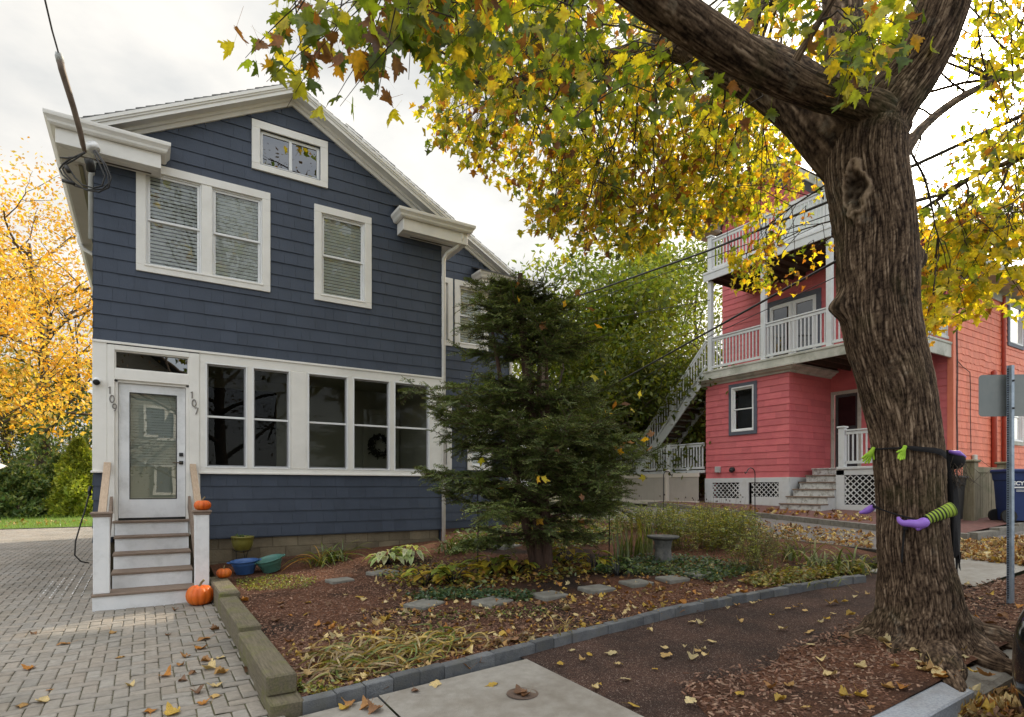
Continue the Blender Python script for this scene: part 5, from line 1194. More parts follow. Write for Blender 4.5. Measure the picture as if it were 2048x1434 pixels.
# ------------------------------------------------------------------ the street maple
maple = thing('maple_tree', 'big old maple with rough ridged trunk and yellow green leaves at the kerb', 'tree', (5.8, 2.46, .1))
def sweep(name, path, parent, n, step, ridge=.018, freq=26, bumps=(), mat=BARK, tape=.35, dents=()):
    """a limb with real bark ridges: path = [(Vector, radius)]"""
    pts = [p for p, r in path]; rs = [r for p, r in path]
    # Catmull-Rom resample
    Q = []; 
    for i in range(len(pts)-1):
        p0, p1, p2, p3 = pts[max(i-1,0)], pts[i], pts[i+1], pts[min(i+2,len(pts)-1)]
        m = max(2, int((p2-p1).length/step))
        for k in range(m):
            f = k/m; f2, f3 = f*f, f*f*f
            q = .5*((2*p1)+(p2-p0)*f+(2*p0-5*p1+4*p2-p3)*f2+(3*p1-p0-3*p2+p3)*f3); Q.append((q, rs[i]+(rs[i+1]-rs[i])*(f*f*(3-2*f))))
    Q.append((pts[-1], rs[-1]))
    mb = MB(); mb.usec = True; m = len(Q); u = None; ln = 0
    for i, (q, r) in enumerate(Q):
        T = (Q[min(i+1,m-1)][0]-Q[max(i-1,0)][0]).normalized()
        if u is None: u = (Vector((0,-1,0)) if abs(T.y) < .8 else Vector((1,0,0)))
        u = (u-T*u.dot(T)).normalized(); w_ = T.cross(u)
        if i: ln += (q-Q[i-1][0]).length
        for k in range(n):
            a = 2*PI*k/n; d = u*math.cos(a)+w_*math.sin(a)
            wob = .035*mnoise.noise(Vector((math.cos(a)*1.3, math.sin(a)*1.3, ln*.9+r)))
            wx = .16*mnoise.noise(Vector((math.cos(a)*2, math.sin(a)*2, ln*2.2)))
            N_ = Vector((math.cos(a+wx)*r*freq, math.sin(a+wx)*r*freq, ln*freq*.062))
            N_ += Vector((1,1,.3))*.35*mnoise.noise(N_*.7); vd = mnoise.voronoi(N_*.62)[0]; v1 = .55*sstep(.0, .45, vd[1]-vd[0])+.45*min(abs(mnoise.noise(Vector((N_.x*.55, N_.y*.55, N_.z*.5))))*2.6, 1); v3 = mnoise.noise(N_*.9+Vector((9,3,1))); v2 = mnoise.noise(Vector((N_.x*2.6, N_.y*2.6, N_.z*4)))
            crk = sstep(.0, .16, abs(mnoise.noise(Vector((N_.x*.42, N_.y*.42, N_.z*4.2+4))))); hgt = (.66*v1*(.80+.35*v3)+.34*(.5+.5*v2))*(.62+.38*crk); dsp = ridge*(hgt-.4); tone = 1.0; rr = r*(1+wob)
            pos = q+d*rr
            for (bp, br, bh) in bumps:
                dd = (pos-bp).length/br
                if dd < 2: pos = pos+d*bh*math.exp(-dd*dd*1.6)
            for (bp, bu, bv, dep) in dents:       # a hollow with a rolled rim: elliptical, bu wide, bv high
                rel = pos-bp; hh = rel.z; side = math.hypot(rel.x, rel.y)
                e = math.sqrt((side/(bu*(1-.55*max(0, hh)/bv if hh < bv else .45)))**2+(hh/bv)**2)
                e *= 1+.22*mnoise.noise(rel*9)+.12*mnoise.noise(rel*24); e += .10*(rel.z > 0)*rel.z/bv*0
                if e < 2.0:
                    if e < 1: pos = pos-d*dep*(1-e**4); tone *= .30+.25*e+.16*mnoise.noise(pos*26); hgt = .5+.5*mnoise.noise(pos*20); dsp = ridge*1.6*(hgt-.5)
                    else:
                        k_ = math.exp(-((e-1.13)/.10)**2); pos = pos+d*dep*.30*k_; hgt = hgt*(1-k_)+.72*k_; tone *= 1+.22*k_; dsp *= 1-.5*k_
            mb.v.append(tuple(pos+d*dsp)); mb.c.append((min(max(hgt, 0), 1), tone, 0))
    mb.f = [(i*n+k, i*n+(k+1)%n, (i+1)*n+(k+1)%n, (i+1)*n+k) for i in range(m-1) for k in range(n)]+[tuple(range((m-1)*n, m*n))]
    return mb.build(name, mat, parent, True), [q for q, r in Q]
TS = 5.17
def cl(px, py, wpx, s): return (at(px, py, s), wpx/2*s/F_PX/math.sqrt(1+((px-CX)/F_PX)**2))
trunk_path = [cl(1846,1345,330,5.17), cl(1846,1290,262,5.17), cl(1843,1245,205,5.17), cl(1838,1190,176,5.17), cl(1828,1110,152,5.17), cl(1820,1000,142,5.17), cl(1812,880,146,5.17), cl(1790,760,154,5.17), cl(1764,660,162,5.17),
              cl(1754,560,168,5.17), cl(1752,480,166,5.17), cl(1740,400,170,5.17), cl(1730,330,172,5.17), cl(1735,275,170,5.17), cl(1765,222,140,5.12), cl(1808,168,126,5.06), cl(1845,110,122,5.0), cl(1876,40,120,4.95), cl(1905,-50,114,4.9), cl(1950,-220,92,4.85), cl(2010,-420,70,4.8)]
def onbark(px, py, r): 
    p = at(px, py, 5.17); return p-Vector((p.x, p.y, 0)).normalized()*r
trunk, Qt = sweep('trunk', trunk_path, maple, 320, .014, .018, 78,
    bumps=[(at(1676,615,5.17), .13, .17), (at(1836,520,5.17), .14, .14), (at(1660,645,5.12), .08, .07), (onbark(1770,1270,.4), .2, .07)], dents=[(onbark(1704,405,.30), .125, .30, .13)])
# root flare
for pth in ([(1800,1225,120),(1765,1262,85),(1720,1279,50),(1672,1292,22),(1630,1305,8)], [(1870,1250,130),(1925,1275,105),(1985,1288,80),(2050,1296,52),(2130,1300,20)],
            [(1850,1255,130),(1868,1300,105),(1886,1338,72),(1908,1368,34),(1925,1390,12)], [(1880,1255,110),(1935,1300,90),(1985,1330,62),(2020,1340,40),(2060,1350,20)], [(1810,1240,120),(1800,1280,85),(1790,1310,40),(1780,1325,14)]):
    P_ = []
    for i, (x, y, w_) in enumerate(pth):
        s = 5.17 if i == 0 else None
        if i == 0: p = at(1842, 1222, 5.17); w_ = 105
        else:
            p = gnd(x, y, tz); p = p if i > 1 else p.lerp(at(x, y, 5.1), .5)
        P_.append((p+Vector((0,0,.0)), w_/2*4.9/F_PX))
    sweep('root', P_, maple, 96, .022, .013, 60)
limbA = [cl(1795,262,70,5.15), cl(1758,226,86,5.0), cl(1690,200,70,4.88), cl(1620,180,69,4.75), cl(1520,135,77,4.55), cl(1420,75,82,4.35), cl(1325,8,82,4.15), cl(1230,-60,80,3.95), cl(1100,-160,84,3.75), cl(960,-270,66,3.6)]
limbB = [cl(1722,330,150,5.25), cl(1672,265,150,5.3), cl(1605,200,132,5.45), cl(1525,148,116,5.7), cl(1440,112,96,6.0), cl(1370,86,70,6.4), cl(1310,95,48,6.8), cl(1240,115,38,7.2), cl(1150,140,34,7.6), cl(1085,160,32,7.9), cl(1020,184,28,8.2), cl(975,170,22,8.4), cl(935,145,14,8.6)]
limbD = [cl(1730,310,140,5.3), cl(1708,220,112,5.45), cl(1694,120,90,5.7), cl(1684,10,80,5.9), cl(1670,-150,66,6.1), cl(1640,-330,48,6.3)]
limbE = [cl(1452,112,60,6.1), cl(1472,70,30,6.4), cl(1500,40,25,6.6), cl(1532,-10,23,6.9), cl(1570,-90,20,7.2)]
limbG = [cl(1575,165,30,4.7), cl(1592,120,18,4.6), cl(1622,70,15,4.5), cl(1660,10,13,4.4), cl(1700,-60,11,4.3)]
limbR = [cl(1790,330,40,5.4), cl(1850,250,22,6.2), cl(1930,190,18,7.2), cl(2020,150,14,8.2), cl(2120,120,11,9)]
limbS = [cl(2130,265,26,6.2), cl(2060,305,18,6.6), cl(1990,335,12,7.0), cl(1930,360,8,7.4), cl(1880,390,8,7.8)]
LIMB = {}
for nm, pth, n, st_ in (('A', limbA, 96, .028), ('B', limbB, 84, .03), ('D', limbD, 72, .035), ('E', limbE, 32, .05), ('G', limbG, 24, .05), ('R', limbR, 32, .06), ('S', limbS, 28, .06)):
    o, Q = sweep('limb', pth, maple, n, st_, .010 if nm in 'ABD' else .005, 70); LIMB[nm] = Q
ALLQ = sum(LIMB.values(), [])+Qt[-60:]
# leaves -----------------------------------------------------------
def pip(x, y, poly):
    c = False; j = len(poly)-1
    for i in range(len(poly)):
        if (poly[i][1] > y) != (poly[j][1] > y) and x < (poly[j][0]-poly[i][0])*(y-poly[i][1])/(poly[j][1]-poly[i][1])+poly[i][0]: c = not c
        j = i
    return c
def maple_shape(detail=True):
    if detail == 'full': return [(.0,.0),(.08,-.12),(.18,-.33),(.30,-.42),(.36,-.33),(.45,-.50),(.58,-.50),(.58,-.37),(.68,-.34),(.70,-.23),(.84,-.15),(1.0,.0)]
    half = [(.0,.0),(.10,-.10),(.16,-.30),(.22,-.22),(.32,-.40),(.36,-.28),(.30,-.20),(.46,-.52),(.60,-.52),(.50,-.40),(.66,-.36),(.60,-.24),(.62,-.16),(.74,-.20),(.72,-.12),(.84,-.10),(1.0,.0)] if detail else [(.0,.0),(.18,-.36),(.36,-.24),(.52,-.52),(.60,-.20),(.78,-.14),(1.0,.0)]
    half = [(x*1.0, y*1.05) for x, y in half]
    return half
def leaf_geo(detail, fold=.18, curl=.22):
    h = maple_shape(detail); n = len(h); V = [(x, 0, -curl*x*x*.6) for x in ((0, .34, .68, 1.0) if detail else (0, 1.0))]
    F = []; k = len(V)
    if detail:
        mids = [0,.34,.68,1.0]
        for sgn in (1, -1):
            base_ = len(V); inner = h[1:-1]; V += [(x, y*sgn, abs(y)*fold*2-curl*x*x*.6-abs(y)**2*.55) for x, y in inner]; m = len(inner)
            idx = lambda q: base_+q
            # fans from the midrib points
            cut1 = [i for i, (x, y) in enumerate(inner) if x <= .40]; cut2 = [i for i, (x, y) in enumerate(inner) if .40 < x <= .70]
            a, b = len(cut1), len(cut1)+len(cut2)
            F.append(tuple([0]+[idx(q) for q in range(0, a)]+[1])[::sgn]); F.append(tuple([1]+[idx(q) for q in range(a-1, b)]+[2])[::sgn]); F.append(tuple([2]+[idx(q) for q in range(b-1, m)]+[3])[::sgn])
    else:
        for sgn in (1, -1):
            base_ = len(V); inner = h[1:-1]; V += [(x, y*sgn, abs(y)*fold*2-curl*x*x*.6) for x, y in inner]
            F.append(tuple([0]+[base_+q for q in range(len(inner))]+[1])[::sgn])
    # tiny petiole
    return V, F
LV_D, LF_D = leaf_geo(True); LV_S, LF_S = leaf_geo(False)
LV_D = [(x-0.0, y, z) for x, y, z in LV_D]+[(0,.008,0),(0,-.008,0),(-.55,-.006,.06),(-.55,.006,.06)]; LF_D = LF_D+[(len(LV_D)-4, len(LV_D)-3, len(LV_D)-2, len(LV_D)-1)]
PAL = 1.35*np.array([(.075,.115,.018),(.13,.175,.022),(.27,.29,.03),(.43,.38,.035),(.57,.45,.045),(.46,.27,.03),(.24,.10,.025),(.14,.065,.035)])
def leafcols(n, wts):
    w_ = np.array(wts, float); i = NP.choice(len(PAL), n, p=w_/w_.sum()); return PAL[i]*NP.uniform(.75, 1.25, (n, 1))*NP.uniform(.93, 1.07, (n, 3))
def inpoly_pts(poly, n):
    xs, ys = [p[0] for p in poly], [p[1] for p in poly]; out = []
    while len(out) < n:
        x, y = R_.uniform(min(xs), max(xs)), R_.uniform(min(ys), max(ys))
        if pip(x, y, poly): out.append((x, y))
    return out
REG = [  # poly, sprays, depth range, leaves per spray, leaf length, colour weights, detailed leaves
 ([(1075,400),(1000,345),(925,290),(872,250),(885,205),(832,195),(850,125),(910,150),(1000,120),(1300,130),(1450,170),(1560,235),(1635,330),(1600,350),(1540,335),(1500,420),(1560,500),(1545,560),(1492,572),(1470,520),(1430,430),(1290,495),(1180,488),(1130,452),(1082,470)], 330, (7.0, 11.5), 16, (.09,.14), (2,5,9,9,6,3,2,1), False),
 ([(1060,330),(1300,250),(1500,260),(1600,330),(1560,420),(1440,425),(1290,490),(1180,480),(1090,440)], 150, (7.5, 11), 16, (.09,.14), (1,4,10,10,6,2,1,1), False),
 ([(1530,345),(1640,330),(1690,470),(1660,560),(1560,600),(1500,560)], 13, (7.5, 10), 13, (.06,.10), (1,3,5,7,7,5,4,3), False),
 ([(850,-60),(1300,-60),(1420,60),(1560,180),(1520,235),(1350,215),(1150,175),(1000,200),(920,160),(850,90)], 200, (6.0, 9.5), 15, (.10,.15), (4,7,8,6,4,2,2,1), True),
 ([(1000,-60),(1290,-40),(1380,80),(1500,230),(1480,330),(1380,250),(1250,260),(1100,200),(1000,90)], 30, (4.4, 5.6), 8, (.11,.155), (9,9,4,2,1,0,1,1), True),
 ([(600,30),(660,5),(740,-20),(830,-40),(900,-40),(880,50),(800,80),(710,55),(640,75)], 13, (3.7, 4.5), 10, (.12,.17), (9,8,4,2,1,1,3,2), True),
 ([(525,62),(555,28),(610,20),(630,60),(560,90)], 5, (3.9, 4.3), 9, (.11,.15), (8,7,4,3,2,1,4,2), True),
 ([(585,90),(625,90),(625,140),(590,150)], 2, (4.0, 4.3), 6, (.12,.16), (4,6,5,4,3,2,4,2), True),
 ([(690,60),(800,60),(780,120),(715,130)], 4, (3.8, 4.2), 8, (.13,.18), (9,8,4,2,1,1,3,2), True),
 ([(850,-30),(1000,-40),(1010,70),(930,110),(870,80)], 18, (4.0, 5), 10, (.12,.17), (8,7,5,4,3,2,2,1), True),
 ([(1330,-50),(1880,-50),(1862,40),(1800,130),(1760,150),(1650,130),(1560,80),(1440,20)], 18, (4.2, 5.2), 8, (.11,.15), (6,8,6,3,2,1,1,1), True),
 ([(1640,60),(1760,60),(1790,150),(1720,165),(1650,130)], 9, (4.3, 4.75), 7, (.11,.15), (5,7,6,3,2,2,2,1), True),
 ([(1390,-50),(1880,-50),(1850,90),(1790,200),(1700,180),(1600,150),(1500,60)], 70, (6.3, 10), 13, (.10,.15), (2,5,7,7,5,3,2,1), False),
 ([(1935,-50),(2110,-50),(2110,420),(2070,545),(2000,500),(1935,560),(1880,600),(1838,590),(1838,450),(1880,330),(1900,240),(1925,130)], 125, (6.2, 10.5), 14, (.09,.14), (1,4,10,11,6,2,1,0), False),
 ([(1845,430),(2010,420),(1995,540),(1900,640),(1852,640)], 60, (6.2, 8), 15, (.10,.145), (1,3,7,11,8,3,1,0), False),
 ([(2010,420),(2100,400),(2100,620),(2040,600)], 22, (6, 7.5), 13, (.10,.14), (1,3,7,11,8,3,1,0), False)]
simple, detail = ([], [], [], []), ([], [], [], [])
twigs = MB(); branches = MB(); ALLQ_np = np.array([tuple(q) for q in ALLQ])
trunk_c = Vector((5.8, 2.46, 4.5))
def add_spray(c, nl, sz, wts, det, droop=.55):
    out = Vector((c.x-trunk_c.x, c.y-trunk_c.y, 0)); out = out.normalized() if out.length > .1 else Vector((-1,0,0))
    d = (out*.7+Vector((R_.gauss(0,.45), R_.gauss(0,.45), R_.gauss(-droop,.25)))).normalized(); L_ = sz[1]*R_.uniform(2.6, 4.0)
    a = c-d*L_*.5; prev = a; pts = []
    for k in range(4): f = (k+1)/4; pts.append(a+d*L_*f+Vector((0,0,-.12*L_*f*f)))
    twigs.tube([a]+pts, [.006,.005,.004,.003,.002], 4, False)
    dst = detail if det else simple
    for k in range(nl):
        f = R_.random()**.8; p = a+d*L_*f+Vector((R_.gauss(0,1), R_.gauss(0,1), R_.gauss(0,.8)-.3))*sz[1]*.62
        s = R_.uniform(*sz); ld = (d*.5+Vector((R_.gauss(0,.7), R_.gauss(0,.7), -.75+R_.gauss(0,.45)))).normalized()
        nn = Vector((R_.gauss(0,.75), R_.gauss(0,.75), .55+R_.gauss(0,.5)))
        dst[0].append(tuple(p)); dst[1].append(tuple(nn)); dst[2].append(tuple(ld)); dst[3].append(s)
    dst_n.append((det, nl, wts))
    return a
dst_n = []; attach = []
for poly, ns, (s0, s1), nl, sz, wts, det in REG:
    for x, y in inpoly_pts(poly, ns):
        s = s0+(s1-s0)*R_.random(); c = at(x, y, s)
        if c.z < 2.6 or math.hypot(x-1918, y-200) < 62: continue
        attach.append((add_spray(c, nl, sz, wts, det), s))
# crown above and beyond the frame
for k in range(90):
    a = R_.uniform(0, 2*PI); r = 7.5*math.sqrt(R_.random()); c = trunk_c+Vector((r*math.cos(a), r*math.sin(a), R_.uniform(2.9, 6.0)-.1*r))
    fwd = c.x*S_+c.y*C_
    if fwd > .3:
        py = HY-F_PX*(c.z-CAM_H)/fwd
        if py > -40: continue
    if c.length < 3.4: continue
    attach.append((add_spray(c, 14, (.14,.2), (3,5,7,7,5,3,2,1), False), 12))
# branches from the limbs to clusters of sprays
A_ = np.array([tuple(p) for p, s in attach]); left = set(range(len(A_))); order = list(range(len(A_))); R_.shuffle(order); nb = 0
for i in order:
    if i not in left: continue
    dd = np.linalg.norm(A_-A_[i], axis=1); grp = [j for j in np.argsort(dd)[:14] if j in left and dd[j] < 1.3]
    for j in grp: left.discard(j)
    cen = Vector(A_[grp].mean(axis=0)); q = ALLQ_np-np.array(cen); q[:, 2] *= 1.0
    src = Vector(ALLQ_np[int(np.argmin(np.linalg.norm(q, axis=1)+.0*q[:, 2]))]); mid = src.lerp(cen, .55)+Vector((R_.gauss(0,.12), R_.gauss(0,.12), .10*(src-cen).length))
    ln = (src-cen).length; r0 = min(.007+.0055*ln, .035)
    pts = [src.lerp(mid, f).lerp(mid.lerp(cen, f), f)+Vector((R_.gauss(0,.02), R_.gauss(0,.02), R_.gauss(0,.02)))*(1 if 0 < f < 1 else 0) for f in lin(0, 1, 9)]
    branches.tube(pts, [r0*(1-.75*f) for f in lin(0, 1, 9)], 6, False)
    for j in grp:
        e = Vector(A_[j]); b = pts[R_.randint(5, 8)]; m_ = b.lerp(e, .5)+Vector((0,0,.08)); twigs.tube([b, m_, e], [.006,.005,.004], 4, False)
branches.build('branch', TWIG, maple, True); twigs.build('twig', TWIG, maple)
for det, dst in ((True, detail), (False, simple)):
    cols = np.concatenate([leafcols(nl, w_) for d_, nl, w_ in dst_n if d_ == det])
    M = frames(np.array(dst[1]), np.array(dst[2]), np.array(dst[3]))
    scatter('foliage', LV_D if det else LV_S, LF_D if det else LF_S, M, np.array(dst[0]), cols, LEAF, maple, curl=.45)

# ------------------------------------------------------------------ generic trees
QUADLEAF = [(0,0,0),(.5,.24,.06),(1,0,0),(.5,-.24,.06)]; QF = [(0,1,2,3)]
def grow(name, label, cat, base, h, r0, spread, seed, cols, nleaf, lsize, crown0=.25, group=None, limbs=9, bark=GREYBARK, mat=FOL, lean=(0,0), flat=1.0, droop=-.2, tipr=.55, levels=3):
    rnd = random.Random(seed); npr = np.random.RandomState(seed); base = Vector(base); th = thing(name, label, cat, base, group)
    mb = MB(); br = MB(); tips = []
    top = base+Vector((lean[0], lean[1], h*.8)); tp = [base.lerp(top, f)+Vector((rnd.gauss(0,.05*h*.2), rnd.gauss(0,.05*h*.2), 0))*(f > 0) for f in lin(0, 1, 8)]
    mb.tube([base+Vector((0,0,-.3))]+tp, [r0*1.5]+[r0*(1.1-.85*f) for f in lin(0, 1, 8)], 12, False)
    def rec(p, d, ln, r, lv):
        pts = [p]; q = p; dd = d.copy()
        for k in range(5):
            dd = (dd+Vector((rnd.gauss(0,.22), rnd.gauss(0,.22), rnd.gauss(.05,.14)))).normalized(); q = q+dd*ln/5; pts.append(q)
        br.tube(pts, [r*(1-.13*k) for k in range(6)], 6 if lv > 1 else 4, False)
        if lv == 0: tips.append((pts[-1], dd)); tips.append((pts[3], dd)); return
        for k in range(3 if lv > 1 else 3):
            i = rnd.randint(2, 5); nd = (dd+Vector((rnd.gauss(0,.75), rnd.gauss(0,.75), rnd.gauss(.1,.45)))).normalized(); rec(pts[i], nd, ln*rnd.uniform(.5,.75), r*.5, lv-1)
        tips.append((pts[-1], dd))
    for k in range(limbs):
        f = crown0+(1-crown0)*(k+.3*rnd.random())/limbs; i = min(int(f*7), 6); p = tp[i].lerp(tp[i+1], f*7-i); a = k*2.4+rnd.uniform(-.4,.4)
        up = .25+.9*f; d = Vector((math.cos(a), math.sin(a), up*flat)).normalized(); rec(p, d, spread*(1.05-.55*f)*rnd.uniform(.75,1.1)*.62, r0*.42*(1.1-.6*f), levels-1)
    mb.build('trunk', bark, th, True); br.build('branch', bark, th, True)
    T = np.array([tuple(p) for p, d in tips]); n = nleaf; i = npr.randint(0, len(T), n)
    P = T[i]+npr.normal(0, 1, (n,3))*np.array([tipr, tipr, tipr*.6])*spread*.13
    tone = npr.uniform(.7, 1.2, len(T))[i]
    C = np.array(cols)[npr.randint(0, len(cols), n)]*tone[:, None]*npr.uniform(.8,1.2,(n,1))
    nn = npr.normal(0,1,(n,3))+np.array([0,0,.6]); ld = npr.normal(0,1,(n,3))+np.array([0,0,droop-.4])
    scatter('crown', QUADLEAF, QF, frames(nn, ld, npr.uniform(lsize*.7, lsize*1.3, n)), P, C, mat, th)
    return th
YEL = [(.84,.48,.06),(.88,.56,.08),(.74,.38,.04),(.88,.64,.16),(.62,.50,.09)]
GRN = [(.16,.23,.030),(.22,.28,.035),(.12,.18,.030),(.30,.33,.045),(.20,.23,.03)]
def g3(px, s): p = at(px, 900, s); return Vector((p.x, p.y, tz(p.x, p.y)))
grow('honey_locust', 'tall golden yellow honey locust behind the left side of the house', 'tree', g3(92, 35), 20, .40, 13, 5, YEL, 17000, .25, .12, limbs=18, tipr=.62, lean=(-.6,.4), flat=.95)
grow('honey_locust', 'second golden tree reaching in from the left edge of the picture', 'tree', g3(-150, 24), 14, .30, 9, 8, YEL, 15000, .23, .25, limbs=11, tipr=.6)
for px, s, h, sp_x, seed, n, lab in ((1235, 27, 10.2, 7.5, 21, 15000, 'broad green tree rising over the vinyl fence, left of the pink house'), (1390, 33, 14.5, 8.5, 22, 14000, 'taller green tree close behind the pink house porch'), (1130, 31, 9.6, 6.5, 23, 10000, 'light green tree showing right of the blue house roof'), (1085, 24, 11.2, 4.5, 25, 2600, 'sparse light tree peeking over the rear roof'), (1300, 22.5, 5.6, 4.6, 24, 11000, 'dark green bushy tree low behind the outside stairs'), (1190, 25, 5.0, 5.5, 26, 11000, 'dark low bushy tree behind the garden evergreen'), (1400, 26, 4.6, 5.0, 27, 9000, 'dark low bushy tree seen under the outside stairs')):
    dk = .6 if seed in (24,26,27) else 1.15
    grow('green_tree', lab, 'tree', g3(px, s), h, .2, sp_x, seed, [(a*dk, b*dk, c*dk) for a, b, c in GRN], n, .26 if seed != 24 else .2, .12, 'green trees behind the houses', limbs=14, tipr=.75)
grow('garden_tree', 'low yellow green tree spreading at the far left behind the lawn', 'tree', g3(10, 36), 7.5, .18, 8, 71, GRN[1:4:2]+YEL[3:], 12000, .26, .1, limbs=12, tipr=.8)
# conifers and shrubs by the lawn
def cone_shrub(name, label, px, s, h, r, cols, n, seed, group=None, py=1038, pw=1.0):
    p = g3(px, s); rnd = np.random.RandomState(seed); th = thing(name, label, 'shrub', p, group)
    mb = MB(); mb.tube([p, p+Vector((0,0,h*.85))], [.07,.02], 8); mb.build('trunk', GREYBARK, th)
    z = rnd.uniform(.02, 1, n)**1.1; a = rnd.uniform(0, 2*PI, n); lump = 1+.22*np.sin(a*3+z*9+seed)+.13*np.sin(a*7-z*17)
    rr = r*np.sin(np.clip((1-z)*1.25, 0, 1)*PI/2)**pw*lump*rnd.uniform(.62, 1.0, n)**.5
    P = np.stack([p.x+rr*np.cos(a), p.y+rr*np.sin(a), p.z+z*h], 1)
    od = np.stack([np.cos(a), np.sin(a), rnd.uniform(.3,1.6,n)], 1)+rnd.normal(0,.35,(n,3)); nn = rnd.normal(0,1,(n,3))
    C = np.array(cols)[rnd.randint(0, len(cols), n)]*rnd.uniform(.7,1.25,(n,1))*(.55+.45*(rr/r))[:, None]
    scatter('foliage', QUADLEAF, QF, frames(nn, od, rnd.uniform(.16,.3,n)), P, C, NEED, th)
ARB = [(.46,.52,.06),(.58,.60,.07),(.32,.40,.05)]; DKG = [(.11,.19,.055),(.16,.24,.06),(.25,.29,.065)]
cone_shrub('arborvitae', 'yellow green cone shaped arborvitae beside the paved drive', 158, 27.5, 3.6, 1.0, ARB, 9000, 3)
cone_shrub('evergreen_shrub', 'dark green low evergreen shrub at the left edge of the lawn', 35, 27, 2.3, 1.75, DKG, 8000, 4, 'evergreen shrubs by the lawn', pw=.7)
cone_shrub('evergreen_shrub', 'dark green evergreen shrub between the arborvitae and the board fence', 118, 30, 2.9, 1.2, DKG, 6000, 6, 'evergreen shrubs by the lawn')
cone_shrub('fir_tree', 'tall dark conifer standing behind the arborvitae', 140, 34, 8.2, 2.6, DKG, 9000, 9)
cone_shrub('fir_tree', 'wide dark conifer behind the golden tree at the far left', 20, 38, 6.0, 4.2, [(.06,.085,.02),(.09,.11,.025)], 9000, 12)
for i_, (px_, s_, h_, r_) in enumerate(((1262, 25, 4.2, 2.2), (1330, 27, 5.2, 2.4), (1395, 28, 4.8, 2.2), (1215, 27, 4.4, 2.2))):
    cone_shrub('leafy_shrub', ['dark leafy shrub behind the vinyl fence, nearest the garden evergreen', 'tall leafy shrub behind the middle of the vinyl fence', 'leafy shrub behind the landing railing of the pink house', 'leafy shrub hidden behind the garden evergreen branches'][i_], px_, s_, h_, r_, [(.07,.115,.025),(.11,.16,.03),(.18,.21,.035)], 5000, 30+i_, 'shrubs behind the vinyl fence', pw=.6)
# lawn grass
n = 12000; X = NP.uniform(-12, -.6, n); Yg = 25.3+NP.uniform(0, 1, n)**1.6*12
P = np.stack([X, Yg, np.array([tz(a, b)+.03 for a, b in zip(X, Yg)])], 1)
o = scatter('lawn_grass', [(0,-.03,0),(0,.03,0),(1,.0,.0)], [(0,1,2)], frames(NP.normal(0,1,(n,3))*np.array([1,1,.1]), NP.normal(0,.35,(n,3))+np.array([0,0,1]), NP.uniform(.06,.13,n)*1.6), P, np.array([(.15,.25,.035)])*NP.uniform(.7,1.5,(n,1)), PLANT)
stuff(o, 'short green grass of the back lawn', 'grass')
# board fence, far shed and umbrella behind the lawn
ff = thing('board_fence', 'tall weathered board fence behind the lawn and shrubs', 'fence', g3(80, 38)); mb = MB(); p = g3(80, 38)
for k in range(50): mb.bbox(p.x-5+.2*k, p.x-5+.2*k+.19, p.y-.02, p.y+.02+.01*(k % 2), p.z, p.z+2.2, .01)
mb.build('panel', FENCEW, ff)
mb = MB(); [mb.bbox(p.x-5+2.0*k-.07, p.x-5+2.0*k+.07, p.y-.09, p.y-.03, p.z, p.z+2.35, .01) for k in range(6)]; mb.build('post', FENCEW, ff)
gh = thing('garden_house', 'small distant house with pale gable behind the yellow tree', 'house', g3(100, 46)); p = g3(100, 46)
mb = MB(); mb.box(p.x-3, p.x+2, p.y, p.y+6, p.z, p.z+3.0); mb.prism([(p.x-3,p.y,p.z+3),(p.x+2,p.y,p.z+3),(p.x-.5,p.y,p.z+4.6)], (0,6,0)); mb.build('wall', pm('grey_brown_cladding', (.16,.13,.10), (.22,.18,.14)), gh)
mb = MB(); mb.prism([(p.x-3.3,p.y-.3,p.z+2.85),(p.x-.5,p.y-.3,p.z+4.65),(p.x+2.3,p.y-.3,p.z+2.85),(p.x+2.3,p.y-.3,p.z+3.0),(p.x-.5,p.y-.3,p.z+4.82),(p.x-3.3,p.y-.3,p.z+3.0)], (0,6.6,0)); mb.build('roof', WHITE, gh)
mb = MB(); mb.bbox(p.x-.9, p.x+.1, p.y-.05, p.y+.02, p.z+1.0, p.z+2.2, .02); mb.build('window', DARK, gh)
um = thing('patio_umbrella', 'white patio umbrella edge at the far left behind the shrubs', 'umbrella', g3(-18, 29)); p = g3(-18, 29)
mb = MB(); mb.lathe([(1.25,2.05),(1.2,2.15),(.7,2.45),(.02,2.75)], p, 8); mb.build('canopy', WHITE, um); mb = MB(); mb.tube([p, p+Vector((0,0,2.8))], .03, 8); mb.build('pole', BLACK, um)
# utility pole and overhead wires
up_ = thing('utility_pole', 'brown wooden utility pole behind the evergreen and the blue house', 'pole', g3(1083, 23)); p = g3(1083, 23)
mb = MB(); mb.tube([p, p+Vector((0,0,6.6+CAM_H-p.z))], [.17,.13], 12); mb.build('pole', pm('creosote_wood', (.10,.07,.05), (.17,.125,.09), scale=8, rough=.9, stretch=(5,5,.5)), up_)
mb = MB(); q = at(1083, 610, 23); mb.bar(q+Vector((-.35,0,0)), q+Vector((.35,0,0)), .08, .08); mb.build('crossarm', GREYBARK, up_)
def wire(lab, pts, r, grp='overhead wires'):
    P = [at(*p) for p in pts]; Q = []
    for i in range(len(P)-1):
        for k in range(6): Q.append(P[i].lerp(P[i+1], k/6))
    Q.append(P[-1]); mb = MB(); mb.tube(Q, r, 6); tag(mb.build('overhead_wire', CABLE), lab, 'wire', grp)
wire('thick upper overhead cable running from the pole behind the maple trunk', [(1086,612,23),(1200,578,19.5),(1420,500,14.5),(1660,402,10.8),(1830,330,9),(2100,205,7)], .027)
wire('thin wire strung just below the upper overhead cable', [(1086,640,23),(1250,575,18.5),(1440,508,14.2),(1670,425,10.7),(1850,350,8.9),(2100,240,7)], .010)
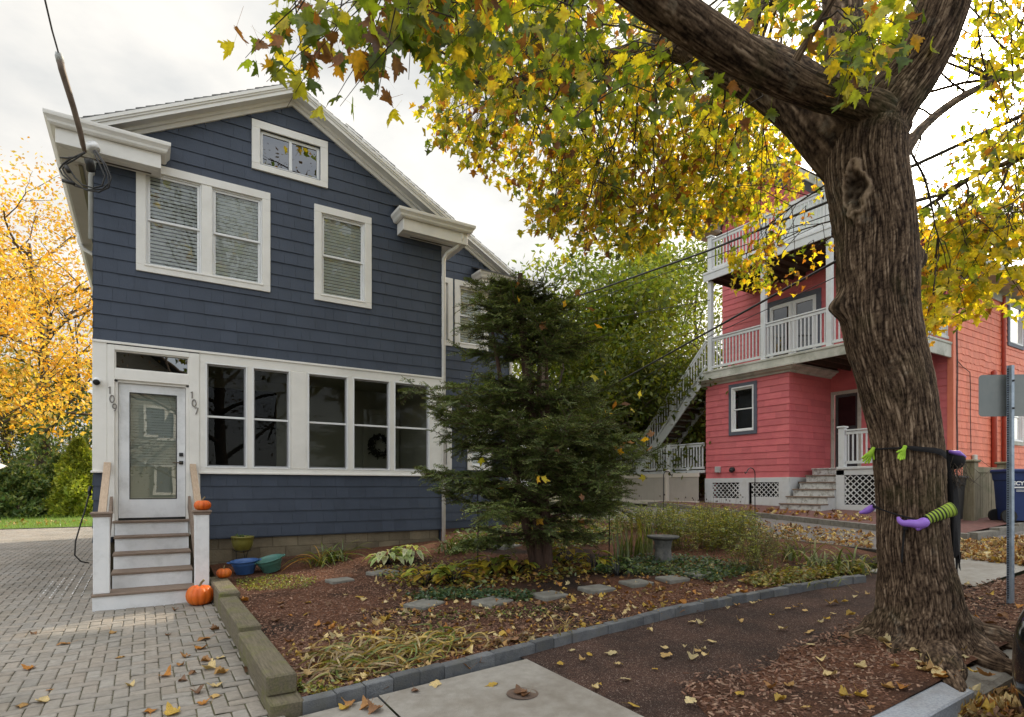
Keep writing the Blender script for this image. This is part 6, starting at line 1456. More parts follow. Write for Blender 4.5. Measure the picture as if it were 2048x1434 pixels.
wire('thick lower overhead cable crossing in front of the pink porch', [(1170,800,22),(1270,745,18.5),(1480,628,14),(1685,515,11),(1850,415,9.3),(2110,250,7)], .026)
wire('thin lower wire below the thick cable in front of the porch', [(1200,812,22),(1420,672,15.5),(1690,545,11),(1850,455,9.3),(2110,300,7)], .009)
wire('faint wire sloping over the green trees', [(1090,665,23),(1200,640,20),(1420,600,15.8)], .010)
wire('first steep wire running up from the pink porch corner', [(1857,655,15),(1905,545,13),(1960,460,11.5),(2045,365,10),(2110,280,9)], .014, 'steep wires at the pink house')
wire('second steep wire beside the first at the pink porch corner', [(1857,655,15),(1900,535,13),(1945,430,11.5),(2010,330,10),(2080,200,9)], .012, 'steep wires at the pink house')
wire('third loose wire at the pink porch corner', [(1857,657,15),(1920,570,13.2),(1985,510,11.8),(2060,430,10.5),(2110,380,10)], .009, 'steep wires at the pink house')
# ------------------------------------------------------------------ the dark evergreen in the garden
yb = gnd(1085, 1142); yew = thing('evergreen_tree', 'wide dark green evergreen with layered feathery branches in the garden bed', 'tree', yb)
rnd = random.Random(31); H = 4.42
mb = MB(); stems = []
for k, (dx, dy, lx, ly, r, hh) in enumerate(((0,0,.02,.05,.105,1), (.09,.03,.30,.1,.07,.82), (-.08,.04,-.34,.12,.065,.80), (.03,-.08,.12,-.30,.06,.72), (-.03,-.05,-.12,-.12,.055,.9))):
    pts = [yb+Vector((dx+(lx-.26)*f+.03*math.sin(f*6+k), dy+(ly+.16)*f, -.1+H*hh*f)) for f in lin(0, 1, 12)]; stems.append(pts)
    mb.tube(pts, [r*(1.25-.9*f)*(1.25 if f < .05 else 1) for f in lin(0, 1, 12)], 10, False)
mb.build('trunk', YEWBARK, yew, True)
prof_r = [(0,.4),(.7,.75),(1.05,1.3),(1.5,1.78),(2.0,1.76),(2.5,1.6),(3.0,1.42),(3.4,1.2),(3.8,.92),(4.1,.68),(4.35,.42),(5.1,.2)]
def prof(z):
    for i in range(len(prof_r)-1):
        if prof_r[i][0] <= z <= prof_r[i+1][0]: f = (z-prof_r[i][0])/(prof_r[i+1][0]-prof_r[i][0]); return prof_r[i][1]*(1-f)+prof_r[i+1][1]*f
    return .15
br = MB(); NPs, NNs, NDs, NSs, NCs = [], [], [], [], []
def needles(a, b, up, tone, w0, tipc):
    d = (b-a); L_ = d.length; d.normalize(); s = d.cross(up).normalized(); n = max(6, int(L_/.017))
    for k in range(n):
        f = k/n; p = a.lerp(b, f)
        for sg in (-1, 1):
            nd = (s*sg*.8+d*.65+up*rnd.gauss(-.05,.25)).normalized(); NPs.append(tuple(p)); NDs.append(tuple(nd)); NNs.append(tuple(up+Vector((rnd.gauss(0,.35),rnd.gauss(0,.35),0)))); NSs.append(w0*rnd.uniform(.7,1.2)*(1-.35*f))
            g = tone*rnd.uniform(.75,1.25)*(1+.6*f*tipc); NCs.append((.098*g*(1+.35*tipc*f), .130*g*(1+.12*tipc), .040*g))
nbr = 190
for k in range(nbr):
    z = .95+(H-.97)*((k+.5)/nbr)**.95; a = k*2.39996+rnd.gauss(0,.25); R = prof(z)*rnd.uniform(.55,1.08)*(1+.10*math.sin(a*2+1.3))*(1-.10*math.cos(a+.56))*(1-(.24 if z < 2.6 else .08)*max(0, math.cos(a-2.58))); stem = stems[0] if z > 3.3 else rnd.choice(stems)
    i = min(int(z/H*11), 10); p0 = stem[i]; d = Vector((math.cos(a), math.sin(a), 0)); pts = [p0]
    rise = rnd.uniform(.02,.42)+.25*max(0, (z-3)/2); m = 9
    for q in range(1, m+1):
        f = q/m; pts.append(p0+d*R*f+Vector((rnd.gauss(0,.02), rnd.gauss(0,.02), R*(rise*f-.22*f*f+.12*f**4))))
    br.tube(pts, [.022*(1-.85*f/m)*(.6+.4*R/2) for f in range(m+1)], 5, False)
    tone = rnd.uniform(.7,1.2)
    nt_ = int(10+R*12)
    for q in range(nt_):
        f = .22+.78*(q+rnd.random())/nt_; j = min(int(f*m), m-1); b = pts[j].lerp(pts[j+1], f*m-j); dd = (pts[j+1]-pts[j]).normalized(); s = dd.cross(Vector((0,0,1))).normalized()
        sg = 1 if q % 2 else -1; ln = (.16+.34*(1-abs(f-.55)))*(.45+.32*R)*rnd.uniform(.7,1.2); td = (dd*.75+s*sg*rnd.uniform(.5,.95)+Vector((0,0,rnd.gauss(.0,.34)))).normalized()
        mid = b+td*ln*.55; e = mid+(td+Vector((0,0,-.25))).normalized()*ln*.45
        br.tube([b, mid, e], [.005,.004,.002], 3, False)
        upv = (Vector((0,0,1))+s*rnd.gauss(0,.6)+dd*rnd.gauss(0,.4)).normalized()
        needles(b, mid, upv, tone, .058, .3); needles(mid, e, upv, tone*1.1, .052, 1.0)
        if ln > .25:
            for sg2 in (-1, 1):
                c0 = b+td*ln*rnd.uniform(.3,.6); s2 = td.cross(Vector((0,0,1))).normalized(); e2 = c0+(td*.7+s2*sg2*.7+Vector((0,0,rnd.gauss(-.15,.1)))).normalized()*ln*rnd.uniform(.3,.5); needles(c0, e2, upv, tone*1.05, .052, .8)
br.build('branch', YEWBARK, yew)
lt = NP.uniform(0,1,len(NPs))
scatter('foliage', [(0,0,0),(.55,.16,0),(1,0,0),(.5,-.16,0)], QF, frames(np.array(NNs), np.array(NDs), np.array(NSs)), np.array(NPs), np.array(NCs), NEED, yew)
# maple leaves caught in it
P = []; 
for k in range(34):
    z = rnd.uniform(.8, 4.2); a = rnd.uniform(PI, 2*PI)+.3; r = prof(z)*rnd.uniform(.55,.95); P.append((yb.x+r*math.cos(a), yb.y+r*math.sin(a), yb.z+z-.1*r))
n = len(P); scatter('caught_leaves', LV_D, LF_D, frames(NP.normal(0,1,(n,3)), NP.normal(0,1,(n,3)), NP.uniform(.09,.14,n)), np.array(P), leafcols(n, (0,0,0,1,3,5,5,3)), LEAF, yew)

# ------------------------------------------------------------------ garden plants
BLADE = [(0,-.5,0),(0,.5,0)]
def blade_strip(base, d, ln, w, arch, n=7, twist=0):
    side = d.cross(Vector((0,0,1))).normalized(); V = []; 
    for k in range(n):
        f = k/(n-1); p = base+d*ln*(f*arch)*(.55+.45*f)+Vector((0,0,ln*(f*(1.05-.25*arch)-arch*.95*f*f))); ww = w*(1-f**2.2)*.5+.001
        s = side*math.cos(twist*f)+Vector((0,0,1))*math.sin(twist*f); fold = Vector((0,0,ww*.6)); V.append((p-s*ww, p-fold*.4, p+s*ww))
    return V
def clump(name, label, cat, p, nb, ln, w, arch, cols, spread=.10, group=None, grnd=True, flatten=0, dirs=None, seed=0):
    rr = random.Random(seed+int(p.x*1000)); th = thing(name, label, cat, p, group); mb = MB(); mb.usec = True
    for k in range(nb):
        a = rr.uniform(0, 2*PI) if dirs is None else rr.gauss(*dirs); d = Vector((math.cos(a), math.sin(a), 0)); l_ = ln*rr.uniform(.55,1.15); c = Vector(rr.choice(cols))*rr.uniform(.75,1.25)
        V = blade_strip(p+Vector((rr.gauss(0,spread), rr.gauss(0,spread), 0)), d, l_, w*rr.uniform(.7,1.2), arch*rr.uniform(.6,1.25), 8, rr.gauss(0,.6))
        vs = []; fs = []
        for i, t3 in enumerate(V):
            for q in t3:
                z = q.z
                if flatten: z = p.z+(z-p.z)*flatten+rr.uniform(0,.035)
                qx, qy = (max(q.x, .99+.04*rr.random()), max(q.y, 4.50+.07*rr.random())) if flatten else (q.x, q.y)
                z = max(z, gz(qx, qy)+.008+.012*rr.random()); vs.append((qx, qy, z))
        for i in range(len(V)-1): a0 = i*3; fs += [(a0,a0+1,a0+4,a0+3),(a0+1,a0+2,a0+5,a0+4)]
        n0 = len(mb.v); mb.v += vs; mb.f += [tuple(q+n0 for q in f) for f in fs]
        for i in range(len(V)):
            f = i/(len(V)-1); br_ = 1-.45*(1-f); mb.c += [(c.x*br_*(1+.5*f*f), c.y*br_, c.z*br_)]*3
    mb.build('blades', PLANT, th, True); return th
GR = [(.09,.15,.022),(.12,.18,.03),(.16,.20,.035)]; YG = [(.14,.19,.03),(.26,.24,.04),(.34,.22,.035),(.11,.16,.03)]; STRAW = [(.42,.32,.15),(.34,.24,.10),(.22,.24,.05),(.48,.34,.08),(.13,.18,.035),(.20,.13,.06)]
clump('daylily', 'green arching daylily clump at the foundation right of the buckets', 'plant', gnd(640, 1132), 42, .60, .026, .75, GR+YG, .12, 'daylily clumps', seed=1)
clump('daylily', 'second green daylily clump at the foundation before the block wall', 'plant', gnd(672, 1120), 48, .60, .026, .7, GR, .12, 'daylily clumps', seed=2)
clump('daylily', 'bright green strappy clump at the white downspout', 'plant', gnd(905, 1108), 46, .55, .03, .7, GR, .12, 'daylily clumps', seed=3)
clump('daylily', 'green strappy clump right of the downspout near the evergreen', 'plant', gnd(950, 1098), 40, .55, .03, .7, GR, .12, 'daylily clumps', seed=4)
def flopped(label, area, nb, ln, w, main, seed, cols=STRAW):
    """strap leaves lying in tangled curves over the mulch"""
    rr = random.Random(seed); P0 = [gnd(x, y) for x, y in inpoly_pts(area, nb)]; th = thing('flopped_daylily', label, 'plant', P0[0], 'flopped plants by the sidewalk'); mb = MB(); mb.usec = True
    for p in P0:
        a = rr.gauss(main, .75)+(PI if rr.random() < .3 else 0); cv = rr.gauss(0, 2.2); l_ = ln*rr.uniform(.5, 1.2); m = 12; c = Vector(rr.choice(cols))*rr.uniform(.8, 1.3); ht = rr.uniform(.015, .13)*rr.random()**.5; w_ = w*rr.uniform(.6, 1.2); x, y = p.x, p.y; n0 = len(mb.v); roll = rr.gauss(0, .7)
        for i in range(m):
            f = i/(m-1); d = Vector((math.cos(a), math.sin(a), 0)); s_ = Vector((-d.y, d.x, 0))*math.cos(roll)+Vector((0,0,1))*math.sin(roll); ww = w_*.5*(1-f**3)**.6*min(1, .5+3*f)+.0008
            x2, y2 = max(x, 1.0), max(y, 4.50); z = gz(x2, y2)+.018+ht*math.sin(PI*min(f*1.1, 1))+.006*math.sin(f*9+seed); q = Vector((x2, y2, z))
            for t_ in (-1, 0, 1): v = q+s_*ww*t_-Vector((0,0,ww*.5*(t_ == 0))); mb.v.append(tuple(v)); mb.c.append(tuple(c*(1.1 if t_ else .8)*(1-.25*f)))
            x += math.cos(a)*l_/m; y += math.sin(a)*l_/m; a += cv/m+rr.gauss(0, .10); roll += rr.gauss(0, .15)
        for i in range(m-1): k = n0+i*3; mb.f += [(k,k+1,k+4,k+3),(k+1,k+2,k+5,k+4)]
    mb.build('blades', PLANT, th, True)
flopped('large flopped daylily clump with yellowing straps on the front mulch', [(690,1300),(760,1275),(850,1285),(850,1320),(760,1345),(690,1345)], 110, .55, .016, .25, 5)
flopped('flopped yellow green clump nearest the timber corner', [(600,1345),(680,1305),(715,1335),(690,1360),(620,1368)], 60, .45, .015, .5, 6)
flopped('flopped daylily clump lying towards the edging stones on the right', [(830,1285),(900,1268),(950,1290),(900,1318),(840,1330)], 60, .50, .016, .1, 7)
clump('dry_grass_tuft', 'small dry straw tuft behind the edging stones', 'plant', gnd(1055, 1288), 26, .35, .012, 1.2, [(.30,.22,.12),(.24,.17,.09)], .14, flatten=.4, seed=8)
clump('dry_grass_tuft', 'small yellow tuft with thin stalks beside the edging stones', 'plant', gnd(1125, 1268), 16, .32, .012, .6, [(.36,.27,.08),(.28,.25,.06)], .06, seed=9)
for i, (x, y, lab) in enumerate(((1275,1112,'tall upright green iris leaves left of the bird bath'), (1300,1106,'tall upright iris leaves directly behind the bird bath'), (1250,1120,'thin iris fan between evergreen and bird bath'))):
    clump('iris', lab, 'plant', gnd(x, y), 22, .78, .026, .22, GR+[(.20,.22,.05)], .09, 'iris clumps', seed=10+i)
for i, (x, y, lab) in enumerate(((1640,1140,'pale arching strap leaves before the dark driveway board'), (1710,1142,'strap leaf clump touching the maple trunk'), (1590,1120,'leaning strap leaves with one upright blade'))):
    clump('iris', lab, 'plant', gnd(x, y), 30, .80, .028, .75, [(.15,.20,.05),(.20,.24,.07),(.28,.26,.08),(.10,.15,.03)], .14, 'iris clumps', seed=20+i)
clump('iris', 'low grassy tuft behind the right end of the edging', 'plant', gnd(1590, 1165), 50, .36, .012, .9, [(.16,.20,.04),(.24,.24,.05)], .22, 'iris clumps', seed=30)
# hostas: paddle leaves on stalks
def hosta(label, p, nb, ln, cols, droop, seed, name='hosta', group='hostas'):
    rr = random.Random(seed); th = thing(name, label, 'plant', p, group); mb = MB(); mb.usec = True; sm = MB()
    for k in range(nb):
        a = rr.uniform(0, 2*PI); d = Vector((math.cos(a), math.sin(a), 0)); s = Vector((-d.y, d.x, 0)); r0 = rr.uniform(.06,.24); h = rr.uniform(.10,.26)*(1.1-r0); b = p+d*r0+Vector((0,0,h)); l_ = ln*rr.uniform(.7,1.15); w_ = l_*.24; c = Vector(rr.choice(cols))*rr.uniform(.75,1.25)
        sm.tube([p+d*.02, p+d*r0*.6+Vector((0,0,h*.75)), b], [.006,.005,.004], 4, False); n0 = len(mb.v); m = 7
        for i in range(m):
            f = i/(m-1); q = b+d*l_*f+Vector((0,0,l_*(.22*f-droop*f*f))); ww = w_*math.sin(PI*min(f*.96+.04,1))**.8
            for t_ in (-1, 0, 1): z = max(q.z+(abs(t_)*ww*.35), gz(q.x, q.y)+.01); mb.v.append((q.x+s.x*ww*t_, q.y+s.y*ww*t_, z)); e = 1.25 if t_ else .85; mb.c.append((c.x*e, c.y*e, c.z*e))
        for i in range(m-1): a0 = n0+i*3; mb.f += [(a0,a0+1,a0+4,a0+3),(a0+1,a0+2,a0+5,a0+4)]
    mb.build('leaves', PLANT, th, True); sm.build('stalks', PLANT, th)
HY_ = [(.38,.30,.03),(.26,.28,.035),(.45,.30,.04),(.16,.20,.03)]; HP = [(.42,.46,.22),(.30,.38,.14),(.50,.50,.30),(.20,.28,.08)]
hosta('pale variegated hosta with drooping leaves near the house wall', gnd(775, 1128), 30, .20, HP, .75, 1); hosta('pale drooping hosta next to the first, closer to the corner', gnd(822, 1122), 26, .19, HP, .8, 2)
hosta('yellowing hosta with broad leaves left of the garden stake', gnd(850, 1172), 20, .24, HY_, .45, 3); hosta('green and yellow hosta beside the garden stake', gnd(905, 1168), 22, .24, HY_+[(.14,.2,.03)], .4, 4); hosta('yellow hosta behind the first, under the evergreen branches', gnd(985, 1150), 24, .22, HY_, .5, 5)
hosta('yellow hosta at the foot of the evergreen trunk', gnd(1030, 1148), 22, .2, HY_, .5, 6); hosta('yellow leafed plant right of the evergreen trunk', gnd(1130, 1128), 24, .2, HY_, .5, 7); hosta('small yellow hosta before the second stake', gnd(1190, 1140), 20, .18, HY_, .5, 8); hosta('low green leafed plant near the stepping stones', gnd(1235, 1150), 18, .15, [(.08,.13,.03),(.13,.18,.04)], .4, 9)
# bushy perennials behind the bird bath
def perennial(label, p, nst, h, spread, cols, seed, group='perennials behind the bird bath', lw=.07, name='perennial'):
    rr = random.Random(seed); npr = np.random.RandomState(seed); th = thing(name, label, 'plant', p, group); mb = MB(); P = []; D = []; C = []
    for k in range(nst):
        b = p+Vector((rr.gauss(0,spread), rr.gauss(0,spread), 0)); b.z = gz(b.x, b.y); e = b+Vector((rr.gauss(0,.12), rr.gauss(0,.12), h*rr.uniform(.6,1.15))); mb.tube([b, b.lerp(e,.5)+Vector((rr.gauss(0,.02),rr.gauss(0,.02),0)), e], [.004,.003,.002], 4, False); tone = rr.uniform(.7,1.25)
        for q in range(24):
            f = .12+.88*rr.random(); a = rr.uniform(0,6.3); P.append(tuple(b.lerp(e, f))); D.append((math.cos(a), math.sin(a), .35+.3*f)); c = rr.choice(cols); g = tone*rr.uniform(.7,1.2)*(.55+.6*f); C.append((c[0]*g, c[1]*g, c[2]*g))
    mb.build('stems', pm('stem', (.10,.085,.03)), th); n = len(P)
    scatter('leaves', [(0,0,0),(.45,.13,.03),(1,0,-.08),(.45,-.13,.03)], QF, frames(npr.normal(0,.4,(n,3))+np.array([0,0,1]), np.array(D), npr.uniform(lw*.7,lw*1.4,n)), np.array(P), np.array(C), PLANT, th)
PC = [(.13,.18,.025),(.20,.22,.03),(.30,.26,.035)]; PG = [(.34,.28,.03),(.24,.24,.03),(.15,.19,.03)]
for i, (x, y, h, cols, lab) in enumerate(((1365,1100,.62,PC,'green bushy perennial close behind the bird bath'), (1410,1092,.66,PG,'yellow green bushy perennial in the middle of the clump'), (1455,1096,.58,PC,'green perennial right of the yellow one'), (1395,1062,.60,PG,'yellow topped perennial at the back of the bed'), (1335,1058,.55,PC,'green perennial at the back before the vinyl fence'), (1475,1075,.5,PC,'perennial beside the shepherd hook'), (1440,1055,.45,PG,'low yellow perennial at the driveway side'), (1280,1062,.5,PC,'green perennial right of the evergreen branches'))):
    perennial(lab, gnd(x, y), 60, h, .28, cols, 50+i)
perennial('feathery yellow green fern like plant right of the perennials', gnd(1500, 1140), 44, .48, .15, [(.24,.25,.04),(.17,.19,.03)], 70, None, .05, 'asparagus_fern')
perennial('brownish drying perennial at the right end of the clump', gnd(1545, 1112), 40, .42, .22, [(.14,.11,.05),(.20,.16,.06),(.12,.14,.04)], 71, None, .06, 'dried_perennial')
mb = MB()
for k in range(26):
    b = gnd(R_.uniform(1270, 1500), R_.uniform(1040, 1062)); h = R_.uniform(.55,.85); mb.tube([b, b+Vector((R_.gauss(0,.05),R_.gauss(0,.05),h))], [.003,.002], 4); mb.tube([b+Vector((0,0,h-.01)), b+Vector((0,0,h+.03))], [.014,.008], 5)
stuff(mb.build('dried_seed_stalks', TWIG), 'thin dried seed stalks before the vinyl fence', 'seed stalks')
# ground cover, weeds
def cover(name, label, poly, n, sz, cols, seed, z0=.01, zr=.06):
    npr = np.random.RandomState(seed); P = []
    for x, y in inpoly_pts(poly, n): q = gnd(x, y); P.append((q.x, q.y, q.z+z0+zr*R_.random()**2))
    o = scatter(name, [(0,0,0),(.5,.26,.06),(1,0,0),(.5,-.26,.06)], QF, frames(npr.normal(0,.5,(n,3))+np.array([0,0,1]), npr.normal(0,1,(n,3))*np.array([1,1,.3]), npr.uniform(sz*.6,sz*1.4,n)), np.array(P), np.array(cols)[npr.randint(0,len(cols),n)]*npr.uniform(.7,1.25,(n,1)), PLANT)
    stuff(o, label, 'ground cover')
VIN = [(.035,.075,.035),(.05,.10,.045),(.07,.12,.05),(.10,.14,.05)]
cover('vinca_ground_cover', 'dark green glossy ground cover below the evergreen', [(810,1195),(880,1180),(1010,1185),(1075,1190),(1050,1205),(960,1200),(850,1205)], 1500, .05, VIN, 1)
cover('vinca_ground_cover', 'glossy green ground cover around the bird bath', [(1215,1125),(1300,1112),(1420,1118),(1520,1140),(1430,1165),(1340,1152),(1240,1150),(1180,1148)], 3600, .055, VIN+[(.16,.18,.05)], 2)
cover('creeping_weeds', 'yellow green creeping weeds beside the small pumpkin', [(470,1160),(560,1150),(640,1160),(610,1178),(500,1182),(478,1175)], 1300, .032, [(.20,.22,.035),(.14,.18,.03),(.28,.26,.05)], 3, .004, .03)
cover('creeping_weeds', 'sparse weeds along the front edging stones', [(575,1385),(680,1405),(860,1355),(840,1345),(700,1375),(590,1370)], 520, .04, [(.20,.22,.035),(.12,.17,.03),(.30,.24,.05)], 4, .004, .05)
cover('creeping_weeds', 'scattered low green weeds through the mulch around the stones', [(760,1225),(880,1222),(1010,1215),(1130,1210),(1100,1235),(960,1240),(820,1240)], 380, .032, [(.16,.20,.035),(.10,.15,.03)], 5, .004, .04)
cover('bed_edge_plants', 'mixed yellow green low plants along the right of the bed', [(1480,1165),(1560,1145),(1720,1135),(1740,1150),(1650,1162),(1520,1178)], 1500, .06, [(.20,.21,.05),(.32,.26,.05),(.14,.17,.04),(.26,.16,.05)], 6, .01, .12)
cover('bed_floor_plants', 'yellow and green leafy plants under the evergreen', [(740,1150),(830,1135),(960,1125),(1050,1130),(1200,1120),(1240,1140),(1100,1165),(900,1180),(800,1175)], 1500, .075, [(.34,.26,.04),(.24,.22,.04),(.14,.18,.04),(.30,.16,.04)], 7, .01, .12)

cover('path_side_plants', 'green and yellow low plants behind the evergreen towards the fence', [(1010,1085),(1080,1045),(1200,1030),(1420,1030),(1400,1045),(1250,1060),(1230,1090),(1120,1100)], 3200, .08, [(.14,.19,.04),(.22,.24,.05),(.09,.14,.03),(.32,.26,.05)], 8, .01, .28)
cover('rear_wing_plants', 'dark green low plants along the rear wing', [(890,1085),(1000,1060),(1060,1060),(1000,1100),(920,1105)], 900, .08, [(.10,.15,.035),(.16,.19,.045),(.07,.11,.03)], 9, .01, .22)
# ------------------------------------------------------------------ mulch chips
def chips(name, label, pts, smin, smax, cols, seed, dz=.004):
    n = len(pts); npr = np.random.RandomState(seed); P = np.array(pts); P[:, 2] += dz
    nn = npr.normal(0,.32,(n,3))+np.array([0,0,1]); ld = npr.normal(0,1,(n,3))*np.array([1,1,.15])
    sh = [(-.5,-.16,0),(.5,-.11,0),(.46,.13,0),(-.44,.17,0),(-.5,-.16,-.16),(.5,-.11,-.16),(.46,.13,-.16),(-.44,.17,-.16)]
    o = scatter(name, sh, [(0,1,2,3),(0,4,5,1),(1,5,6,2),(2,6,7,3),(3,7,4,0)], frames(nn, ld, npr.uniform(smin, smax, n)**1.0), P, np.array(cols)[npr.randint(0,len(cols),n)]*npr.uniform(.6,1.3,(n,1)), MULCHP)
    stuff(o, label, 'mulch')
MC = [(.165,.08,.048),(.21,.108,.068),(.27,.15,.10),(.12,.056,.036),(.34,.21,.145),(.16,.08,.052)]; MCL = [(.27,.14,.09),(.27,.16,.11),(.15,.075,.048),(.34,.22,.15),(.11,.052,.034)]
pts = [tuple(gnd(x, y)) for x, y in inpoly_pts([(480,1165),(700,1120),(900,1110),(1000,1150),(860,1190),(600,1180)], 4500)]
chips('mulch_chips', 'reddish brown bark mulch chips beside the foundation', pts, .016, .04, MC, 3)
pts = [tuple(gnd(x, y)) for x, y in inpoly_pts([(455,1175),(760,1180),(860,1210),(1100,1200),(1400,1165),(1700,1160),(1560,1186),(1180,1270),(840,1360),(600,1410),(560,1360)], 15000)]
chips('mulch_chips', 'reddish brown bark mulch chips over the garden bed', pts, .014, .045, MC, 1)
bx, by = NP.uniform(2.3, 9.5, 9000), NP.uniform(1.97, 3.25, 9000); pts = []
for x, y in zip(bx, by):
    e = 3.02+.16*mnoise.noise(Vector((x*1.3, 0, 5)))+.05*mnoise.noise(Vector((x*6, 0, 5)))-(.9*sstep(3.6, 2.75, x))
    if y < e+R_.gauss(0,.06) and x > 2.6 : r = math.hypot(x-6.1, y-2.65); pts.append((x, y, tz(x,y)+.018+.07*math.exp(-r*r)))
chips('mulch_chips', 'light brown shredded mulch around the maple roots', pts, .016, .055, MCL, 2)

# ------------------------------------------------------------------ fallen leaves
FALL = 1.1*np.array([(.44,.29,.11),(.36,.21,.07),(.54,.41,.19),(.30,.15,.05),(.22,.11,.05),(.46,.30,.05),(.52,.42,.22),(.17,.09,.05),(.40,.17,.03)])
def curled(seed, detail='full'):
    rr = random.Random(seed); V, F = leaf_geo(detail, rr.uniform(.05,.35), 0); k1, k2, ph = rr.uniform(-1.2,1.3), rr.uniform(-1.0,1.9), rr.uniform(0,6)
    if detail: V = [(x-0.0, y, z) for x, y, z in V]+[(0,.012,0),(0,-.012,0),(-.5,-.01,.0),(-.5,.01,.0)]; F = F+[(len(V)-4,len(V)-3,len(V)-2,len(V)-1)]
    wd = rr.uniform(.62, 1.0); return [(x-.4, y*wd, max(z+k1*(x-.4)**2+k2*y*y+.07*math.sin(x*7+ph)+.06*math.sin(y*9+ph), -.12)) for x, y, z in V], F
SHP = [curled(s) for s in range(6)]
LEAFMESH = {}
for si, (V, F) in enumerate(SHP):
    for ci in range(9):
        me = bpy.data.meshes.new('fallen_leaf'); me.from_pydata(V, [], F); a = me.color_attributes.new("Col", 'FLOAT_COLOR', 'POINT'); c = FALL[ci]*R_.uniform(.85,1.15)
        arr = np.ones((len(V),4), np.float32); arr[:, :3] = c[None, :]*NP.uniform(.8,1.2,(len(V),1)); a.data.foreach_set("color", arr.ravel()); me.materials.append(LEAFG); me.polygons.foreach_set("use_smooth", [True]*len(me.polygons)); LEAFMESH[si, ci] = me; me['low'] = min(v[2] for v in V)
LGRP = {'pav': ('dry curled maple leaf fallen on the grey pavers', 'fallen leaves on the pavers'), 'walk': ('dry yellow maple leaf fallen on the concrete sidewalk', 'fallen leaves on the sidewalk'), 'path': ('pale dry maple leaf fallen on the dark paving', 'fallen leaves on the dark paving'),
        'pit': ('dry maple leaf fallen on the mulch around the maple', 'fallen leaves at the maple roots'), 'bed': ('dry maple leaf fallen on the garden mulch', 'fallen leaves on the garden bed')}
def fallen(kind, x, y, s, up=.006, tilt=.18):
    p = gnd(x, y, gz if kind == 'bed' else tz); me = LEAFMESH[R_.randint(0,5), R_.choice([0,1,2,2,3,4,5,6,7,8] if kind != 'path' else [0,2,2,6,6,1,5,0])]
    o = bpy.data.objects.new('fallen_leaf', me); COL.objects.link(o); e = {'pit': .035+.07*math.exp(-((p.x-6.1)**2+(p.y-2.65)**2)), 'bed': .012}.get(kind, up+.006)
    tilt *= .55; o.location = p+Vector((0,0,e-.004-me['low']*s*.75)); o.rotation_euler = (R_.gauss(0,tilt), R_.gauss(0,tilt), R_.uniform(0,6.3)); o.scale = (s,)*3; tag(o, LGRP[kind][0], 'leaf', LGRP[kind][1])
PAVL = [(225,1268),(68,1270),(372,1315),(360,1333),(400,1300),(410,1325),(420,1340),(385,1350),(432,1375),(365,1365),(330,1355),(395,1388),(430,1395),(238,1318),(60,1340),(45,1414),(85,1405),(130,1290),(440,1350),(335,1272),(480,1285),(430,1262),(455,1230),(300,1425),(345,1430),(260,1375),(405,1410),(440,1318),(350,1222),(100,1382),(465,1258),(500,1300),(495,1345),(410,1280)]
for x, y in PAVL: fallen('pav', x, y, R_.uniform(.07,.15))
for x, y in ((700,1412),(735,1418),(752,1424),(690,1420),(960,1330),(930,1338),(870,1370),(1042,1390),(1052,1394),(830,1385),(985,1372),(770,1380)): fallen('walk', x, y, R_.uniform(.08,.15))
PATHL = [(1165,1322),(1178,1310),(1145,1302),(1225,1308),(1235,1330),(1330,1298),(1368,1296),(1395,1304),(1410,1313),(1332,1314),(1422,1284),(1408,1300),(1190,1378),(1195,1372),(1265,1412),(1590,1216),(1610,1222),(1600,1210),(1575,1218),(1660,1210),(1545,1232),(1640,1246),(1620,1265),(1665,1228),(1655,1240),(1690,1205),(1670,1208),(1505,1208),(1475,1212),(1455,1218),(1520,1203),(1250,1250),(1565,1260),(1385,1245),(1405,1250),(1385,1318),(1700,1232),(1480,1245),(1300,1262),(1120,1330),(1310,1340),(1250,1360),(1710,1195),(1735,1190),(1935,1172),(1980,1192),(1960,1172)]
for x, y in PATHL: fallen('path', x, y, R_.uniform(.06,.13))
PITL = [(1858,1334),(1866,1348),(1872,1338),(1884,1346),(1846,1342),(1895,1360),(1862,1354),(1878,1362),(1912,1356),(1842,1352),(1380,1412),(1545,1385),(1580,1380),(1690,1402),(1775,1385),(1802,1388),(1722,1402),(1850,1330),(1862,1340),(1876,1348),(1890,1352),(1868,1356),(1855,1345),(1905,1368),(1880,1366),(1840,1338),(1950,1358),(1975,1365),(1640,1330),(1690,1290),(1620,1300),(1780,1310),(1770,1302),(1820,1302),(1925,1320),(1930,1330),(1990,1225),(2005,1245),(2030,1260),(1960,1205),(1935,1200),(2040,1220),(1950,1250),(1980,1262),(1720,1345),(1660,1360),(1560,1410),(1480,1395),(1790,1345),(1835,1318),(1610,1425),(1740,1425)]
for x, y in PITL: fallen('pit', x, y, R_.uniform(.07,.14), tilt=.3)
for x, y in inpoly_pts([(470,1180),(800,1190),(1000,1215),(1400,1170),(1720,1150),(1500,1195),(1180,1262),(850,1345),(600,1400)], 85): fallen('bed', x, y, R_.uniform(.07,.13), tilt=.35)
def litter(name, label, poly, n, s0, s1, zf, dz, seed):
    npr = np.random.RandomState(seed); P = []
    for x, y in inpoly_pts(poly, n): q = gnd(x, y, zf); P.append((q.x, q.y, q.z+dz))
    k = n//3
    for i in range(3):
        V, F = curled(40+i+seed, False); sl = slice(i*k, (i+1)*k if i < 2 else n); m = len(P[sl])
        o = scatter(name, V, F, frames(npr.normal(0,.3,(m,3))+np.array([0,0,1]), npr.normal(0,1,(m,3))*np.array([1,1,.2]), npr.uniform(s0,s1,m)), np.array(P[sl]), FALL[npr.randint(0,9,m)]*npr.uniform(.75,1.25,(m,1)), LEAFG, curl=.7); stuff(o, label, 'leaf litter')
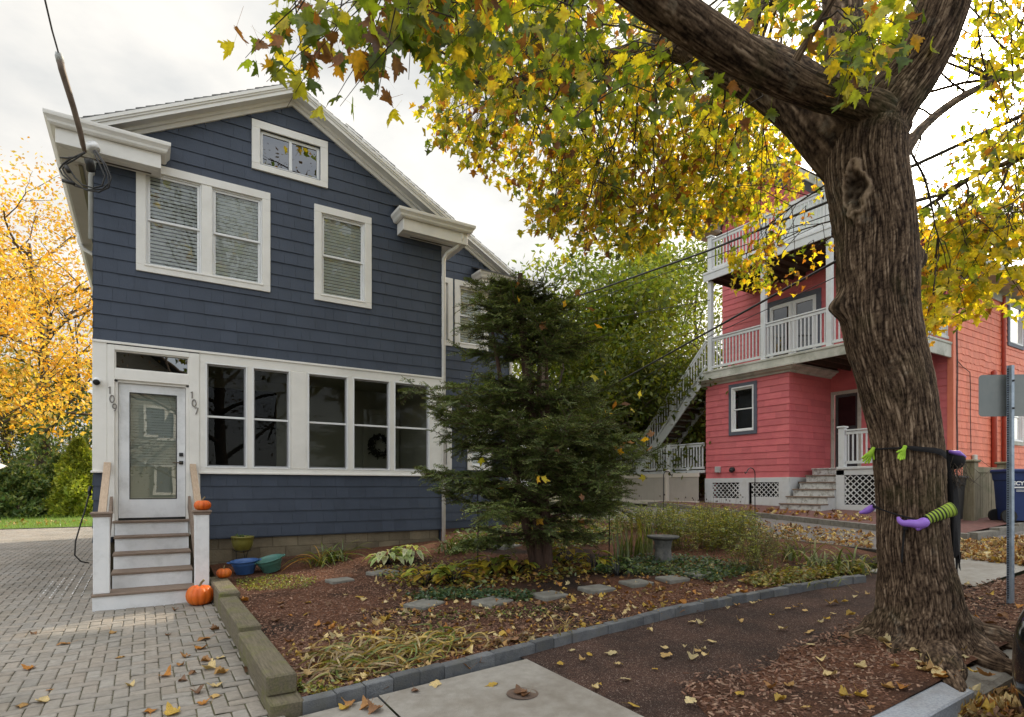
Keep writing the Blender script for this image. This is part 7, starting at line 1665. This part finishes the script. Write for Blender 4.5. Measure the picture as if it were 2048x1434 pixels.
litter('leaf_litter', 'countless small fallen leaves over the garden bed', [(740,1150),(960,1120),(1240,1120),(1560,1120),(1735,1145),(1500,1190),(1180,1262),(900,1330),(640,1390),(560,1300),(780,1200)], 1500, .03, .085, gz, .016, 1)
litter('leaf_litter', 'brown and yellow leaf litter over the neighbouring driveway', [(1450,1045),(1580,1050),(1745,1070),(1745,1108),(1620,1092),(1500,1075)], 800, .045, .11, tz, .025, 2)
litter('leaf_litter', 'thick yellow leaf litter on the driveway right of the maple', [(1905,1085),(2060,1075),(2060,1135),(1915,1118)], 1300, .045, .11, tz, .02, 3)
litter('leaf_litter', 'leaf litter on the brick strip and kerb by the pink house', [(1430,1018),(1570,1030),(1745,1042),(1745,1058),(1560,1040),(1430,1026)], 110, .09, .16, tz, .14, 4)
litter('leaf_litter', 'leaves lying in the street gutter below the kerb', [(1890,1434),(1960,1395),(2060,1380),(2060,1440)], 420, .08, .14, lambda x, y: tz(x, y)-.115, .02, 5)
litter('leaf_litter', 'leaves along the lawn edge behind the pavers', [(0,1046),(180,1042),(180,1050),(0,1056)], 70, .10, .18, tz, .04, 6)

# ------------------------------------------------------------------ witch decoration strapped to the trunk
LIME = pm('lime_glove_cloth', (.30,.52,.03), (.40,.62,.05), scale=20, rough=.7); PURP = pm('purple_satin', (.27,.13,.55), (.36,.19,.68), scale=6, rough=.4); CLOTH = pm('black_cloth', (.010,.009,.010), (.02,.018,.018), scale=12, rough=.95, bump=.3, bscale=30)
ORNG = pm('orange_lining', (.30,.06,.01), (.42,.10,.015), scale=8, rough=.8)
def sockmat():
    m, t, out = nt('striped_stocking'); b = N(t, 'ShaderNodeBsdfPrincipled', Roughness=.8); t.links.new(b.outputs[0], out.inputs[0]); a = N(t, 'ShaderNodeAttribute', attribute_name='Col'); t.links.new(a.outputs[0], b.inputs[0]); return m
SOCK = sockmat()
wt = thing('witch_decoration', 'black cloaked witch decoration strapped to the maple trunk with lime gloves and purple boots', 'decoration', (5.9, 2.2, .9))
import bisect
def surf(px, py, off=.02):      # a point on the trunk's street face
    # trunk axis near this height
    best = min(Qt, key=lambda q: abs((HY-F_PX*(q.z-CAM_H)/(q.x*S_+q.y*C_))-py)); w2 = None
    a = ray(px, py); o2 = Vector((0, 0)); dv = Vector((a[0], a[1])); c2 = Vector((best.x, best.y)); r = RAD(best.z)+off
    A = dv.dot(dv); B = -2*dv.dot(c2); Cc = c2.dot(c2)-r*r; disc = B*B-4*A*Cc
    s = (-B-math.sqrt(disc))/(2*A) if disc > 0 else -B/(2*A)
    return Vector((a[0]*s, a[1]*s, CAM_H+a[2]*s))
RT = sorted([(p.z, r) for p, r in trunk_path if p.z < 6])
def RAD(z):
    for i in range(len(RT)-1):
        if RT[i][0] <= z <= RT[i+1][0]: f = (z-RT[i][0])/(RT[i+1][0]-RT[i][0]+1e-9); return RT[i][1]*(1-f)+RT[i+1][1]*f
    return .4
def strap(pts, w_, name, mat=CLOTH, off=.03):
    P = [surf(x, y, off) for x, y in pts]; mb = MB()
    for i in range(len(P)-1):
        q = P[i]; e = P[i+1]; d = (e-q).normalized(); n_ = Vector((-q.x, -q.y, 0)).normalized()
        mb.bar(q-d*.004, e+d*.004, .012, w_[i] if hasattr(w_, '__len__') else w_, up=d.cross(n_))
    return mb.build(name, mat, wt)
def ribbon(pts, ws, name, off=.03):
    P = [surf(x, y, off) for x, y in pts]; mb = MB(); vs = []
    for p, w_ in zip(P, ws): n_ = Vector((-p.x,-p.y,0)).normalized()*.006; vs += [p+Vector((0,0,w_/2)), p+n_+Vector((0,0,w_/6)), p+n_-Vector((0,0,w_/6)), p-Vector((0,0,w_/2))]
    mb.add(vs, [(i*4+k, i*4+k+1, (i+1)*4+k+1, (i+1)*4+k) for i in range(len(P)-1) for k in range(3)]); return mb.build(name, CLOTH, wt, True)
ribbon([(1736,898),(1755,898),(1780,897),(1800,896),(1815,895),(1830,897),(1850,899),(1870,901),(1884,905),(1893,912)], [.016,.016,.016,.018,.03,.04,.042,.048,.055,.062], 'upper_strap')
ribbon([(1743,1013),(1760,1018),(1780,1025),(1800,1031),(1820,1036),(1838,1040)], [.014]*6, 'lower_strap'); ribbon([(1745,1011),(1752,1014),(1758,1016)], [.02,.02,.016], 'lower_strap')
strap([(1812,1035),(1810,1052),(1808,1070),(1806,1090),(1804,1112),(1803,1124)], .016, 'hanging_tie')
strap([(1810,1040),(1814,1048),(1810,1058)], .030, 'boot_band', off=.075)
# gloves: palm with four unequal fingers and a thumb
def glove(wrist, d, side, nrm, sc_, curl, spread_=1.0, lens=(.8,1.0,.95,.75)):
    me = MB(); verts = []; edges = []; rad = []
    def addv(p, r): verts.append(tuple(p)); rad.append(r); return len(verts)-1
    pw = .042*sc_; w0 = addv(wrist, .024*sc_); pm_ = addv(wrist+d*.035*sc_, .032*sc_); edges.append((w0, pm_))
    cuff = addv(wrist-d*.05*sc_, .026*sc_); edges.append((cuff, w0))
    for k, (o, l_) in enumerate(zip((-1.0,-.33,.33,1.0), lens)):
        kn = addv(wrist+d*.075*sc_+side*pw*o*.75, .0155*sc_); edges.append((pm_, kn)); p = wrist+d*.075*sc_+side*pw*o*.75; dr = (d+side*o*.22*spread_).normalized(); prev = kn
        for j in range(3): dr = (dr+nrm*curl*(.5+.3*j)).normalized(); p = p+dr*l_*(.034,.028,.024)[j]*sc_; v = addv(p, (.0135,.0125,.010)[j]*sc_); edges.append((prev, v)); prev = v
    b = wrist+d*.025*sc_-side*pw*.5; t0 = addv(b, .018*sc_); edges.append((pm_, t0)); dr = (d*.7-side*1.0).normalized(); p = b; prev = t0
    for j in range(2): p = p+dr*.036*sc_; v = addv(p, (.0145,.011)[j]*sc_); edges.append((prev, v)); prev = v; dr = (dr+nrm*curl*.5+d*.25).normalized()
    m = bpy.data.meshes.new('glove'); m.from_pydata(verts, edges, []); o = bpy.data.objects.new('glove', m); COL.objects.link(o); sk_ = o.modifiers.new('skin', 'SKIN'); sk_.use_smooth_shade = True
    for i, r in enumerate(rad): m.skin_vertices[0].data[i].radius = (r, r)
    m.skin_vertices[0].data[1].use_root = True; m.skin_vertices[0].data[0].use_root = False
    ss = o.modifiers.new('sub', 'SUBSURF'); ss.levels = 1; ss.render_levels = 1
    dg = bpy.context.evaluated_depsgraph_get(); me2 = bpy.data.meshes.new_from_object(o.evaluated_get(dg)); bpy.data.objects.remove(o); me2.name = 'glove'; me2.materials.clear(); me2.materials.append(LIME); me2.polygons.foreach_set("use_smooth", [True]*len(me2.polygons)); return link('glove', me2, wt)
RV = Vector((C_, -S_, 0)); UPV = Vector((0,0,1)); TOW = Vector((-S_, -C_, 0))
g1 = glove(surf(1745, 902, .03)+TOW*.01+RV*-.01, (RV*-.55-UPV*.8).normalized(), (RV*-.8+UPV*.55).normalized(), TOW*-.3, .80, .16, 1.1); g1['label'] = 'lime green glove hanging on the left of the trunk'
g2 = glove(surf(1808, 898, .05), (RV*-.35-UPV*.95).normalized(), (RV*.9-UPV*.3).normalized(), TOW*.6, .70, .55, .5, (.9,1,.8,.6)); g2['label'] = 'lime green glove curled below the upper strap'
# boots, stocking
def skinned(name, chain, mat, parent=wt):
    verts = [tuple(p) for p, r in chain]; m = bpy.data.meshes.new(name); m.from_pydata(verts, [(i, i+1) for i in range(len(chain)-1)], []); o = bpy.data.objects.new(name, m); COL.objects.link(o); o.modifiers.new('skin', 'SKIN')
    for i, (p, r) in enumerate(chain): m.skin_vertices[0].data[i].radius = (r, r)
    s_ = o.modifiers.new('sub', 'SUBSURF'); s_.levels = 2; s_.render_levels = 2; dg = bpy.context.evaluated_depsgraph_get(); me2 = bpy.data.meshes.new_from_object(o.evaluated_get(dg)); bpy.data.objects.remove(o); me2.name = name; me2.materials.clear(); me2.materials.append(mat); me2.polygons.foreach_set("use_smooth", [True]*len(me2.polygons)); return link(name, me2, parent)
bt = skinned('boot', [(surf(1858,1040,.06), .036), (surf(1846,1046,.075), .052), (surf(1836,1050,.07), .044), (surf(1822,1046,.07), .034), (surf(1808,1047,.07), .034), (surf(1799,1043,.07), .024), (surf(1796,1033,.065), .012)], PURP); bt['label'] = 'purple pointed boot lying across the trunk'
skinned('boot_heel', [(surf(1843,1052,.075), .030), (surf(1832,1060,.075), .016)], PURP)
lb = surf(1745, 1012, .02)
bt = skinned('boot', [(lb+RV*.03, .022), (lb-RV*.012-UPV*.018, .034), (lb-RV*.045-UPV*.045, .036), (lb-RV*.085-UPV*.055, .022), (lb-RV*.125-UPV*.062, .009)], PURP); bt['label'] = 'purple boot sticking out on the left of the trunk'
a, b = surf(1852, 1040, .06), surf(1900, 1018, .06)+TOW*.02; d = (b-a); mb = MB(); mb.usec = True; u = d.normalized().cross(UPV).normalized(); v = u.cross(d.normalized()); m = 34; nn_ = 16
for i in range(m):
    f = i/(m-1); r = .040+.022*f
    for k in range(nn_): an = 2*PI*k/nn_; q = a+d*f*1.02+(u*math.cos(an)*.8+v*math.sin(an))*r; mb.v.append(tuple(q)); dark = ((f*8.5) % 1) < .42; mb.c.append((.012,.012,.012) if dark else (.33,.45,.05))
mb.f = [(i*nn_+k, i*nn_+(k+1)%nn_, (i+1)*nn_+(k+1)%nn_, (i+1)*nn_+k) for i in range(m-1) for k in range(nn_)]; mb.build('stocking', SOCK, wt, True)
# ragged cloak hanging down the right flank
mb = MB(); rows_, cols_ = 40, 14; vs = []
for i in range(rows_):
    f = i/(rows_-1); py = 900+(1112-900)*f; xl_, xr_ = 1886+4*f+6*f*f, 1899+34*math.sin(min(f*1.5,1)*1.2)*.55+6*f
    for k in range(cols_):
        g = k/(cols_-1); px = xl_+(xr_-xl_)*g; p = surf(min(px, 1880), py, .04); q = at(px, py, 5.17-.16*math.sin(g*PI)+.10*g); fold = .025*math.sin(g*15+f*3)+.012*math.sin(g*31); q += TOW*fold
        if i == rows_-1 or i > 34: q.z -= .05*(i-34)/5*(1 if (k*7) % 3 else -1)*(.3+R_.random())
        vs.append(q)
mb.add(vs, [(i*cols_+k, i*cols_+k+1, (i+1)*cols_+k+1, (i+1)*cols_+k) for i in range(rows_-1) for k in range(cols_-1)]); mb.build('cloak', CLOTH, wt, True)
mb = MB()
for px, py, h in ((1905,1108,.16),(1914,1110,.20),(1919,1104,.17),(1896,1106,.12)):
    p = at(px, py, 5.15); mb.add([p+RV*-.018, p+RV*.018, p+RV*.006-UPV*h*.6, p+RV*.012-UPV*h, p-RV*.008-UPV*h*.8], [(0,1,2,3,4)])
mb.build('cloak_rag', CLOTH, wt)
mb = MB(); mb.quad(at(1902,925,5.22), at(1909,935,5.24), at(1914,1020,5.24), at(1905,1030,5.22)); mb.build('orange_lining', ORNG, wt)
hc = at(1908, 917, 5.15); mb = MB(); n = 20
mb.lathe([(.001,-.085),(.045,-.075),(.072,-.04),(.078,0),(.07,.045),(.04,.075),(.001,.085)], hc+Vector((.02,0,-.01)), n); mb.build('head', CLOTH, wt, True)
mb = MB(); q = hc+RV*-.06+UPV*.06; mb.tube([q+TOW*.02, q+RV*.06-UPV*.015+TOW*.05, q+RV*.13-UPV*.05+TOW*.04], [.014,.024,.010], 10); mb.build('hat_band', PURP, wt, True)
mb = MB()
for k in range(60): a_ = hc+Vector((R_.gauss(0,.05), R_.gauss(0,.05), R_.gauss(-.05,.04))); mb.tube([a_, a_+Vector((R_.gauss(0,.03),R_.gauss(0,.03),-.08)), a_+Vector((R_.gauss(.02,.05),R_.gauss(0,.05),-.17))], .002, 3)
mb.build('hair', GREYBARK, wt)

# ------------------------------------------------------------------ what the windows mirror from across the street
oh = thing('opposite_house', 'pale clapboard house across the street seen only mirrored in the glass door', 'house', (-3, -14, -.3))
CLAP = pm('pale_clapboard', (.30,.28,.23), (.36,.34,.28), rough=.7); mb = MB()
z = -.2
while z < 6.4: mb.add([(-9,-14,z),(1.5,-14,z),(1.5,-14.02,z+.17),(-9,-14.02,z+.17),(-9,-14.03,z),(1.5,-14.03,z)], [(0,1,2,3),(4,5,1,0)]); z += .17
mb.poly([(-9,-14.05,6.4),(1.5,-14.05,6.4),(-3.7,-14.05,10.2)]); mb.build('wall', CLAP, oh)
mb = MB(); mb.prism([(-9.5,-13.6,6.1),(-3.7,-13.6,10.4),(2,-13.6,6.1),(2,-13.6,6.3),(-3.7,-13.6,10.7),(-9.5,-13.6,6.3)], (0,-9,0)); mb.build('roof', ROOF, oh)
for x in (-7.4,-4.6,-2.2,.1):
    for z in (1.2, 4.0): mb = MB(); frame4(mb, lambda a,o,z:(a,-14+o,z), x, x+1.0, z, z+1.6, .12, 0, .06, .004); wq = mb.build('window', WHITE, oh); g = MB(); g.quad((x+.1,-13.99,z+.1),(x+.9,-13.99,z+.1),(x+.9,-13.99,z+1.5),(x+.1,-13.99,z+1.5)); g.build('pane', PGREY, wq)
BRN = [(.16,.09,.035),(.12,.07,.03),(.20,.13,.04),(.10,.10,.03)]
grow('street_tree', 'half bare brown leafed tree across the street mirrored in the upper windows', 'tree', (3.2, -11, -.2), 17, .30, 9, 61, BRN, 5000, .17, .22, 'trees across the street', limbs=15, tipr=.8)
grow('street_tree', 'second half bare tree across the street mirrored in the upper windows', 'tree', (-4.5, -12, -.2), 16, .28, 9, 62, BRN, 5000, .17, .22, 'trees across the street', limbs=14, tipr=.8)
